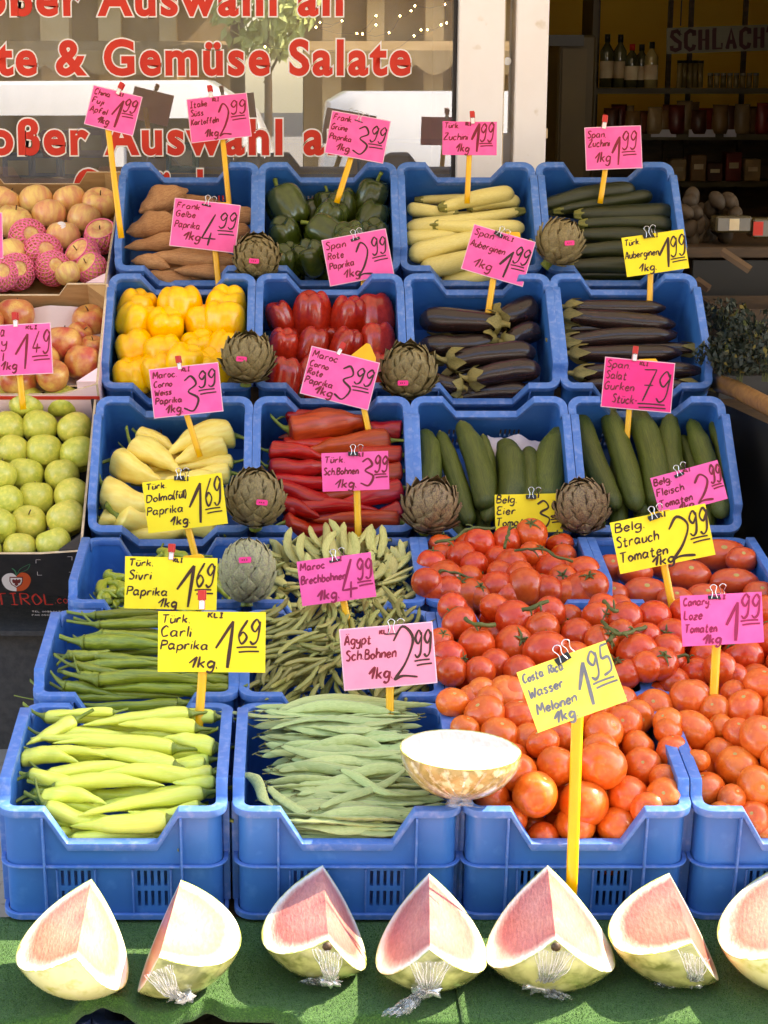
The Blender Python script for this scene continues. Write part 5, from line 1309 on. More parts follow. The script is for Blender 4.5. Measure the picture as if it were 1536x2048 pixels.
for k in range(8): layuv(pr_red, rnd(-.02, .02), .04 + .045 * k, rnd(-.2, .2) + (PI if k % 2 else 0), .25, .046, 3, 1, W42, -.028, lb, 'pepper', g)
W43 = (-.03, -.08); g = 'cucumbers'
for k, (a, b, c_, d_, t, l2) in enumerate([(850, 862, 850, 985, 44, 'leftmost cucumber, behind the grey artichoke'), (880, 866, 940, 1052, 36, 'brighter green cucumber, second from the left, slanting right'), (922, 846, 972, 1018, 46, 'big curved cucumber lying over the others, tip pointing down'), (966, 872, 974, 1045, 32, 'narrow cucumber just right of the big curved one'),
                                           (1010, 882, 1016, 1020, 54, 'thick cucumber standing before the white paper'), (1058, 896, 1056, 1020, 40, 'shorter cucumber with a hooked end before the white paper'), (1122, 860, 1098, 1010, 58, 'thickest cucumber at the right wall of the crate with the paper')]):
    lay(pr_cuc, a, b, c_, d_, t * 1.12, 3, W43, l2, 'cucumber', g, dw=.02 if k == 2 else 0)
for k, (a, b, c_, d_, t, l2) in enumerate([(1154, 812, 1233, 1018, 42, 'cucumber leaning at the left wall of the end crate, long and slanting right'), (1210, 806, 1275, 1020, 44, 'second slanting cucumber from the left in the end crate'), (1272, 818, 1315, 1015, 52, 'thick cucumber in the middle of the end crate'), (1340, 830, 1356, 985, 44, 'upright cucumber right of the yellow stick in the end crate'),
                                           (1382, 842, 1447, 1035, 42, 'long cucumber reaching down to the right front corner of the end crate'), (1424, 846, 1455, 965, 28, 'thin pointed cucumber at the right wall of the end crate'), (1365, 872, 1392, 960, 26, 'thin cucumber hidden between two thicker ones in the end crate'), (1152, 880, 1172, 1000, 30, 'dark cucumber hidden at the left wall of the end crate'), (1240, 900, 1290, 1030, 34, 'dark cucumber lying deeper between the slanting ones')]):
    lay(pr_cuc, a, b, c_, d_, t * 1.12, 3, W43, l2, 'cucumber', g, dw=-.025 if k in (6, 7, 8) else 0)
for c in (2, 3):
    for k in range(6): layuv(pr_cuc, -.14 + .056 * k, .16, -PI / 2 + rnd(-.1, .1), .27, .044, 3, c, W43, -.045, 'cucumber lying underneath in the ' + ('crate with the white paper' if c == 2 else 'end crate'), 'cucumber', 'cucumbers under the top layer')
mb = MB(); n = 18; vs = []
pa, pb_, pc = onc(975, 868, 3, -.05, -.12, dw=-.0), onc(1098, 880, 3, -.05, -.12, dw=-.0), onc(1000, 1010, 3, -.05, -.12, dw=-.03)
for i in range(n + 1):
    for j in range(n + 1):
        s_, t = i / n, j / n
        p = pa + (pb_ - pa) * s_ + (pc - pa) * t; nn = cnorm(3, *W43)
        vs.append(p + nn * (.014 * noise.noise(V3((s_ * 3, t * 3, 4))) + .006 * noise.noise(V3((s_ * 9, t * 9, 2))) - .004) + AX[3][1] * (.012 * noise.noise(V3((s_ * 5, 0, 7))) * (1 - t)))
mb.add(vs, [(i * (n + 1) + j, (i + 1) * (n + 1) + j, (i + 1) * (n + 1) + j + 1, i * (n + 1) + j + 1) for i in range(n) for j in range(n)])
tag(mb.build('wrapping_paper', m_liner, None, True), 'crumpled white wrapping paper behind the cucumbers', 'paper')
# row 5: bell peppers
def bells(data, key, r, w, desc, g, upb, tol, tall=1.0):
    its = balls([d[:3] for d in data], r, w); nm = rows_of(data, tol)
    for i, b in enumerate(its):
        kr, kc, nr, nc = nm[i]
        l2 = '%s, %s from the left in the %s row from the top' % (desc, ORD[kc], ORD[kr])
        up = V3(upb) + V3((rnd(-.45, .45), rnd(-.4, .25), rnd(-.1, .1)))
        s = b['r'] * 1.1
        if len(data[i]) > 3: up = V3(data[i][3])
        put(random.choice(pr_bell[key]), axis_frame(b['p'], up, s, None, (1, 1, tall)), l2, 'pepper', g)
W51 = (-.015, -.045)
bells([(277, 597, 39), (361, 592, 44), (457, 594, 43), (252, 644, 42), (331, 650, 39), (406, 644, 40), (484, 641, 45), (252, 698, 41), (325, 706, 41), (400, 698, 41), (462, 698, 40), (257, 752, 42), (315, 768, 40), (421, 744, 42), (370, 770, 38)], 'y', 4, W51, 'yellow bell pepper', 'yellow bell peppers', (0, .0, 1), 30, .84)
W52 = (-.04, -.10)
bells([(560, 636, 28), (624, 620, 39), (697, 636, 36), (762, 622, 37), (565, 696, 32), (624, 693, 32), (690, 698, 33), (763, 688, 36), (568, 758, 36), (622, 756, 34), (690, 760, 36), (765, 752, 36), (640, 795, 32), (715, 800, 34)], 'r', 4, W52, 'red bell pepper', 'red bell peppers', (0, .1, 1), 30, .98)
# dark interior of those crates is covered by a second layer
for c, key in ((0, 'y'), (1, 'r')):
    for i in range(3):
        for j in range(3):
            put(random.choice(pr_bell[key]), axis_frame(uv_point(-.11 + .11 * i, .07 + .11 * j, 4, c, W52, -.06), (0, -.5, .8), .046), ('yellow' if c == 0 else 'red') + ' bell pepper hidden under the top layer of its crate', 'pepper', 'bell peppers under the top layer')
W53 = (-.035, -.075); g = 'thick aubergines'
for k, (a, b, c_, d_, t, l2) in enumerate([(1000, 648, 838, 640, 46, 'thick aubergine with a bluish gleam on its left end, topmost at the left'), (992, 640, 1072, 610, 52, 'thick aubergine behind the topmost one, rounded end at the upper right'), (992, 682, 838, 692, 42, 'thick aubergine second from the top, calyx at its right'), (895, 722, 1072, 704, 44, 'thick aubergine with a pale calyx at its left, third from the top'),
                                           (938, 758, 1082, 738, 42, 'thick aubergine with a calyx at the left, fourth from the top'), (925, 775, 826, 755, 38, 'thick aubergine half hidden behind the big artichoke'), (900, 800, 1060, 782, 38, 'lowest thick aubergine showing in the notch of the crate'), (1010, 690, 1080, 660, 40, 'thick aubergine in the shade at the right crate wall')]):
    lay(pr_aub, a, b, c_, d_, t * 1.15, 4, W53, l2, 'aubergine', g, dw=.012 if k in (0, 3, 4) else -.012)
for k in range(5): layuv(pr_aub, rnd(-.02, .02), .06 + .07 * k, rnd(-.2, .2), .24, .055, 4, 2, W53, -.055, 'thick aubergine lying underneath the others in its crate', 'aubergine', 'aubergines under the top layer')
W54 = (-.035, -.065); g = 'slim aubergines'
for k, (a, b, c_, d_, t, l2) in enumerate([(1132, 614, 1332, 616, 30, 'slim aubergine, topmost, slightly bowed'), (1128, 632, 1352, 650, 36, 'slim aubergine with a long dry stem, second from the top'), (1124, 686, 1354, 672, 33, 'slim reddish-brown aubergine, third from the top, stem over the left rim'), (1142, 708, 1364, 706, 33, 'slim aubergine, fourth from the top'),
                                           (1395, 700, 1180, 690, 26, 'slim aubergine lying deeper, calyx at the right wall'), (1150, 748, 1408, 742, 32, 'slim aubergine behind the pink Salat card, tip at the right'), (1395, 775, 1150, 772, 32, 'lowest slim aubergine in the crate at the stall end'), (1130, 660, 1300, 660, 26, 'slim aubergine hidden between the second and third ones')]):
    lay(pr_saub, a, b, c_, d_, t * 1.15, 4, W54, l2, 'aubergine', g, dw=-.02 if k in (4, 7) else .004)
for k in range(5): layuv(pr_saub, rnd(-.02, .02), .06 + .07 * k, rnd(-.1, .1), .28, .04, 4, 3, W54, -.045, 'slim aubergine lying underneath the others in its crate', 'aubergine', 'aubergines under the top layer')
# row 6
W61 = (-.035, -.08); g = 'sweet potatoes'
for k, (a, b, c_, d_, t, l2) in enumerate([(278, 425, 376, 380, 50, 'topmost sweet potato, thick end cut by the right'), (252, 465, 360, 442, 50, 'plump sweet potato at the left wall, second from the top'), (248, 495, 420, 478, 36, 'long sweet potato pointing at the left wall, third from the top'), (295, 512, 490, 522, 38, 'long spindle-shaped sweet potato in the middle of its heap'),
                                           (348, 540, 500, 548, 34, 'sweet potato low right, in front of the notch'), (292, 545, 400, 566, 40, 'lowest sweet potato showing in the notch'), (420, 440, 520, 432, 40, 'sweet potato behind the pink Gelbe card at the right wall'), (440, 480, 510, 470, 40, 'sweet potato right of the pink Gelbe card'), (330, 470, 430, 455, 36, 'sweet potato behind the left edge of the pink Gelbe card'), (262, 522, 340, 535, 30, 'small sweet potato in shade at the lower left')]):
    lay(pr_pot, a, b, c_, d_, t * 1.1, 5, W61, l2, 'sweet potato', g, dw=.008 if k in (0, 1, 3) else -.008)
for k in range(6): layuv(pr_pot, rnd(-.04, .04), .05 + .06 * k, rnd(-.3, .3), .22, .055, 5, 0, W61, -.05, 'sweet potato lying underneath the others in its crate', 'sweet potato', 'sweet potatoes under the top layer')
W62 = (-.045, -.08)
bells([(561, 415, 40, (.45, -.3, -.9)), (618, 394, 32), (654, 399, 28, (0, 0, -1)), (686, 412, 32), (745, 389, 33, (-.3, .1, -1)), (750, 441, 34), (661, 437, 34), (654, 469, 37, (.8, -.3, -.5)), (569, 474, 34), (581, 521, 33), (771, 474, 32), (622, 535, 34), (655, 532, 32), (725, 525, 34), (700, 480, 34), (765, 520, 32), (560, 540, 30), (690, 550, 30)], 'g', 5, W62, 'dark green bell pepper', 'green bell peppers', (0, -.2, .9), 26, 1.02)
for i in range(3):
    for j in range(3): put(random.choice(pr_bell['g']), axis_frame(uv_point(-.11 + .11 * i, .07 + .11 * j, 5, 1, W62, -.07), (0, -.5, .8), .045), 'dark green bell pepper hidden under the top layer of its crate', 'pepper', 'bell peppers under the top layer')
W63 = (-.03, -.075); g = 'pale zucchini'
for k, (a, b, c_, d_, t, l2) in enumerate([(886, 415, 1028, 386, 31, 'topmost pale zucchini with a dark stem at its left'), (910, 424, 814, 416, 25, 'pale zucchini behind the topmost one, end at the left wall'), (1036, 424, 812, 455, 29, 'long pale zucchini second from the top'), (870, 450, 1050, 456, 28, 'pale zucchini with a pointed stem at its left, third from the top'), (915, 466, 810, 478, 30, 'short-looking yellowish pale zucchini at the left wall'),
                                           (985, 468, 818, 512, 37, 'pale zucchini slanting down to the left, middle of its heap'), (1000, 498, 840, 540, 37, 'pale zucchini slanting down to the left, second lowest'), (1010, 535, 884, 562, 36, 'lowest pale zucchini showing in the notch'), (940, 415, 1040, 402, 26, 'pale zucchini end behind the topmost one at the right'), (1065, 490, 940, 505, 32, 'pale zucchini behind the pink Auberginen card')]):
    lay(pr_zuc, a, b, c_, d_, t * 1.15, 5, W63, l2, 'zucchini', g, dw=.012 if k in (0, 3) else -.01 * (k in (1, 4, 8)))
for k in range(6): layuv(pr_zuc, rnd(-.02, .02), .05 + .06 * k, rnd(-.2, .2), .26, .04, 5, 2, W63, -.045, 'pale zucchini lying underneath the others in its crate', 'zucchini', 'zucchini under the top layer')
W64 = (-.035, -.065); g = 'dark zucchini'
for k, (a, b, c_, d_, t, l2) in enumerate([(1082, 412, 1270, 378, 32, 'topmost dark zucchini, pale stem end at its left'), (1118, 420, 1305, 392, 28, 'dark zucchini behind the topmost one'), (1160, 430, 1345, 424, 34, 'dark zucchini with a pale scratch, reaching beyond the right wall'), (1168, 448, 1345, 452, 34, 'dark zucchini with a green stem right of the artichoke'),
                                           (1160, 470, 1345, 480, 34, 'dark zucchini behind the yellow Auberginen card'), (1150, 504, 1330, 506, 33, 'dark zucchini in the lower middle, right of the artichoke foot'), (1140, 532, 1320, 532, 31, 'second lowest dark zucchini'), (1170, 560, 1310, 562, 30, 'lowest dark zucchini showing in the notch')]):
    lay(pr_dzuc, a, b, c_, d_, t * 1.12, 5, W64, l2, 'zucchini', g, dw=.012 if k in (0, 2) else 0)
for k in range(6): layuv(pr_dzuc, rnd(-.02, .02), .05 + .06 * k, rnd(-.2, .2), .26, .04, 5, 3, W64, -.042, 'dark zucchini lying underneath the others in its crate', 'zucchini', 'zucchini under the top layer')

# ------------------------------------------------------------------ apples
def apples(data, F, w, prs, desc, g, upb, tol, alt={}):
    its = []
    for d in data:
        p = oncarton(d[0], d[1], F, w); its.append({'p': p, 'py': d[1], 'px': d[0], 'r': d[2] / FPX * depth(p)})
    relax(its); vis = [i for i in range(len(data)) if data[i][0] > -16]; nm0 = rows_of([data[i] for i in vis], tol); nm = {vis[k]: v for k, v in nm0.items()}
    for i, b in enumerate(its):
        kr, kc, nr, nc = nm.get(i, (0, 0, 0, 0)); fl = data[i][3] if len(data[i]) > 3 else ''
        pr = random.choice(prs[:2]); up = V3(upb) + V3((rnd(-.5, .5), rnd(-.4, .4), rnd(-.2, .3))); dd = desc
        if fl == 's': pr = prs[-1]; dd = desc + ' with a white sticker'; up = V3((0, .25, 1))
        if fl == 'n': pr = pr_netap; dd = 'apple in a pink foam net'; up = V3((-.5 + .2 * (i % 3), -.5, .6))
        if fl == 'f': pr = pr_netap; dd = 'apple nearly covered by a pink foam net'; up = V3((-.3, .8, -.3))
        if fl == 'u': up = V3((.1, -.45, .9))
        put(pr, axis_frame(b['p'], up, b['r'] * 1.02, 0 if fl == 's' else None), ('%s, %s row down, %s from the left' % (dd, ORD[kr], ORD[kc])) if kr else desc + ' beyond the left edge of the picture', 'apple', g)
apples([(53, 807, 35), (125, 802, 38, 's'), (5, 805, 34), (79, 855, 36), (150, 859, 36), (16, 857, 34), (25, 903, 34), (88, 903, 36), (158, 909, 37), (50, 950, 37), (124, 952, 34), (-4, 951, 36), (72, 997, 36), (144, 993, 36), (13, 1004, 34), (57, 1047, 37, 'u'), (133, 1038, 38), (-4, 1054, 36), (40, 1098, 33), (107, 1088, 36), (-30, 1105, 34), (-60, 1000, 36), (-60, 900, 36), (-65, 810, 36)],
       Fgreen, -.045, pr_gap, 'green apple', 'green apples in the black carton', (0, .55, .7), 24)
apples([(72, 403, 34), (139, 402, 33), (200, 410, 36, 'u'), (11, 403, 31), (98, 432, 35), (168, 440, 34), (27, 445, 37), (126, 474, 34, 's'), (204, 473, 33, 'n'), (56, 476, 36, 'f'), (22, 511, 34), (86, 507, 37, 'f'), (166, 513, 33, 'n'), (33, 544, 35, 'f'), (106, 537, 33, 'f'), (183, 537, 30, 'n'), (0, 548, 33, 'f'), (136, 547, 26), (-40, 440, 36), (-45, 510, 36), (-30, 545, 34, 'f')],
       Ffuji, -.05, pr_fuj, 'yellow and pink apple', 'apples in pink foam nets', (0, .3, .8), 22)
apples([(31, 632, 38, 's'), (181, 644, 37), (126, 688, 38, 's'), (158, 672, 28), (166, 726, 37), (186, 698, 28), (105, 752, 33), (36, 760, 36), (40, 695, 36), (82, 722, 36), (-20, 700, 36), (-30, 640, 36)], Fgala, -.055, pr_gal, 'red and yellow apple', 'red and yellow apples in the middle carton', (.4, -.1, .8), 26)

# ------------------------------------------------------------------ artichokes on the crate corners
pr_art = [artichoke(1, 1.02, .10, 8), artichoke(2, .98, .15, 9), artichoke(3, 1.0, .12, 8), artichoke(4, 1.18, .05, 8)]
art_me = {}
def artichoke_at(px, py, pr, Y, up, k, m, lab, stk=None, seed=0, spin=None):
    p = at_y(px, py, Y); r = pr / FPX * depth(p) / 1.08
    key = (k, m.name)
    if key not in art_me:
        me = pr_art[k].mesh('artichoke', m)
        art_me[key] = me
    o = mesh_obj('artichoke', art_me[key]); M = axis_frame(p, up, r, spin if spin is not None else seed * 1.3); o.matrix_world = M
    tag(o, lab, 'artichoke', 'artichokes on the crate corners')
    mb = MB(); mb.tube(smoothpath([(0, 0, -.85), (.03, 0, -1.15), (.06, .03, -1.32)], 3), [.26, .24, .23, .22, .22, .23, .24], 10)
    s = mb.build('stem', m_stem, o, True)
    if stk:
        d = ray(*stk).normalized(); oc = EYEP - p; b = oc.dot(d); cc = oc.dot(oc) - (r * 1.12) ** 2; t = -b - math.sqrt(max(0, b * b - cc)); h = EYEP + d * t
        n = (h - p).normalized(); n = (n + V3((0, -.6, .1))).normalized()
        x = V3((1, 0, -.08 if seed % 2 else .05)).normalized(); y = n.cross(x).normalized(); x = y.cross(n)
        Mi = M.inverted() @ frame(x, y, n, h)
        mb = MB(); w_, h_ = .0135, .0065
        pts = [(-w_, -h_ * .7), (-w_ * .85, -h_), (w_ * .85, -h_), (w_, -h_ * .6), (w_, h_ * .7), (w_ * .85, h_), (-w_ * .85, h_), (-w_, h_ * .6)]
        mb.prism(pts, 'z', -.0008, .0008); mb.v = [tuple(Mi @ V3(v)) for v in mb.v]
        mb.build('price_tag', m_spnk, o)
        mb = MB()
        for q in (-.006, -.0015, .004): mb.box((q, 0, .0011), (.0022, .0034, .0004))
        mb.v = [tuple(Mi @ V3(v)) for v in mb.v]; mb.build('tag_print', m_bprint, o)
artichoke_at(513, 514, 50, 5.28, (-.05, -.75, .62), 0, m_art, 'olive artichoke between the sweet potatoes and the green bell peppers, pink tag on its front', (508, 522), 1)
artichoke_at(1120, 485, 49, 5.28, (.42, -.28, .85), 2, m_art, 'olive artichoke tipped to the right before the dark zucchini, pink tag at its right', (1139, 486), 2)
artichoke_at(495, 716, 54, 4.88, (.05, -.45, .88), 1, m_art, 'olive artichoke between the yellow and the red bell peppers, pink tag on its front', (483, 718), 3)
artichoke_at(817, 742, 60, 4.88, (.0, -.62, .75), 2, m_art, 'spread open artichoke between the red bell peppers and the thick aubergines', (806, 766), 4)
artichoke_at(511, 996, 62, 4.47, (.05, -.4, .9), 0, m_art, 'large artichoke between the pale yellow and the red pointed peppers', (524, 1005), 5)
artichoke_at(862, 1012, 59, 4.47, (.15, -.45, .85), 1, m_artv, 'brownish untagged artichoke left of the yellow Eier card', None, 6)
artichoke_at(1164, 1012, 58, 4.47, (-.2, -.5, .8), 0, m_artv, 'violet-brown untagged artichoke overlapping the right of the yellow Eier card', None, 7)
artichoke_at(495, 1142, 60, 4.06, (.02, -.08, 1), 3, m_artg, 'grey-green artichoke standing upright with its tip up, right of the Sivri card', (490, 1120), 8)
# ------------------------------------------------------------------ melons
def melon_mat(name, seed, flesh1, flesh2):
    m = bpy.data.materials.new(name); m.use_nodes = True; N = m.node_tree.nodes; L = m.node_tree.links.new
    b = N['Principled BSDF']; b.inputs['Roughness'].default_value = .3; b.inputs['Coat Weight'].default_value = .7; b.inputs['Coat Roughness'].default_value = .18
    b.inputs['Subsurface Weight'].default_value = .1; b.inputs['Subsurface Scale'].default_value = .02
    a = N.new('ShaderNodeAttribute'); a.attribute_name = 'q'
    tc = N.new('ShaderNodeTexCoord'); mp = N.new('ShaderNodeMapping'); mp.inputs['Scale'].default_value = (60, 16, 60); mp.inputs['Location'].default_value = (seed, seed, 0)
    L(tc.outputs['Object'], mp.inputs[0])
    nz = N.new('ShaderNodeTexNoise'); nz.inputs['Scale'].default_value = 1; nz.inputs['Detail'].default_value = 5; nz.inputs['Distortion'].default_value = 1.2; L(mp.outputs[0], nz.inputs[0])
    ad = N.new('ShaderNodeMath'); ad.operation = 'MULTIPLY_ADD'; ad.inputs[1].default_value = .10; L(nz.outputs[0], ad.inputs[0]); L(a.outputs['Fac'], ad.inputs[2])
    sb_ = N.new('ShaderNodeMath'); sb_.operation = 'SUBTRACT'; sb_.inputs[1].default_value = .05; L(ad.outputs[0], sb_.inputs[0])
    cr = N.new('ShaderNodeValToRGB'); e = cr.color_ramp.elements
    e[0].position = .0; e[0].color = flesh1; e[1].position = .985; e[1].color = srgb(186, 196, 90)
    for p, c in ((.3, flesh2), (.74, flesh1), (.83, srgb(226, 178, 156)), (.885, srgb(244, 226, 210)), (.925, srgb(248, 246, 240)), (.965, srgb(238, 240, 206))):
        q = e.new(p); q.color = c
    L(sb_.outputs[0], cr.inputs[0])
    mx = N.new('ShaderNodeMix'); mx.data_type = 'RGBA'; mx.blend_type = 'OVERLAY'; mx.inputs[0].default_value = .5
    gr = N.new('ShaderNodeTexNoise'); gr.inputs['Scale'].default_value = 3.5; gr.inputs['Detail'].default_value = 6; L(mp.outputs[0], gr.inputs[0])
    L(cr.outputs[0], mx.inputs[6]); L(gr.outputs[0], mx.inputs[7]); L(mx.outputs[2], b.inputs['Base Color'])
    bp = N.new('ShaderNodeBump'); bp.inputs['Strength'].default_value = .35; bp.inputs['Distance'].default_value = .004; L(gr.outputs[0], bp.inputs['Height']); L(bp.outputs[0], b.inputs['Normal'])
    return m
m_flesh = [melon_mat('melon_flesh_%s' % n, s, a, b) for n, s, a, b in (('pale', 1, srgb(208, 132, 106), srgb(222, 166, 136)), ('pink', 5, srgb(194, 116, 102), srgb(206, 140, 122)), ('white', 9, srgb(226, 214, 196), srgb(232, 216, 196)))]
m_rind = mat('melon_rind', srgb(192, 190, 124), srgb(116, 122, 62), .25, 24, stretch=(1, .3, 1), dist=.8, coat=.8, rnd=.08, c3=srgb(206, 206, 130), scale3=30, f3=(.5, .7))
m_rindp = mat('pale_melon_rind', srgb(232, 228, 172), srgb(214, 210, 142), .25, 14, stretch=(1, .4, 1), dist=.5, coat=.8, c3=srgb(190, 186, 90), scale3=40, f3=(.55, .75))
m_film = film_mat(.12, .6)
m_knot = film_mat(.4, .9); m_knot.name = 'film_knot'
def wedge(name, A, B, Rr, roll, mf, mr, lab, half=47, scar=True):
    """melon quarter: A pole towards the viewer, B far pole (world points on the cut edge), rind downwards"""
    y = (B - A); a = y.length / 2; y.normalize(); x = V3((1, 0, 0)); x = (x - y * x.dot(y)).normalized(); z = x.cross(y)
    q = R(roll); x, z = x * math.cos(q) - z * math.sin(q), z * math.cos(q) + x * math.sin(q)
    M = frame(x, y, z, (A + B) / 2)
    root = empty(name, (0, 0, 0), lab, 'melon piece', 'melon quarters on the green matting'); root.matrix_world = M
    ns, nk, nph = 40, 14, 24; mb = MB(); qs = []
    S = [-math.cos(PI * i / ns) for i in range(ns + 1)]
    rho = lambda s: Rr * math.sqrt(max(0, 1 - s * s)) ** .94
    for sg in (-1, 1):
        ph = R(half) * sg; dx, dz = math.sin(ph), -math.cos(ph); b0 = len(mb.v)
        vs = []
        for s in S:
            for k in range(nk + 1):
                r = rho(s) * k / nk; vs.append((dx * r, a * s, dz * r)); qs.append(math.sqrt(max(0, (r / Rr) ** 2 + abs(s) ** 2.4 * (1 if k else .9)) ) if True else 0)
        mb.add(vs, [(i * (nk + 1) + k, (i + 1) * (nk + 1) + k, (i + 1) * (nk + 1) + k + 1, i * (nk + 1) + k + 1) for i in range(ns) for k in range(nk)])
    me = mb.mesh('flesh', mf, True, fix=False)
    at = me.attributes.new('q', 'FLOAT', 'POINT'); at.data.foreach_set('value', [min(1.0, v) for v in qs])
    mesh_obj('flesh', me, root)
    mb = MB(); vs = []
    for s in S:
        for k in range(nph + 1):
            ph = R(half) * (-1 + 2 * k / nph); r = rho(s) * (1 + .006); vs.append((math.sin(ph) * r, a * s * 1.004, -math.cos(ph) * r))
    mb.add(vs, [(i * (nph + 1) + k, i * (nph + 1) + k + 1, (i + 1) * (nph + 1) + k + 1, (i + 1) * (nph + 1) + k) for i in range(ns) for k in range(nph)])
    mb.build('rind', mr, root, True)
    mb = MB(); scar and mb.lathe([(.001, .0), (.005, .001), (.008, .004), (.001, .005)], 9, M=Matrix.Translation((0, -a * 1.0, -.010)) @ Matrix.Rotation(PI / 2, 4, 'X')); scar and mb.build('stem_scar', m_wood, root, True)
    return root, M, a
def film(root, M, pts, kn, n, wd, seed):
    """gathered cling film: a crumpled fan from the rind to the knot, a frayed tail beyond it (world points)"""
    rs = random.Random(seed); Mi = M.inverted(); mb = MB(); md = M.to_3x3().normalized().transposed()
    out = (md @ V3((0, -.8, .6))).normalized()
    def crumple(path, w0, w1, amp, lift, jag=0):
        rows = []; nt = len(path); nu = 16
        for i, p in enumerate(path):
            t = i / (nt - 1); w_ = w0 + (w1 - w0) * t; row = []
            for k in range(nu + 1):
                u = -1 + 2 * k / nu
                q = V3((u * 2.1, t * 1.3, seed * 3.1)); f = noise.noise(q * 2.2) ; g_ = 1 - 2.2 * abs(noise.noise(q * 4.5 + V3((5, 0, 0))))
                x = p + V3((u * w_, 0, 0)) + out * (amp * (g_ + .6 * f) * (.3 + w_ / max(w0, w1)) + lift) + noise.noise_vector(q * 7) * amp * .5
                if jag and i == nt - 1: x += V3((0, 0, 0)) + (path[-1] - path[-2]) * rs.uniform(-1.5, 1.5)
                row.append(x)
            rows.append(row)
        mb.loft(rows, closed=False)
    L = [Mi @ p for p in pts]
    up = smoothpath(L[:3], 7); tail = smoothpath(L[2:], 8)
    tb = MB()
    for k in range(11):
        s0 = (k - 5) / 5 * wd * 1.5; P = []
        for i, p in enumerate(up):
            t = i / (len(up) - 1)
            P.append(p + V3((s0 * (1 - t) ** 1.3 + .0 * t, 0, 0)) + out * (.003 + .004 * noise.noise(V3((k * 2.3, t * 4, seed)))) + noise.noise_vector(V3((k * 1.7, t * 5, seed))) * .004)
        tb.tube(P, [rs.uniform(.0004, .0008) * (1 + 1.3 * i / len(P)) for i in range(len(P))], 5)
    tb.build('film_creases', m_knot, root, True)
    crumple(up, wd * 1.2, wd * .4, .009, .002)
    crumple(tail, wd * .45, wd * .9, .011, .005, 1); crumple(tail, wd * .35, wd * .6, .012, .009, 1)
    o = mb.build('cling_film', m_film, root, True)
    mb = MB(); k = L[2]; rings = []
    for i in range(9):
        f = -PI / 2 + PI * i / 8; ring = []
        for j in range(16):
            a = 2 * PI * j / 16; d = V3((1.5 * math.cos(f) * math.cos(a), math.cos(f) * math.sin(a), .8 * math.sin(f)))
            ring.append(k + out * .006 + d * wd * .62 * (1 + .9 * noise.noise(d * 2.6 + V3((seed, 0, 0)))))
        rings.append(ring)
    mb.loft(rings, caps=False); mb.build('film_knot', m_knot, root, True)
    return o
ZR = lambda r: ZM + .006 + r * 1.0
MEL = [((152, 1915), (190, 1728), .126, 14, 0, 1, 'leftmost large melon quarter with pale apricot flesh and pale yellow rind', []),
       ((318, 1915), (367, 1747), .123, -22, 0, 0, 'second melon quarter from the left, right face blazing in the sun', [((335, 1935), 0), ((370, 1990), -.5), ((350, 2000), -.8)]),
       ((657, 1880), (645, 1733), .123, 13, 1, 0, 'third melon quarter from the left, pink with a broad left face and green rind', [((650, 1900), 0), ((660, 1958), -.5), ((615, 1970), -.8)]),
       ((860, 1900), (858, 1737), .126, -3, 1, 0, 'fourth melon quarter, its clear film hanging down in a long tail', [((858, 1903), 0), ((850, 1975), -.6), ((790, 2032), -1)]),
       ((1112, 1880), (1095, 1735), .145, 0, 1, 0, 'fifth and broadest melon quarter, clear film bunched below, beside the yellow stick', [((1112, 1885), 0), ((1075, 1965), -.6), ((1120, 2000), -1)]),
       ((1385, 1887), (1338, 1750), .128, 17, 1, 0, 'sixth melon quarter tilted right, pink left face and striped green rind', [((1390, 1900), 0), ((1378, 1958), -.5), ((1320, 1975), -1)])]
for i, (v, ap, rr, roll, fm, rm, lab, fl) in enumerate(MEL):
    zr = ZR(rr) - (.012 if i else .0); A = at_z(*v, zr); B = at_z(*ap, zr)
    lim = .29
    if (B - A).length > lim: B = A + (B - A).normalized() * lim
    B.z += .004
    root, M, a = wedge('melon_quarter', A, B, rr, roll, m_flesh[fm], m_rindp if rm else m_rind, lab, scar=i in (2, 4))
    if not i: continue
    k_ = at_z(fl[1][0][0], fl[1][0][1], ZM + .030) + V3((0, -.01, 0)); t_ = at_z(fl[2][0][0], fl[2][0][1], ZM + .009)
    P = [A + V3((0, -.010, -.016)), (A + k_) / 2 + V3((0, -.026, -.012)), k_, (k_ + t_) / 2 + V3((0, 0, .002)), t_]
    film(root, M, P, .62, 7, .024 if i in (3, 4) else .017, i)
# seventh piece, cut by the picture edge: one face towards the viewer
zr = ZR(.12); A = at_z(1590, 1905, zr); B = at_z(1585, 1722, zr)
wedge('melon_quarter', A, B, .135, 16, m_flesh[0], m_rindp, 'large pale melon quarter cut off by the right edge of the picture')

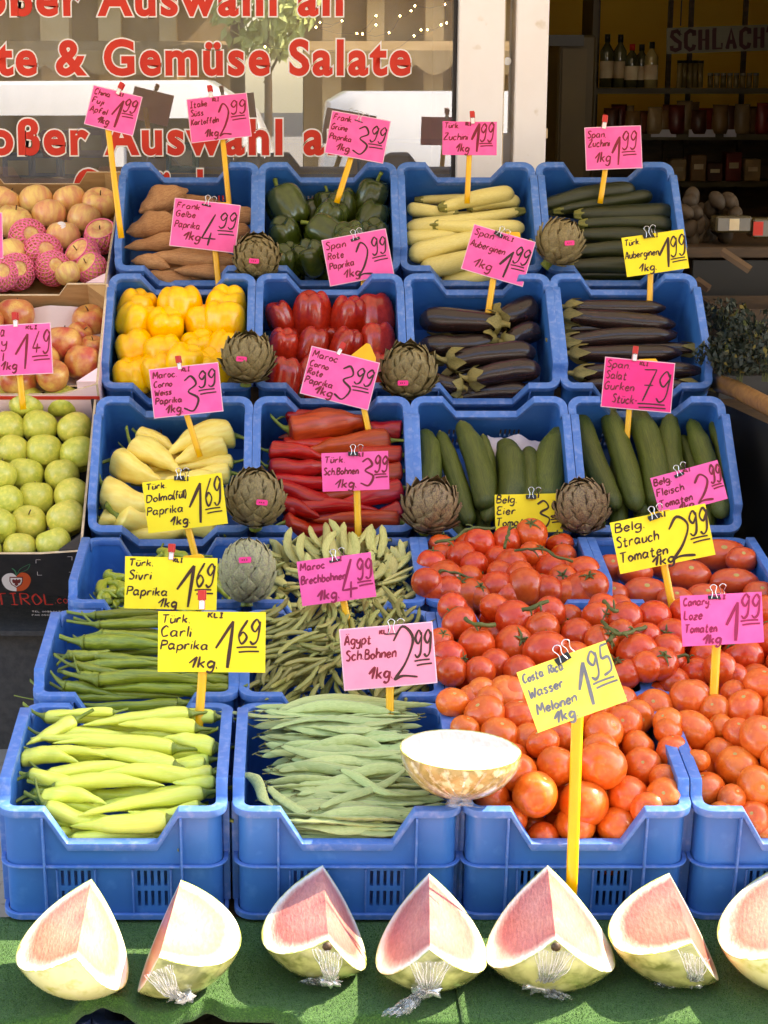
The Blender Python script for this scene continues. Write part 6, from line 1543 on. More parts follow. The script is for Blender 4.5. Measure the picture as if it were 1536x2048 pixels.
# half melon in film on the corner of two front crates
def half_melon():
    c = at_y(921, 1499, 3.145); r = 121 / FPX * depth(c)
    root = empty('half_melon', (0, 0, 0), 'small half melon in cling film lying cut side up between flat beans and tomatoes', 'melon')
    M = Matrix.Translation(c) @ Matrix.Rotation(R(0), 4, 'X') @ Matrix.Rotation(R(2), 4, 'Y'); root.matrix_world = M
    prof = []; n = 18
    for i in range(n + 1):
        t = PI / 2 * i / n; prof.append((r * math.sin(t) ** .95, -r * .80 * math.cos(t)))
    mb = MB(); mb.lathe(prof, 44, caps=False); mb.build('rind', mat('netted_rind', srgb(188, 156, 92), srgb(150, 128, 62), .3, 34, coat=1, dist=1.2, c3=srgb(222, 206, 160), scale3=60, f3=(.5, .64)), root, True)
    mb = MB(); qs = []; rings = []
    for k in range(15):
        rr = r * k / 14; rings.append([V3((max(rr, 1e-5) * math.cos(2 * PI * j / 44), max(rr, 1e-5) * math.sin(2 * PI * j / 44), .0005 - .01 * max(0, 1 - (k / 6) ** 2))) for j in range(44)]); qs += [.90 if k < 13 else k / 14] * 44
    mb.loft(rings, caps=False); me = mb.mesh('flesh', m_flesh[2], True, fix=False); at = me.attributes.new('q', 'FLOAT', 'POINT'); at.data.foreach_set('value', qs); mesh_obj('flesh', me, root)
    # film pulled together under the front of the rind
    rs = random.Random(4); mb = MB(); kn = V3((-.004, -r * .68, -r * .58))
    for k in range(9):
        an = -PI / 2 + (k - 4) / 4 * 1.3; p0 = V3((r * 1.012 * math.cos(an), r * 1.012 * math.sin(an), -.004))
        pts = []
        for i in range(9):
            t = i / 8; p = p0.lerp(kn, t); ell = math.sqrt((p.x / r) ** 2 + (p.y / r) ** 2 + (p.z / (r * .8)) ** 2); p = p * (1.015 / ell + .006 * rs.random()); pts.append(p)
        rows = [[p + V3((u * (.0016 * (1 - i / 8) + .0008), 0, 0)) + noise.noise_vector(p * 70) * .0016 for u in (-1, 0, 1)] for i, p in enumerate(pts)]
        mb.loft(rows, closed=False)
    mb.build('cling_film', m_film, root, True)
    mb = MB()
    for k in range(6):
        pts = smoothpath([kn * 1.0 + V3((0, 0, .004)), kn + V3((rs.uniform(-.02, .02), -.012, -.006)), kn + V3((rs.uniform(-.035, .035), -.02, -.010))], 4)
        mb.loft([[p + V3((u * .008, 0, 0)) + noise.noise_vector(p * 90 + V3((k, 0, 0))) * .006 for u in (-1, 0, 1)] for p in pts], closed=False)
    mb.build('film_knot', m_film, root, True)
half_melon()

# ------------------------------------------------------------------ handwriting
GL = {
'a': '45 50 20 56 5 30 18 2 44 18;47 56 45 15 56 0', 'b': '6 100 5 0;5 38 30 56 46 28 28 0 5 8', 'c': '42 46 22 56 4 28 20 0 44 10', 'd': '44 48 20 56 5 28 20 0 44 15;46 100 46 0', 'e': '6 28 42 34 26 56 5 30 20 0 44 12',
'f': '46 90 28 100 18 70 16 0;0 55 38 57', 'g': '45 48 20 56 5 30 20 5 44 20;46 56 44 -18 26 -38 4 -26', 'h': '6 100 5 0;5 34 26 56 42 40 42 0', 'i': '6 55 5 0;6 76 8 80', 'j': '16 55 14 -22 0 -36;17 76 18 80',
'k': '6 100 5 0;42 56 6 26;16 33 44 0', 'l': '6 100 5 0', 'm': '5 56 4 0;5 36 20 56 30 40 30 0;30 36 46 56 58 40 58 0', 'n': '5 56 4 0;5 34 26 56 40 40 40 0', 'o': '26 56 5 32 20 0 44 24 26 56', 'p': '6 56 5 -38;5 40 30 56 46 28 28 0 5 8',
'r': '6 56 5 0;5 34 20 54 38 52', 's': '38 48 20 56 8 42 34 18 20 0 2 8', 't': '20 88 18 8 30 0 42 5;2 56 38 58', 'u': '5 56 6 12 20 0 40 15;42 56 42 0', 'ü': '5 56 6 12 20 0 40 15;42 56 42 0;12 76 13 82;32 76 33 82',
'v': '3 56 20 0 40 56', 'w': '3 56 15 0 28 40 42 0 56 56', 'y': '5 56 8 26 22 16 42 28;44 56 40 -20 22 -38 3 -26', 'z': '4 54 40 54 4 2 44 3', 'ß': '5 0 6 80 25 98 40 78 22 54 44 30 28 0 14 4',
'A': '3 0 28 100 54 0;12 36 46 36', 'Ä': '3 0 28 98 54 0;12 36 46 36;16 114 17 120;38 114 39 120', 'B': '6 100 5 0;5 98 38 92 38 62 8 54 46 42 42 8 5 1', 'C': '50 86 30 100 6 60 20 4 54 14', 'D': '6 100 5 0;5 98 46 86 56 44 36 6 5 0',
'E': '50 96 14 96 8 74 16 54 40 54;16 54 5 28 16 2 50 6', 'F': '8 98 6 0;4 98 52 100;7 54 40 56', 'G': '50 86 30 100 5 60 15 4 46 6 50 44;28 46 56 46', 'I': '8 98 42 98;25 98 25 2;6 2 44 2', 'K': '6 100 5 0;50 100 8 46;18 56 52 0',
'L': '6 100 6 2;6 2 48 5', 'M': '4 0 10 98 35 36 60 98 68 0', 'O': '28 100 5 60 20 2 52 36 28 100', 'P': '6 100 5 0;5 98 44 92 46 60 8 48', 'R': '6 100 5 0;5 98 44 92 44 60 8 50;20 50 52 0', 'S': '46 88 26 100 8 78 42 38 34 4 4 8', 'T': '2 97 60 100;31 98 28 0',
'W': '3 98 18 0 34 60 50 0 70 98', 'Z': '5 96 50 97 4 3 54 4', '1': '2 42 44 100;44 100 30 0', '2': '6 74 26 100 46 76 30 34 4 2;4 2 22 8 52 4', '3': '8 88 28 100 42 76 18 56 46 34 30 0 2 10', '4': '42 100 4 24;4 24 56 26;36 44 30 4',
'5': '48 98 16 97;16 97 10 58 40 56 42 16 4 2', '6': '42 98 8 38 24 0 46 26 26 48 8 30', '7': '4 95 52 98;52 98 18 0;14 48 48 50', '9': '44 80 26 100 6 72 24 50 44 78;44 92 40 20 20 0 4 12', '.': '4 1 9 4', '-': '2 40 26 42', '(': '24 112 6 50 22 -10', ')': '4 112 22 50 6 -10', ',': '12 8 2 -16', '0': '26 100 5 50 24 0 46 50 26 100', '/': '2 0 40 100', ' ': ''}
GW = {}
def glyph(ch):
    st = []
    for s in GL[ch].split(';'):
        q = [float(v) for v in s.split()]
        if q: st.append([(q[i], q[i + 1]) for i in range(0, len(q), 2)])
    return st
def gwidth(ch):
    if ch == ' ': return 26
    return max(p[0] for s in glyph(ch) for p in s) + 13
def write(mb, text, x0, x1, base, cap, lw, y, rs, slant=.16, mi=0, to=None, jit=1.0, fat=None):
    """strokes of a line of handwriting; to(u, v) maps card coordinates to the local point"""
    tw = sum(gwidth(c) for c in text) - 13; sx = (x1 - x0) / tw; x = x0
    for ch in text:
        dy = rs.uniform(-.03, .03) * cap * jit; cs = rs.uniform(.95, 1.06)
        for k, st in enumerate(glyph(ch)):
            pts = [V3((x + px * sx + slant * py / 100 * cap, base + dy + py / 100 * cap * cs, 0)) for px, py in st]
            if len(pts) > 2: pts = smoothpath(pts, 5)
            elif len(pts) == 2: pts = [pts[0].lerp(pts[1], i / 4) for i in range(5)]
            w_ = lw * (fat if fat and ch == '1' and True else 1)
            q0 = rs.uniform(0, 6); ws = [w_ * (1 + .22 * math.sin(i * .5 + q0)) * (.7 if i in (0, len(pts) - 1) else 1) for i in range(len(pts))]
            # even y steps keep strokes of one text from lying in one plane
            ribbon(mb, pts, ws, y - .00006 * k, mi)
        x += gwidth(ch) * sx
m_pnk = mat('pink_card', srgb(255, 98, 170), srgb(250, 86, 160), .5, 30)
m_pnk2 = mat('deep_pink_card', srgb(252, 40, 132), srgb(246, 34, 124), .5, 30)
m_pnk3 = mat('pale_pink_card', srgb(255, 150, 176), srgb(252, 142, 170), .5, 30)
m_ylw = mat('yellow_card', srgb(255, 226, 40), srgb(250, 220, 34), .6, 30)
m_ylw2 = mat('pale_yellow_card', srgb(255, 236, 96), srgb(252, 230, 84), .6, 30)
m_slv = mat('card_sleeve', srgb(244, 196, 212), srgb(236, 186, 204), .15, 30, coat=.8)
m_stick = mat('yellow_stick', srgb(244, 182, 20), srgb(236, 172, 14), .35, 20, coat=.2)
m_crim = mat('crimson_ink', srgb(132, 8, 34), srgb(110, 6, 28), .5, 60)
m_brn = mat('brown_ink', srgb(64, 26, 10), srgb(48, 18, 8), .5, 60)
m_mag = mat('magenta_ink', srgb(150, 6, 70), None, .5)
m_slate = mat('slate_ink', srgb(120, 120, 126), srgb(100, 102, 112), .5, 60)
m_ctl = mat('chrome', (.75, .75, .77, 1), None, .2, metal=1)
m_pegr = mat('red_peg', srgb(196, 40, 34), None, .4); m_pegw = mat('white_peg', srgb(232, 226, 226), None, .35, coat=.4)
INK = {'c': m_crim, 'b': m_brn, 'm': m_mag, 's': m_slate}
def sign(lab, d, TL, TR, BR, BL, cm, lines, price, stick=None, clip=None, hold=None, ink='c', pink=None, sleeve=True, swid=11, seed=0, dend=None, lw=1.0):
    rs = random.Random(seed * 7 + 3)
    P = [unproj(p[0], p[1], d) for p in (TL, TR, BR, BL)]
    ex = ((P[1] - P[0]) + (P[2] - P[3])) / 2; Wd = ex.length; ex.normalize()
    dn = ((P[3] - P[0]) + (P[2] - P[1])) / 2; dn = (dn - ex * dn.dot(ex)); Hd = dn.length; up = -dn.normalized()
    nrm = ex.cross(up)           # towards the viewer
    c = (P[0] + P[1] + P[2] + P[3]) / 4
    M = frame(ex, -nrm, up, c)   # local x right, y away from the viewer, z up
    root = empty('price_sign', (0, 0, 0), lab, 'price sign', 'handwritten price signs'); root.matrix_world = M; Mi = M.inverted()
    bow = rs.choice((-1, 1)) * rs.uniform(.008, .022) * Wd; tw_ = rs.uniform(-.02, .02)
    def bend(m_): m_.v = [(x, y - bow * (1 - (2 * x / Wd) ** 2) + tw_ * x * z / Wd * 2, z) for x, y, z in m_.v]
    mb = MB(); n = 8
    def slabgrid(hw, hh, yf, yb):
        vs = []
        for y in (yf, yb):
            for i in range(n + 1): 
                u = -hw + 2 * hw * i / n
                for s in (-hh, hh): vs.append((u, y, s))
        k = 2 * (n + 1); fs = []
        for i in range(n): fs += [(2 * i, 2 * i + 2, 2 * i + 3, 2 * i + 1), (k + 2 * i, k + 2 * i + 1, k + 2 * i + 3, k + 2 * i + 2), (2 * i, k + 2 * i, k + 2 * i + 2, 2 * i + 2), (2 * i + 1, 2 * i + 3, k + 2 * i + 3, k + 2 * i + 1)]
        fs += [(0, 1, k + 1, k), (2 * n, k + 2 * n, k + 2 * n + 1, 2 * n + 1)]
        return vs, fs
    mb.add(*slabgrid(Wd / 2, Hd / 2, -.0005, .0005)); bend(mb); card = mb.build('card', cm, root)
    if sleeve:
        mb = MB(); mb.add(*slabgrid(Wd / 2 + .0022, Hd / 2 + .0022, .0006, .0011)); bend(mb); mb.build('sleeve', m_slv, root)
    # writing, in card fractions: u to the right, v down
    mb = MB(); X0, Z0 = -Wd / 2, Hd / 2
    layer = -.0009
    for (tx, u0, u1, vb, ch) in lines:
        write(mb, tx, X0 + u0 * Wd, X0 + u1 * Wd, Z0 - vb * Hd, ch * Hd, .0033 * lw * (1.25 if tx.startswith('1') else 1), layer, rs, .14 if not tx.startswith('1') else .18); layer -= .00012
    bend(mb); mb.build('writing', INK[ink], card)
    if price:
        mb = MB(); big, u0, u1, vb, ch, cents, w0, w1, wb, wc = price
        L_ = layer
        if big:
            write(mb, big, X0 + u0 * Wd, X0 + u1 * Wd, Z0 - vb * Hd, ch * Hd, (.0066 if big == '1' else .0048) * lw, L_, rs, 0 if big == '1' else .04, jit=0); L_ -= .0002
        write(mb, cents, X0 + w0 * Wd, X0 + w1 * Wd, Z0 - wb * Hd, wc * Hd, .0040 * lw, L_, rs, .1, jit=.3); L_ -= .0002
        for q in (0, 1):
            a = (X0 + (w0 + .02 * q) * Wd, Z0 - (wb + .06 + .075 * q) * Hd); b = (X0 + (w1 - .01 + .02 * q) * Wd, Z0 - (wb + .045 + .07 * q) * Hd)
            ribbon(mb, [V3((a[0] + (b[0] - a[0]) * i / 4, a[1] + (b[1] - a[1]) * i / 4 + .0006 * math.sin(i), 0)) for i in range(5)], .0033 * lw, L_); L_ -= .0001
        bend(mb); mb.build('price', INK[pink or ink], card)
    if stick:
        (sx0, sy0), (sx1, sy1) = stick; d1 = d + .004
        a = Mi @ unproj(sx0, sy0, d1); b = Mi @ unproj(sx1, sy1, dend or d1); a.y = .009
        if not dend: b.y = .009
        dirv = (b - a).normalized(); a = a - V3((dirv.x, 0, dirv.z)) * min(.05, Hd * .6); b = b + dirv * .05
        w_ = swid / FPX * d / 2;         mb = MB(); mb.tube([a.lerp(b, t / 6) + V3((0, .002 * math.sin(t), 0)) for t in range(7)], [w_] * 7, 8, flat=.35, side=(0, 1, 0)); mb.build('stick', m_stick, root, True)
    if hold:   # yellow holder plate showing behind the card
        pts = [Mi @ unproj(x, y, d + .004) for x, y in hold]
        mb = MB(); mb.prism([(p.x, p.z) for p in pts], 'y', .0062, .0082); me = mb.mesh('holder_plate', m_stick, False); bevelled(me, .0008); mesh_obj('holder_plate', me, root)
    if clip:
        kind, cx_, cy_, ang, sc_ = clip; p = Mi @ unproj(cx_, cy_, d); s = sc_ / FPX * d
        T = Matrix.Translation((p.x, 0, p.z)) @ Matrix.Rotation(R(ang), 4, 'Y')
        if kind == 'peg':
            mb = MB()
            for yy, sp in ((-.0035, -.4), (.0035, .4)):
                for z0, z1, w0_, mi, dx in ((-.52, 0.0, .17, 1, 0), (0.0, .55, .19, 0, sp * .10)):
                    mb.box((dx * s, yy * (1 if z1 <= 0 else 1.8), (z0 + z1) / 2 * s), (2 * w0_ * s, .0045, (z1 - z0) * s), mi)
            mb.v = [tuple(T @ V3(v)) for v in mb.v]; me = mb.mesh('peg', [m_pegr, m_pegw], False); bevelled(me, .0009); mesh_obj('peg', me, root)
            mb = MB(); mb.lathe([(.0008, -.007), (.0026, -.007), (.0026, .007), (.0008, .007)], 8, M=T @ Matrix.Rotation(PI / 2, 4, 'X')); mb.build('spring', m_ctl, root, True)
        else:
            mb = MB(); w_ = .36 * s
            mb.prism([(-.0055, -.30 * s), (-.0045, -.30 * s), (-.001, .02 * s), (.001, .02 * s), (.0055, -.30 * s), (.0045, -.30 * s), (0, -.03 * s)], 'x', -w_, w_)
            mb.v = [tuple(T @ V3(v)) for v in mb.v]; cl_ = mb.build('binder_clip', m_black, root)
            for yy, tl in ((-.004, -.0), (.004, .006)):
                loop = smoothpath([V3((-.18 * s, yy * 1.6, -.26 * s)), V3((-.09 * s, yy * 1.3, .10 * s)), V3((-.19 * s, yy - tl, .42 * s)), V3((0, yy - tl, .56 * s)), V3((.19 * s, yy - tl, .42 * s)), V3((.09 * s, yy * 1.3, .10 * s)), V3((.18 * s, yy * 1.6, -.26 * s))], 6)
                mb = MB(); mb.tube([T @ (q + V3((tl * 3, 0, 0))) for q in loop], .0009, 6); mb.build('wire_handle', m_ctl, cl_, True)
    return root
def dep(x, y, r, w, off=-.02): return depth(onc(x, y, r, *w)) + off
K = ('KLI', .50, .66, .10, .085)
def L5(a, b, c_, e, kg=(.20, .44)):
    out = [(a, .03, .03 + .055 * len(a) + .08, .19, .13), (b, .03, .06 + .055 * len(b), .37, .13)]
    if c_: out.append((c_, .03, .06 + .055 * len(c_), .54, .13))
    if e: out.append((e, .03, .05 + .054 * len(e), .71, .13))
    return out + [('1kg.', kg[0], kg[1], .93, .17)]
P99 = lambda big, c='99': (big, .50, .68, .92, .68, c, .72, .95, .48, .34)
sign('pink price card tilted right reading China Fuji Äpfel 1,99, red peg', 5.25, (188, 173), (287, 194), (261, 271), (170, 245), m_pnk,
     [('China', .03, .36, .20, .15), ('Fuji', .03, .27, .42, .15), ('Äpfel', .03, .38, .66, .15), ('1kg', .22, .46, .90, .18), ('KLI', .52, .62, .1, .08)], ('1', .48, .66, .92, .72, '99', .68, .93, .46, .34), ((216, 258), (238, 440)), ('peg', 240, 178, 12, 24), swid=12, seed=1)
sign('pink price card reading Italie Süss Kartoffeln 2,99, red peg', dep(458, 408, 5, W61), (372, 200), (492, 187), (502, 271), (386, 285), m_pnk,
     [('Italie', .03, .32, .20, .14), ('Süss', .03, .24, .40, .14), ('Kartoffeln', .02, .48, .61, .14), ('1kg', .22, .45, .92, .18), ('KLI', .42, .53, .11, .08)], ('2', .46, .68, .95, .78, '99', .70, .95, .46, .32), ((445, 275), (458, 408)), ('peg', 421, 184, -2, 24), swid=11, seed=2)
sign('pink price card tilted right reading Frank Grüne Paprika 3,99', 5.42, (664, 222), (777, 243), (768, 326), (652, 305), m_pnk,
     [('Frank.', .03, .36, .19, .14), ('Grüne', .02, .30, .42, .14), ('Paprika', .02, .40, .66, .14), ('1kg.', .16, .42, .90, .17), ], ('3', .44, .68, .90, .66, '99', .70, .95, .56, .38), ((703, 312), (684, 372)), ('binder', 719, 237, 8, 24), swid=12, seed=3, pink='b')
sign('small pink price card before the white door post reading Türk. Zuchini 1,99', 5.45, (886, 243), (993, 243), (994, 311), (884, 309), m_pnk,
     [('Türk.', .03, .30, .20, .17), ('Zuchini', .02, .46, .55, .20), ('1kg', .24, .48, .90, .24), ('KLI', .42, .52, .12, .10)], ('1', .53, .68, .90, .80, '99', .68, .92, .60, .55), ((939, 308), (936, 372)), ('peg', 945, 236, -3, 24), swid=11, seed=4, sleeve=False)
sign('pink price card at the back right reading Span. Zuchini 1,99, red peg', 5.45, (1167, 257), (1280, 252), (1284, 335), (1177, 339), m_pnk,
     [('Span.', .03, .36, .24, .17), ('Zuchini', .04, .42, .46, .17), ('1kg', .14, .42, .84, .24)], ('1', .46, .62, .92, .70, '99', .64, .90, .56, .46), ((1212, 334), (1206, 372)), ('peg', 1209, 245, 10, 26), swid=11, seed=5)
sign('pink price card over the sweet potatoes reading Frank Gelbe Paprika 4,99', dep(437, 565, 5, W61, -.10), (350, 397), (480, 412), (469, 505), (341, 490), m_pnk,
     L5('Frank', 'Gelbe', 'Paprika', None)[:2] + [('Paprika', .03, .42, .60, .15), ('1kg', .18, .44, .85, .18)], ('4', .45, .68, .95, .74, '99', .70, .95, .52, .34), ((430, 498), (437, 568)), ('binder', 414, 405, 5, 26), ((424, 405), (456, 404), (462, 410), (464, 440), (424, 436)), swid=12, seed=6, pink='b')
sign('pink price card with a torn price reading Span Rote Paprika 2,99', dep(728, 600, 4, W52, -.03), (645, 482), (770, 458), (787, 548), (661, 571), m_pnk,
     [('Span', .03, .34, .22, .16), ('Rote', .03, .28, .44, .15), ('Paprika', .03, .42, .66, .15), ('1kg', .22, .48, .90, .18)], ('2', .44, .68, .94, .78, '99', .72, .95, .52, .38), ((727, 560), (728, 612)), ('binder', 709, 474, -8, 26), ((720, 466), (756, 459), (760, 490), (724, 496)), swid=11, seed=7, pink='b')
sign('strongly tilted pink price card reading Span Auberginen 1,99', dep(982, 610, 4, W53, -.03), (950, 450), (1070, 485), (1044, 572), (923, 536), m_pnk,
     [('Span', .03, .34, .20, .15), ('Auberginen', .02, .58, .46, .15), ('1kg', .14, .44, .88, .20), ('KLI', .50, .66, .12, .08)], ('1', .55, .72, .94, .62, '99', .73, .96, .56, .38), ((988, 552), (978, 616)), ('binder', 999, 466, 14, 26), ((1008, 463), (1040, 464), (1042, 480), (1036, 500), (1006, 492)), swid=13, seed=8, pink='b')
sign('yellow price card over the dark zucchini reading Türk. Auberginen 1,99', dep(1301, 598, 4, W54, -.03), (1243, 477), (1366, 457), (1379, 537), (1254, 553), m_ylw,
     [('Türk.', .03, .28, .22, .15), ('Auberginen', .01, .55, .55, .18), ('1kg.', .20, .48, .92, .20), ('KLI', .46, .58, .10, .08)], ('1', .55, .74, .90, .72, '99', .73, .97, .66, .52), ((1302, 548), (1300, 602)), ('binder', 1295, 468, -4, 28), swid=12, seed=9, ink='b', sleeve=False)
sign('pink price card over the yellow bell peppers reading Maroc Corno Weiss Paprika 3,99', 4.79, (297, 740), (434, 727), (446, 820), (312, 836), m_pnk,
     [('Maroc.', .03, .38, .19, .14), ('Corno', .03, .30, .38, .13), ('Weiss', .03, .28, .55, .12), ('Paprika', .03, .42, .73, .13), ('1kg.', .16, .42, .94, .17), ('KLI', .46, .58, .1, .08)], ('3', .43, .66, .94, .72, '99', .68, .93, .48, .36), ((372, 826), (388, 876)), ('peg', 358, 726, -3, 26), swid=12, seed=10, pink='b')
sign('tilted pink price card over the red peppers reading Maroc Corno Rote Paprika 3,99', dep(733, 836, 3, W42, -.06), (620, 692), (756, 727), (737, 819), (606, 787), m_pnk,
     [('Maroc', .03, .40, .20, .15), ('Corno', .02, .30, .40, .13), ('Rote', .02, .24, .57, .13), ('Paprika', .01, .42, .76, .14), ('1kg', .18, .44, .94, .17)], ('3', .46, .68, .92, .68, '99', .70, .95, .54, .36), ((727, 812), (735, 850)), ('peg', 682, 698, 14, 26), ((700, 712), (733, 686), (740, 688), (752, 716), (750, 740), (700, 735)), swid=12, seed=11, pink='b')
sign('deep pink price card reading Span Salat Gurken Stück 79, red peg', dep(1257, 872, 3, W43, -.03), (1213, 715), (1350, 728), (1339, 824), (1202, 812), m_pnk2,
     [('Span.', .02, .36, .19, .15), ('Salat', .02, .32, .42, .16), ('Gurken', .01, .44, .64, .16), ('Stück-', .14, .50, .90, .17), ('KLI', .50, .62, .09, .07)], ('', 0, 0, 0, 0, '79', .52, .92, .82, .66), ((1260, 814), (1254, 878)), ('peg', 1270, 708, 2, 28), ((1278, 718), (1312, 717), (1317, 724), (1318, 750), (1278, 748)), swid=12, seed=12, pink='b')
sign('yellow price card reading Türk. Dolma (füll) Paprika 1,69', dep(388, 1108, 2, W31, -.02), (289, 965), (447, 944), (452, 1048), (292, 1067), m_ylw,
     [('Türk.', .04, .29, .16, .12), ('Dolma', .02, .36, .40, .15), ('(füll)', .36, .52, .40, .15), ('Paprika', .01, .46, .66, .16), ('1kg.', .28, .53, .90, .17), ('KLI', .48, .58, .07, .07)], ('1', .54, .72, .92, .76, '69', .74, .94, .62, .54), ((376, 1058), (391, 1114)), ('binder', 358, 952, 4, 28), swid=14, seed=13, ink='b', sleeve=False)
sign('pink price card before the red pointed peppers reading Türk. Sch. Bohnen 3,99', dep(717, 1082, 2, W32, -.02), (644, 906), (778, 902), (777, 978), (644, 984), m_pnk,
     [('Türk.', .04, .34, .26, .17), ('Sch.Bohnen', .02, .54, .57, .18), ('1kg.', .18, .50, .92, .22), ('KLI', .52, .63, .11, .08)], ('3', .56, .76, .88, .70, '99', .78, .97, .55, .42), ((714, 978), (717, 1085)), ('binder', 706, 904, 2, 27), swid=14, seed=14, sleeve=False)
sign('yellow price card half hidden behind tomatoes and an artichoke reading Belg. Eier Tomaten 3', 4.60, (992, 990), (1122, 986), (1128, 1064), (988, 1066), m_ylw,
     [('Belg.', .02, .32, .22, .20), ('Eier', .02, .30, .52, .20), ('Tomaten', .01, .56, .82, .20), ('KLI', .55, .66, .09, .08)], ('3', .58, .80, .90, .70, '99', .82, .99, .62, .40), None, ('binder', 1062, 990, 2, 28), None, seed=15, ink='b', sleeve=False)
sign('pink price card tilted left before the cucumbers reading Belg. Fleisch Tomaten 2,99', 4.40, (1302, 956), (1434, 920), (1456, 997), (1320, 1034), m_pnk,
     [('Belg.', .02, .28, .22, .16), ('Fleisch', .02, .42, .50, .18), ('Tomaten', .02, .50, .80, .18), ('1kg.', .28, .52, .98, .18), ('KLI', .48, .58, .08, .07)], ('2', .55, .80, .94, .74, '99', .82, .98, .54, .46), None, ('binder', 1356, 945, -10, 28), None, seed=16, sleeve=False)
sign('yellow price card tilted left reading Belg. Strauch Tomaten 2,99', dep(1345, 1212, 1, W23, -.0), (1218, 1045), (1409, 1008), (1432, 1108), (1242, 1149), m_ylw,
     [('Belg.', .03, .34, .22, .17), ('Strauch', .02, .46, .50, .19), ('Tomaten', .02, .52, .80, .19), ('1kg', .34, .57, .98, .18), ('KLI', .50, .58, .08, .07)], ('2', .54, .80, .96, .80, '99', .78, .97, .56, .48), ((1328, 1122), (1347, 1222)), ('binder', 1306, 1030, -8, 32), ((1300, 1026), (1340, 1018), (1346, 1040), (1306, 1048)), swid=15, seed=17, ink='b', sleeve=False, lw=1.05)
sign('yellow price card reading Türk. Sivri Paprika 1,69, red and white peg', 3.93, (257, 1112), (440, 1117), (428, 1220), (242, 1217), m_ylw,
     [('Türk.', .04, .30, .18, .13), ('Sivri', .04, .28, .44, .17), ('Paprika', .02, .46, .74, .17), ('1kg', .36, .56, .96, .17), ('KLI', .52, .62, .09, .07)], ('1', .56, .75, .95, .80, '69', .76, .95, .56, .46), None, ('peg', 343, 1104, 2, 30), ((366, 1112), (402, 1108), (408, 1113), (408, 1140), (366, 1140)), seed=18, ink='b', sleeve=False)
sign('pink price card on the broad beans reading Maroc Brechbohnen 4,99', dep(697, 1252, 1, W22, -.02), (595, 1124), (743, 1103), (751, 1194), (603, 1212), m_pnk,
     [('Maroc', .03, .36, .22, .16), ('Brechbohnen', .02, .62, .52, .18), ('1kg.', .20, .50, .92, .22), ('KLI', .48, .60, .10, .08)], ('4', .54, .76, .98, .84, '99', .77, .97, .58, .44), ((687, 1200), (699, 1262)), ('binder', 668, 1115, -4, 30), swid=14, seed=19, ink='m', sleeve=False)
sign('large yellow price card with a peg reading Türk. Carli Paprika 1,69', dep(400, 1432, 0, W11, -.0), (315, 1222), (528, 1225), (534, 1345), (317, 1344), m_ylw,
     [('Türk.', .03, .29, .19, .14), ('Carli', .02, .30, .42, .17), ('Paprika', .02, .46, .63, .16), ('1kg.', .28, .55, .93, .19), ('KLI', .46, .60, .10, .08)], ('1', .53, .70, .93, .80, '69', .73, .93, .53, .40), ((405, 1340), (398, 1442)), ('peg', 404, 1200, 0, 36), swid=18, seed=20, ink='b', sleeve=False)
sign('pale pink price card on the thin beans reading Ägypt Sch. Bohnen 2,99', dep(780, 1436, 0, W12, -.0), (681, 1260), (862, 1246), (873, 1363), (690, 1380), m_pnk3,
     [('Ägypt', .03, .32, .26, .16), ('Sch.Bohnen', .03, .58, .52, .17), ('1kg.', .26, .52, .86, .19), ('KLI', .42, .54, .12, .07)], ('2', .52, .80, .92, .86, '99', .78, .96, .56, .46), ((780, 1366), (780, 1442)), ('binder', 783, 1258, 2, 36), swid=16, seed=21, ink='c', pink='b')
sign('pink price card at the right edge reading Canary Loze Tomaten 1,99', dep(1428, 1404, 0, W13, .0), (1355, 1192), (1518, 1184), (1533, 1284), (1370, 1293), m_pnk,
     [('Canary.', .03, .36, .20, .15), ('Loze', .03, .25, .48, .17), ('Tomaten', .03, .42, .74, .17), ('1kg', .24, .46, .97, .18), ('KLI', .40, .55, .10, .07)], ('1', .54, .70, .94, .72, '99', .72, .95, .50, .46), ((1435, 1284), (1427, 1412)), ('binder', 1427, 1188, -2, 34), swid=18, seed=22, ink='m', sleeve=False)
sign('large pale yellow price card on a long stick reading Costa Rica Wasser Melonen 1,95', 3.2, (1030, 1345), (1209, 1283), (1256, 1400), (1079, 1466), m_ylw2,
     [('Costa', .03, .26, .20, .14), ('Rica', .32, .48, .20, .14), ('Wasser', .04, .42, .46, .15), ('Melonen', .06, .50, .74, .16), ('1kg.', .20, .46, .96, .18)], ('1', .56, .70, .88, .68, '95', .72, .97, .52, .46), ((1158, 1425), (1143, 1776)), ('binder', 1122, 1312, -12, 44), swid=24, seed=23, dend=3.275, ink='s', sleeve=False)
sign('pink price card on the red apples at the left edge reading 1,49', 4.86, (-62, 655), (100, 647), (104, 745), (-55, 754), m_pnk,
     [('a', .38, .43, .22, .22), ('y', .38, .45, .44, .22), ('l', .38, .40, .72, .16), ('1kg', .36, .56, .90, .17), ('KLI', .70, .84, .10, .07)], ('1', .55, .72, .90, .72, '49', .76, .97, .60, .46), ((38, 742), (42, 780)), ('peg', 31, 640, 0, 28), swid=13, seed=24)
sign('pink price card at the upper left edge, only its right border in view', 5.12, (-110, 428), (0, 428), (8, 514), (-104, 520), m_pnk, [], None, ((-50, 515), (-50, 560)), None, seed=25)

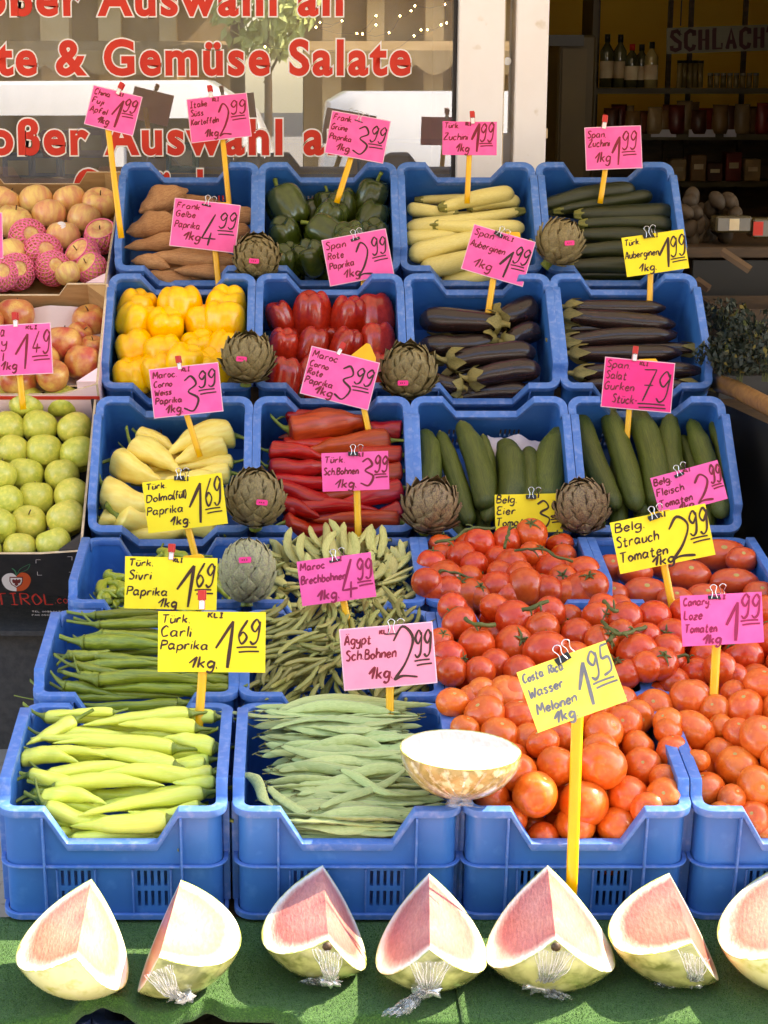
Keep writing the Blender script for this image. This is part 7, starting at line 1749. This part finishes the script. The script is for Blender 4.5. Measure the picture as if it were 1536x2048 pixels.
# lettering of the black carton
rs = random.Random(5); mb = MB()
fl = lambda x, y: front_local(x, y)
a, b = fl(-6, 1209), fl(106, 1206); 
write(mb, 'TIROL', a.x, b.x, a.y, fl(0, 1187).y - a.y, .0042, -.0016, rs, 0, jit=0)
a2, b2 = fl(110, 1206), fl(136, 1205); write(mb, '.co', a2.x, b2.x, a2.y, (fl(0, 1190).y - fl(0, 1209).y) * .9, .0022, -.0016, rs, 0, jit=0)
mb.build('lettering', m_redp, cgreen)
mb = MB()
for t_, y_ in (('TEL. 0039 0471/', 1224), ('FAK 0039 0471/', 1231)):
    a, b = fl(64, y_), fl(130, y_); write(mb, t_, a.x, b.x, a.y, .0058, .0011, -.0016, rs, 0, jit=0)
mb.build('small_print', m_wprint, cgreen)
mb = MB()
for cx_, cy_, dx, dy in ((72, 1119, 1, 1), (144, 1113, -1, 1), (75, 1150, 1, -1), (147, 1144, -1, -1)):
    p = fl(cx_, cy_); ribbon(mb, [p, fl(cx_ + 9 * dx, cy_)], .0012, -.0014); ribbon(mb, [p, fl(cx_, cy_ + 7 * dy)], .0012, -.0016)
mb.build('corner_marks', m_wprint, cgreen)

# ------------------------------------------------------------------ right of the stall: the neighbouring display in the doorway shade
rt = empty('herb_table', (1.75, 4.6, 0), 'shaded neighbouring display with a brown wooden rail right of the stall', 'display table')
rl = [at_y(1425, 762, 5.0), at_y(1470, 778, 4.85), at_y(1536, 812, 4.62), at_y(1640, 870, 4.3)]
def rloc(p): return p - V3((1.75, 4.6, 0))
mb = MB(); mb.tube([rloc(p) for p in rl], .024, 10, flat=.6, side=(1, 0, 0)); mb.build('rail', m_woodl, rt, True)
zt = rl[1].z - .02
mb = MB(); mb.add([rloc(V3((p.x, p.y, zt - .03))) for p in rl] + [(1.2, -.3, zt - .03), (1.2, 1.2, zt - .03), (-.35, 1.2, zt - .03), (-.38, .42, zt - .03)], [tuple(range(8))]); mb.build('top', m_wood, rt)
mb = MB(); b0 = [rloc(V3((p.x + .01, p.y, zt - .03))) for p in rl]; mb.add(b0 + [V3((p.x, p.y, 0)) for p in b0], [(i, i + 1, 5 + i, 4 + i) for i in range(3)]); mb.build('front_panel', m_black, rt)
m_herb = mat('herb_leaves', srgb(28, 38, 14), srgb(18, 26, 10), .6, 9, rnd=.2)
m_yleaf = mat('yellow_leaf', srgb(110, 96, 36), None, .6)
for k, (px, py, Y, rr) in enumerate(((1452, 705, 5.05, .055), (1450, 660, 5.2, .085), (1505, 690, 5.0, .09), (1440, 725, 4.95, .07), (1530, 740, 4.8, .085), (1480, 745, 4.85, .07))):
    p = at_y(px, py, Y); p.z = max(p.z, zt + .02); mb = MB(); rs = random.Random(k)
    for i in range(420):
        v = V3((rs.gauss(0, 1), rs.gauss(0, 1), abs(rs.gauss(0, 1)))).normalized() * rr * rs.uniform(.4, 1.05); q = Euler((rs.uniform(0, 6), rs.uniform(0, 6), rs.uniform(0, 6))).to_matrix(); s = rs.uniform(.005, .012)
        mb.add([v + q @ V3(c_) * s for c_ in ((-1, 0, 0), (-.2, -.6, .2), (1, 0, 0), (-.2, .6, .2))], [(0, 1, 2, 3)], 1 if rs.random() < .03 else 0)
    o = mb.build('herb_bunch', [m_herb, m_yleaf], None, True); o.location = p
    mb = MB(); [mb.tube([(rs.uniform(-.01, .01), rs.uniform(-.01, .01), -.03), (rs.uniform(-.03, .03), rs.uniform(-.03, .03), rr * .7)], .0012, 4) for _ in range(10)]; mb.build('stems', m_tst, o)
    tag(o, 'dark green herb bunch in the shade, ' + ['first beside the slim aubergine crate', 'upper one with yellow leaves', 'upper one at the right edge', 'front one behind the end of the brown rail', 'one at the right edge above the rail', 'front one in the middle of the rail'][k], 'herbs', 'herb bunches behind the brown rail')
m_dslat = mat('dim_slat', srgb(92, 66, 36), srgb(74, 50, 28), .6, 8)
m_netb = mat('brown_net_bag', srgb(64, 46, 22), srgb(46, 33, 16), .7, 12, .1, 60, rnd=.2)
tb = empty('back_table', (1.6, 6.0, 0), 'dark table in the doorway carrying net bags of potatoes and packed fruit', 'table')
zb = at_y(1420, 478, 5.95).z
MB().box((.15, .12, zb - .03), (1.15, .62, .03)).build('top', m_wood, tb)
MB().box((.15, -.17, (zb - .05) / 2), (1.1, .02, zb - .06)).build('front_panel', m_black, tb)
for k, (px, py, rx, rz) in enumerate(((1365, 415, .055, .06), (1415, 445, .07, .05), (1385, 452, .05, .05), (1440, 410, .06, .04))):
    p = at_y(px, py, 5.98 + .05 * (k % 2)); mb = MB(); rs = random.Random(k)
    for i in range(11):
        q = V3((rs.uniform(-1, 1) * rx * .85, rs.uniform(-1, 1) * .05, rs.uniform(-.8, .6) * rz)); e = tomato(i, (1.25, .9, .9))
        E_ = Euler((rs.uniform(0, 3), rs.uniform(0, 3), rs.uniform(0, 3))).to_matrix(); e.v = [tuple(E_ @ V3((x * .026, y * .026, z * .026)) + q) for x, y, z in e.v]; mb.add(e.v, e.f)
    o = mb.build('potato_bag', m_netb, None, True); o.location = p
    tag(o, 'brown net bag of potatoes on the dark doorway table, ' + ['next to the blue crate', 'lower one in the middle', 'lower one at the left', 'upper one at the right'][k], 'potato bag', 'net bags in the doorway')
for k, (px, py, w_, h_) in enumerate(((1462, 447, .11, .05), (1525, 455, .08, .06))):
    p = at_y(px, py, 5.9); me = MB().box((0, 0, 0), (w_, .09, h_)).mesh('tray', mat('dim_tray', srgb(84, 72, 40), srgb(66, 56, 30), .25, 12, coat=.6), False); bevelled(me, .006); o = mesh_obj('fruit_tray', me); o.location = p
    MB().box((-w_ * .3 if k else 0, -.0462, 0), (.03, .002, h_ * .7)).build('label_strip', m_redp if k else m_label, o)
    tag(o, ['film-wrapped tray with a pale label on the doorway table', 'packed tray with a red stripe at the right edge'][k], 'tray', 'trays in the doorway')
for k, (a_, b_) in enumerate((((1443, 502), (1500, 540)), ((1392, 560), (1418, 578)))):
    p, q = at_y(*a_, 5.3), at_y(*b_, 5.25); dv = q - p; o = empty('wooden_slat', p, ['longer slanting wooden slat of a dark box, upper one', 'shorter slanting wooden slat beside the aubergine crate'][k], 'slat')
    mb = MB(); mb.tube([(0, 0, 0), dv], .012, 4, flat=.4, side=(0, 1, 0)); mb.build('board', m_dslat, o)
bx = empty('dark_box', (1.42, 5.4, 0), 'dark wooden box standing in the shade behind the herbs', 'box')
z0 = at_y(1450, 600, 5.35).z
for s_, (c_, d_) in enumerate((((0, -.15, z0 - .1), (.5, .012, .17)), ((0, .2, z0 - .1), (.5, .012, .17)), ((-.25, .02, z0 - .1), (.012, .34, .17)), ((.25, .02, z0 - .1), (.012, .34, .17)))):
    MB().box(c_, d_).build('side_board', m_wood, bx)
MB().box((0, .02, (z0 - .2) / 2), (.5, .34, z0 - .2)).build('base', m_black, bx)
# fairy lights mirrored and hanging behind the window
m_bulb = bpy.data.materials.new('warm_bulb'); m_bulb.use_nodes = True
m_bulb.node_tree.nodes['Principled BSDF'].inputs['Emission Color'].default_value = (1, .62, .25, 1); m_bulb.node_tree.nodes['Principled BSDF'].inputs['Emission Strength'].default_value = 30
fy = empty('fairy_lights', (.2, 7.0, 1.7), 'string of tiny warm lights hanging behind the upper right of the window', 'lights')
mb = MB(); cb_ = MB(); prev = None
for (px, py) in ((640, 45), (684, 42), (632, 55), (714, 67), (752, 32), (752, 50), (725, 68), (778, 66), (800, 32), (822, 22), (830, 12), (890, 9), (893, 46), (842, 60), (855, 60), (882, 50), (828, 72), (772, 104), (530, 94), (685, 100)):
    p = at_y(px, py, 7.0) - V3((.2, 7.0, 1.7)); mb.lathe([(.0005, -.003), (.0026, -.001), (.003, .001), (.0005, .004)], 6, M=Matrix.Translation(p))
    if prev: cb_.tube([prev, (prev + p) / 2 - V3((0, 0, .01)), p], .0006, 4)
    prev = p
mb.build('bulb', m_bulb, fy); cb_.build('wire', m_wood, fy)
# finish: prototypes out
for o in PROTOS: bpy.data.objects.remove(o)
bpy.context.view_layer.update()
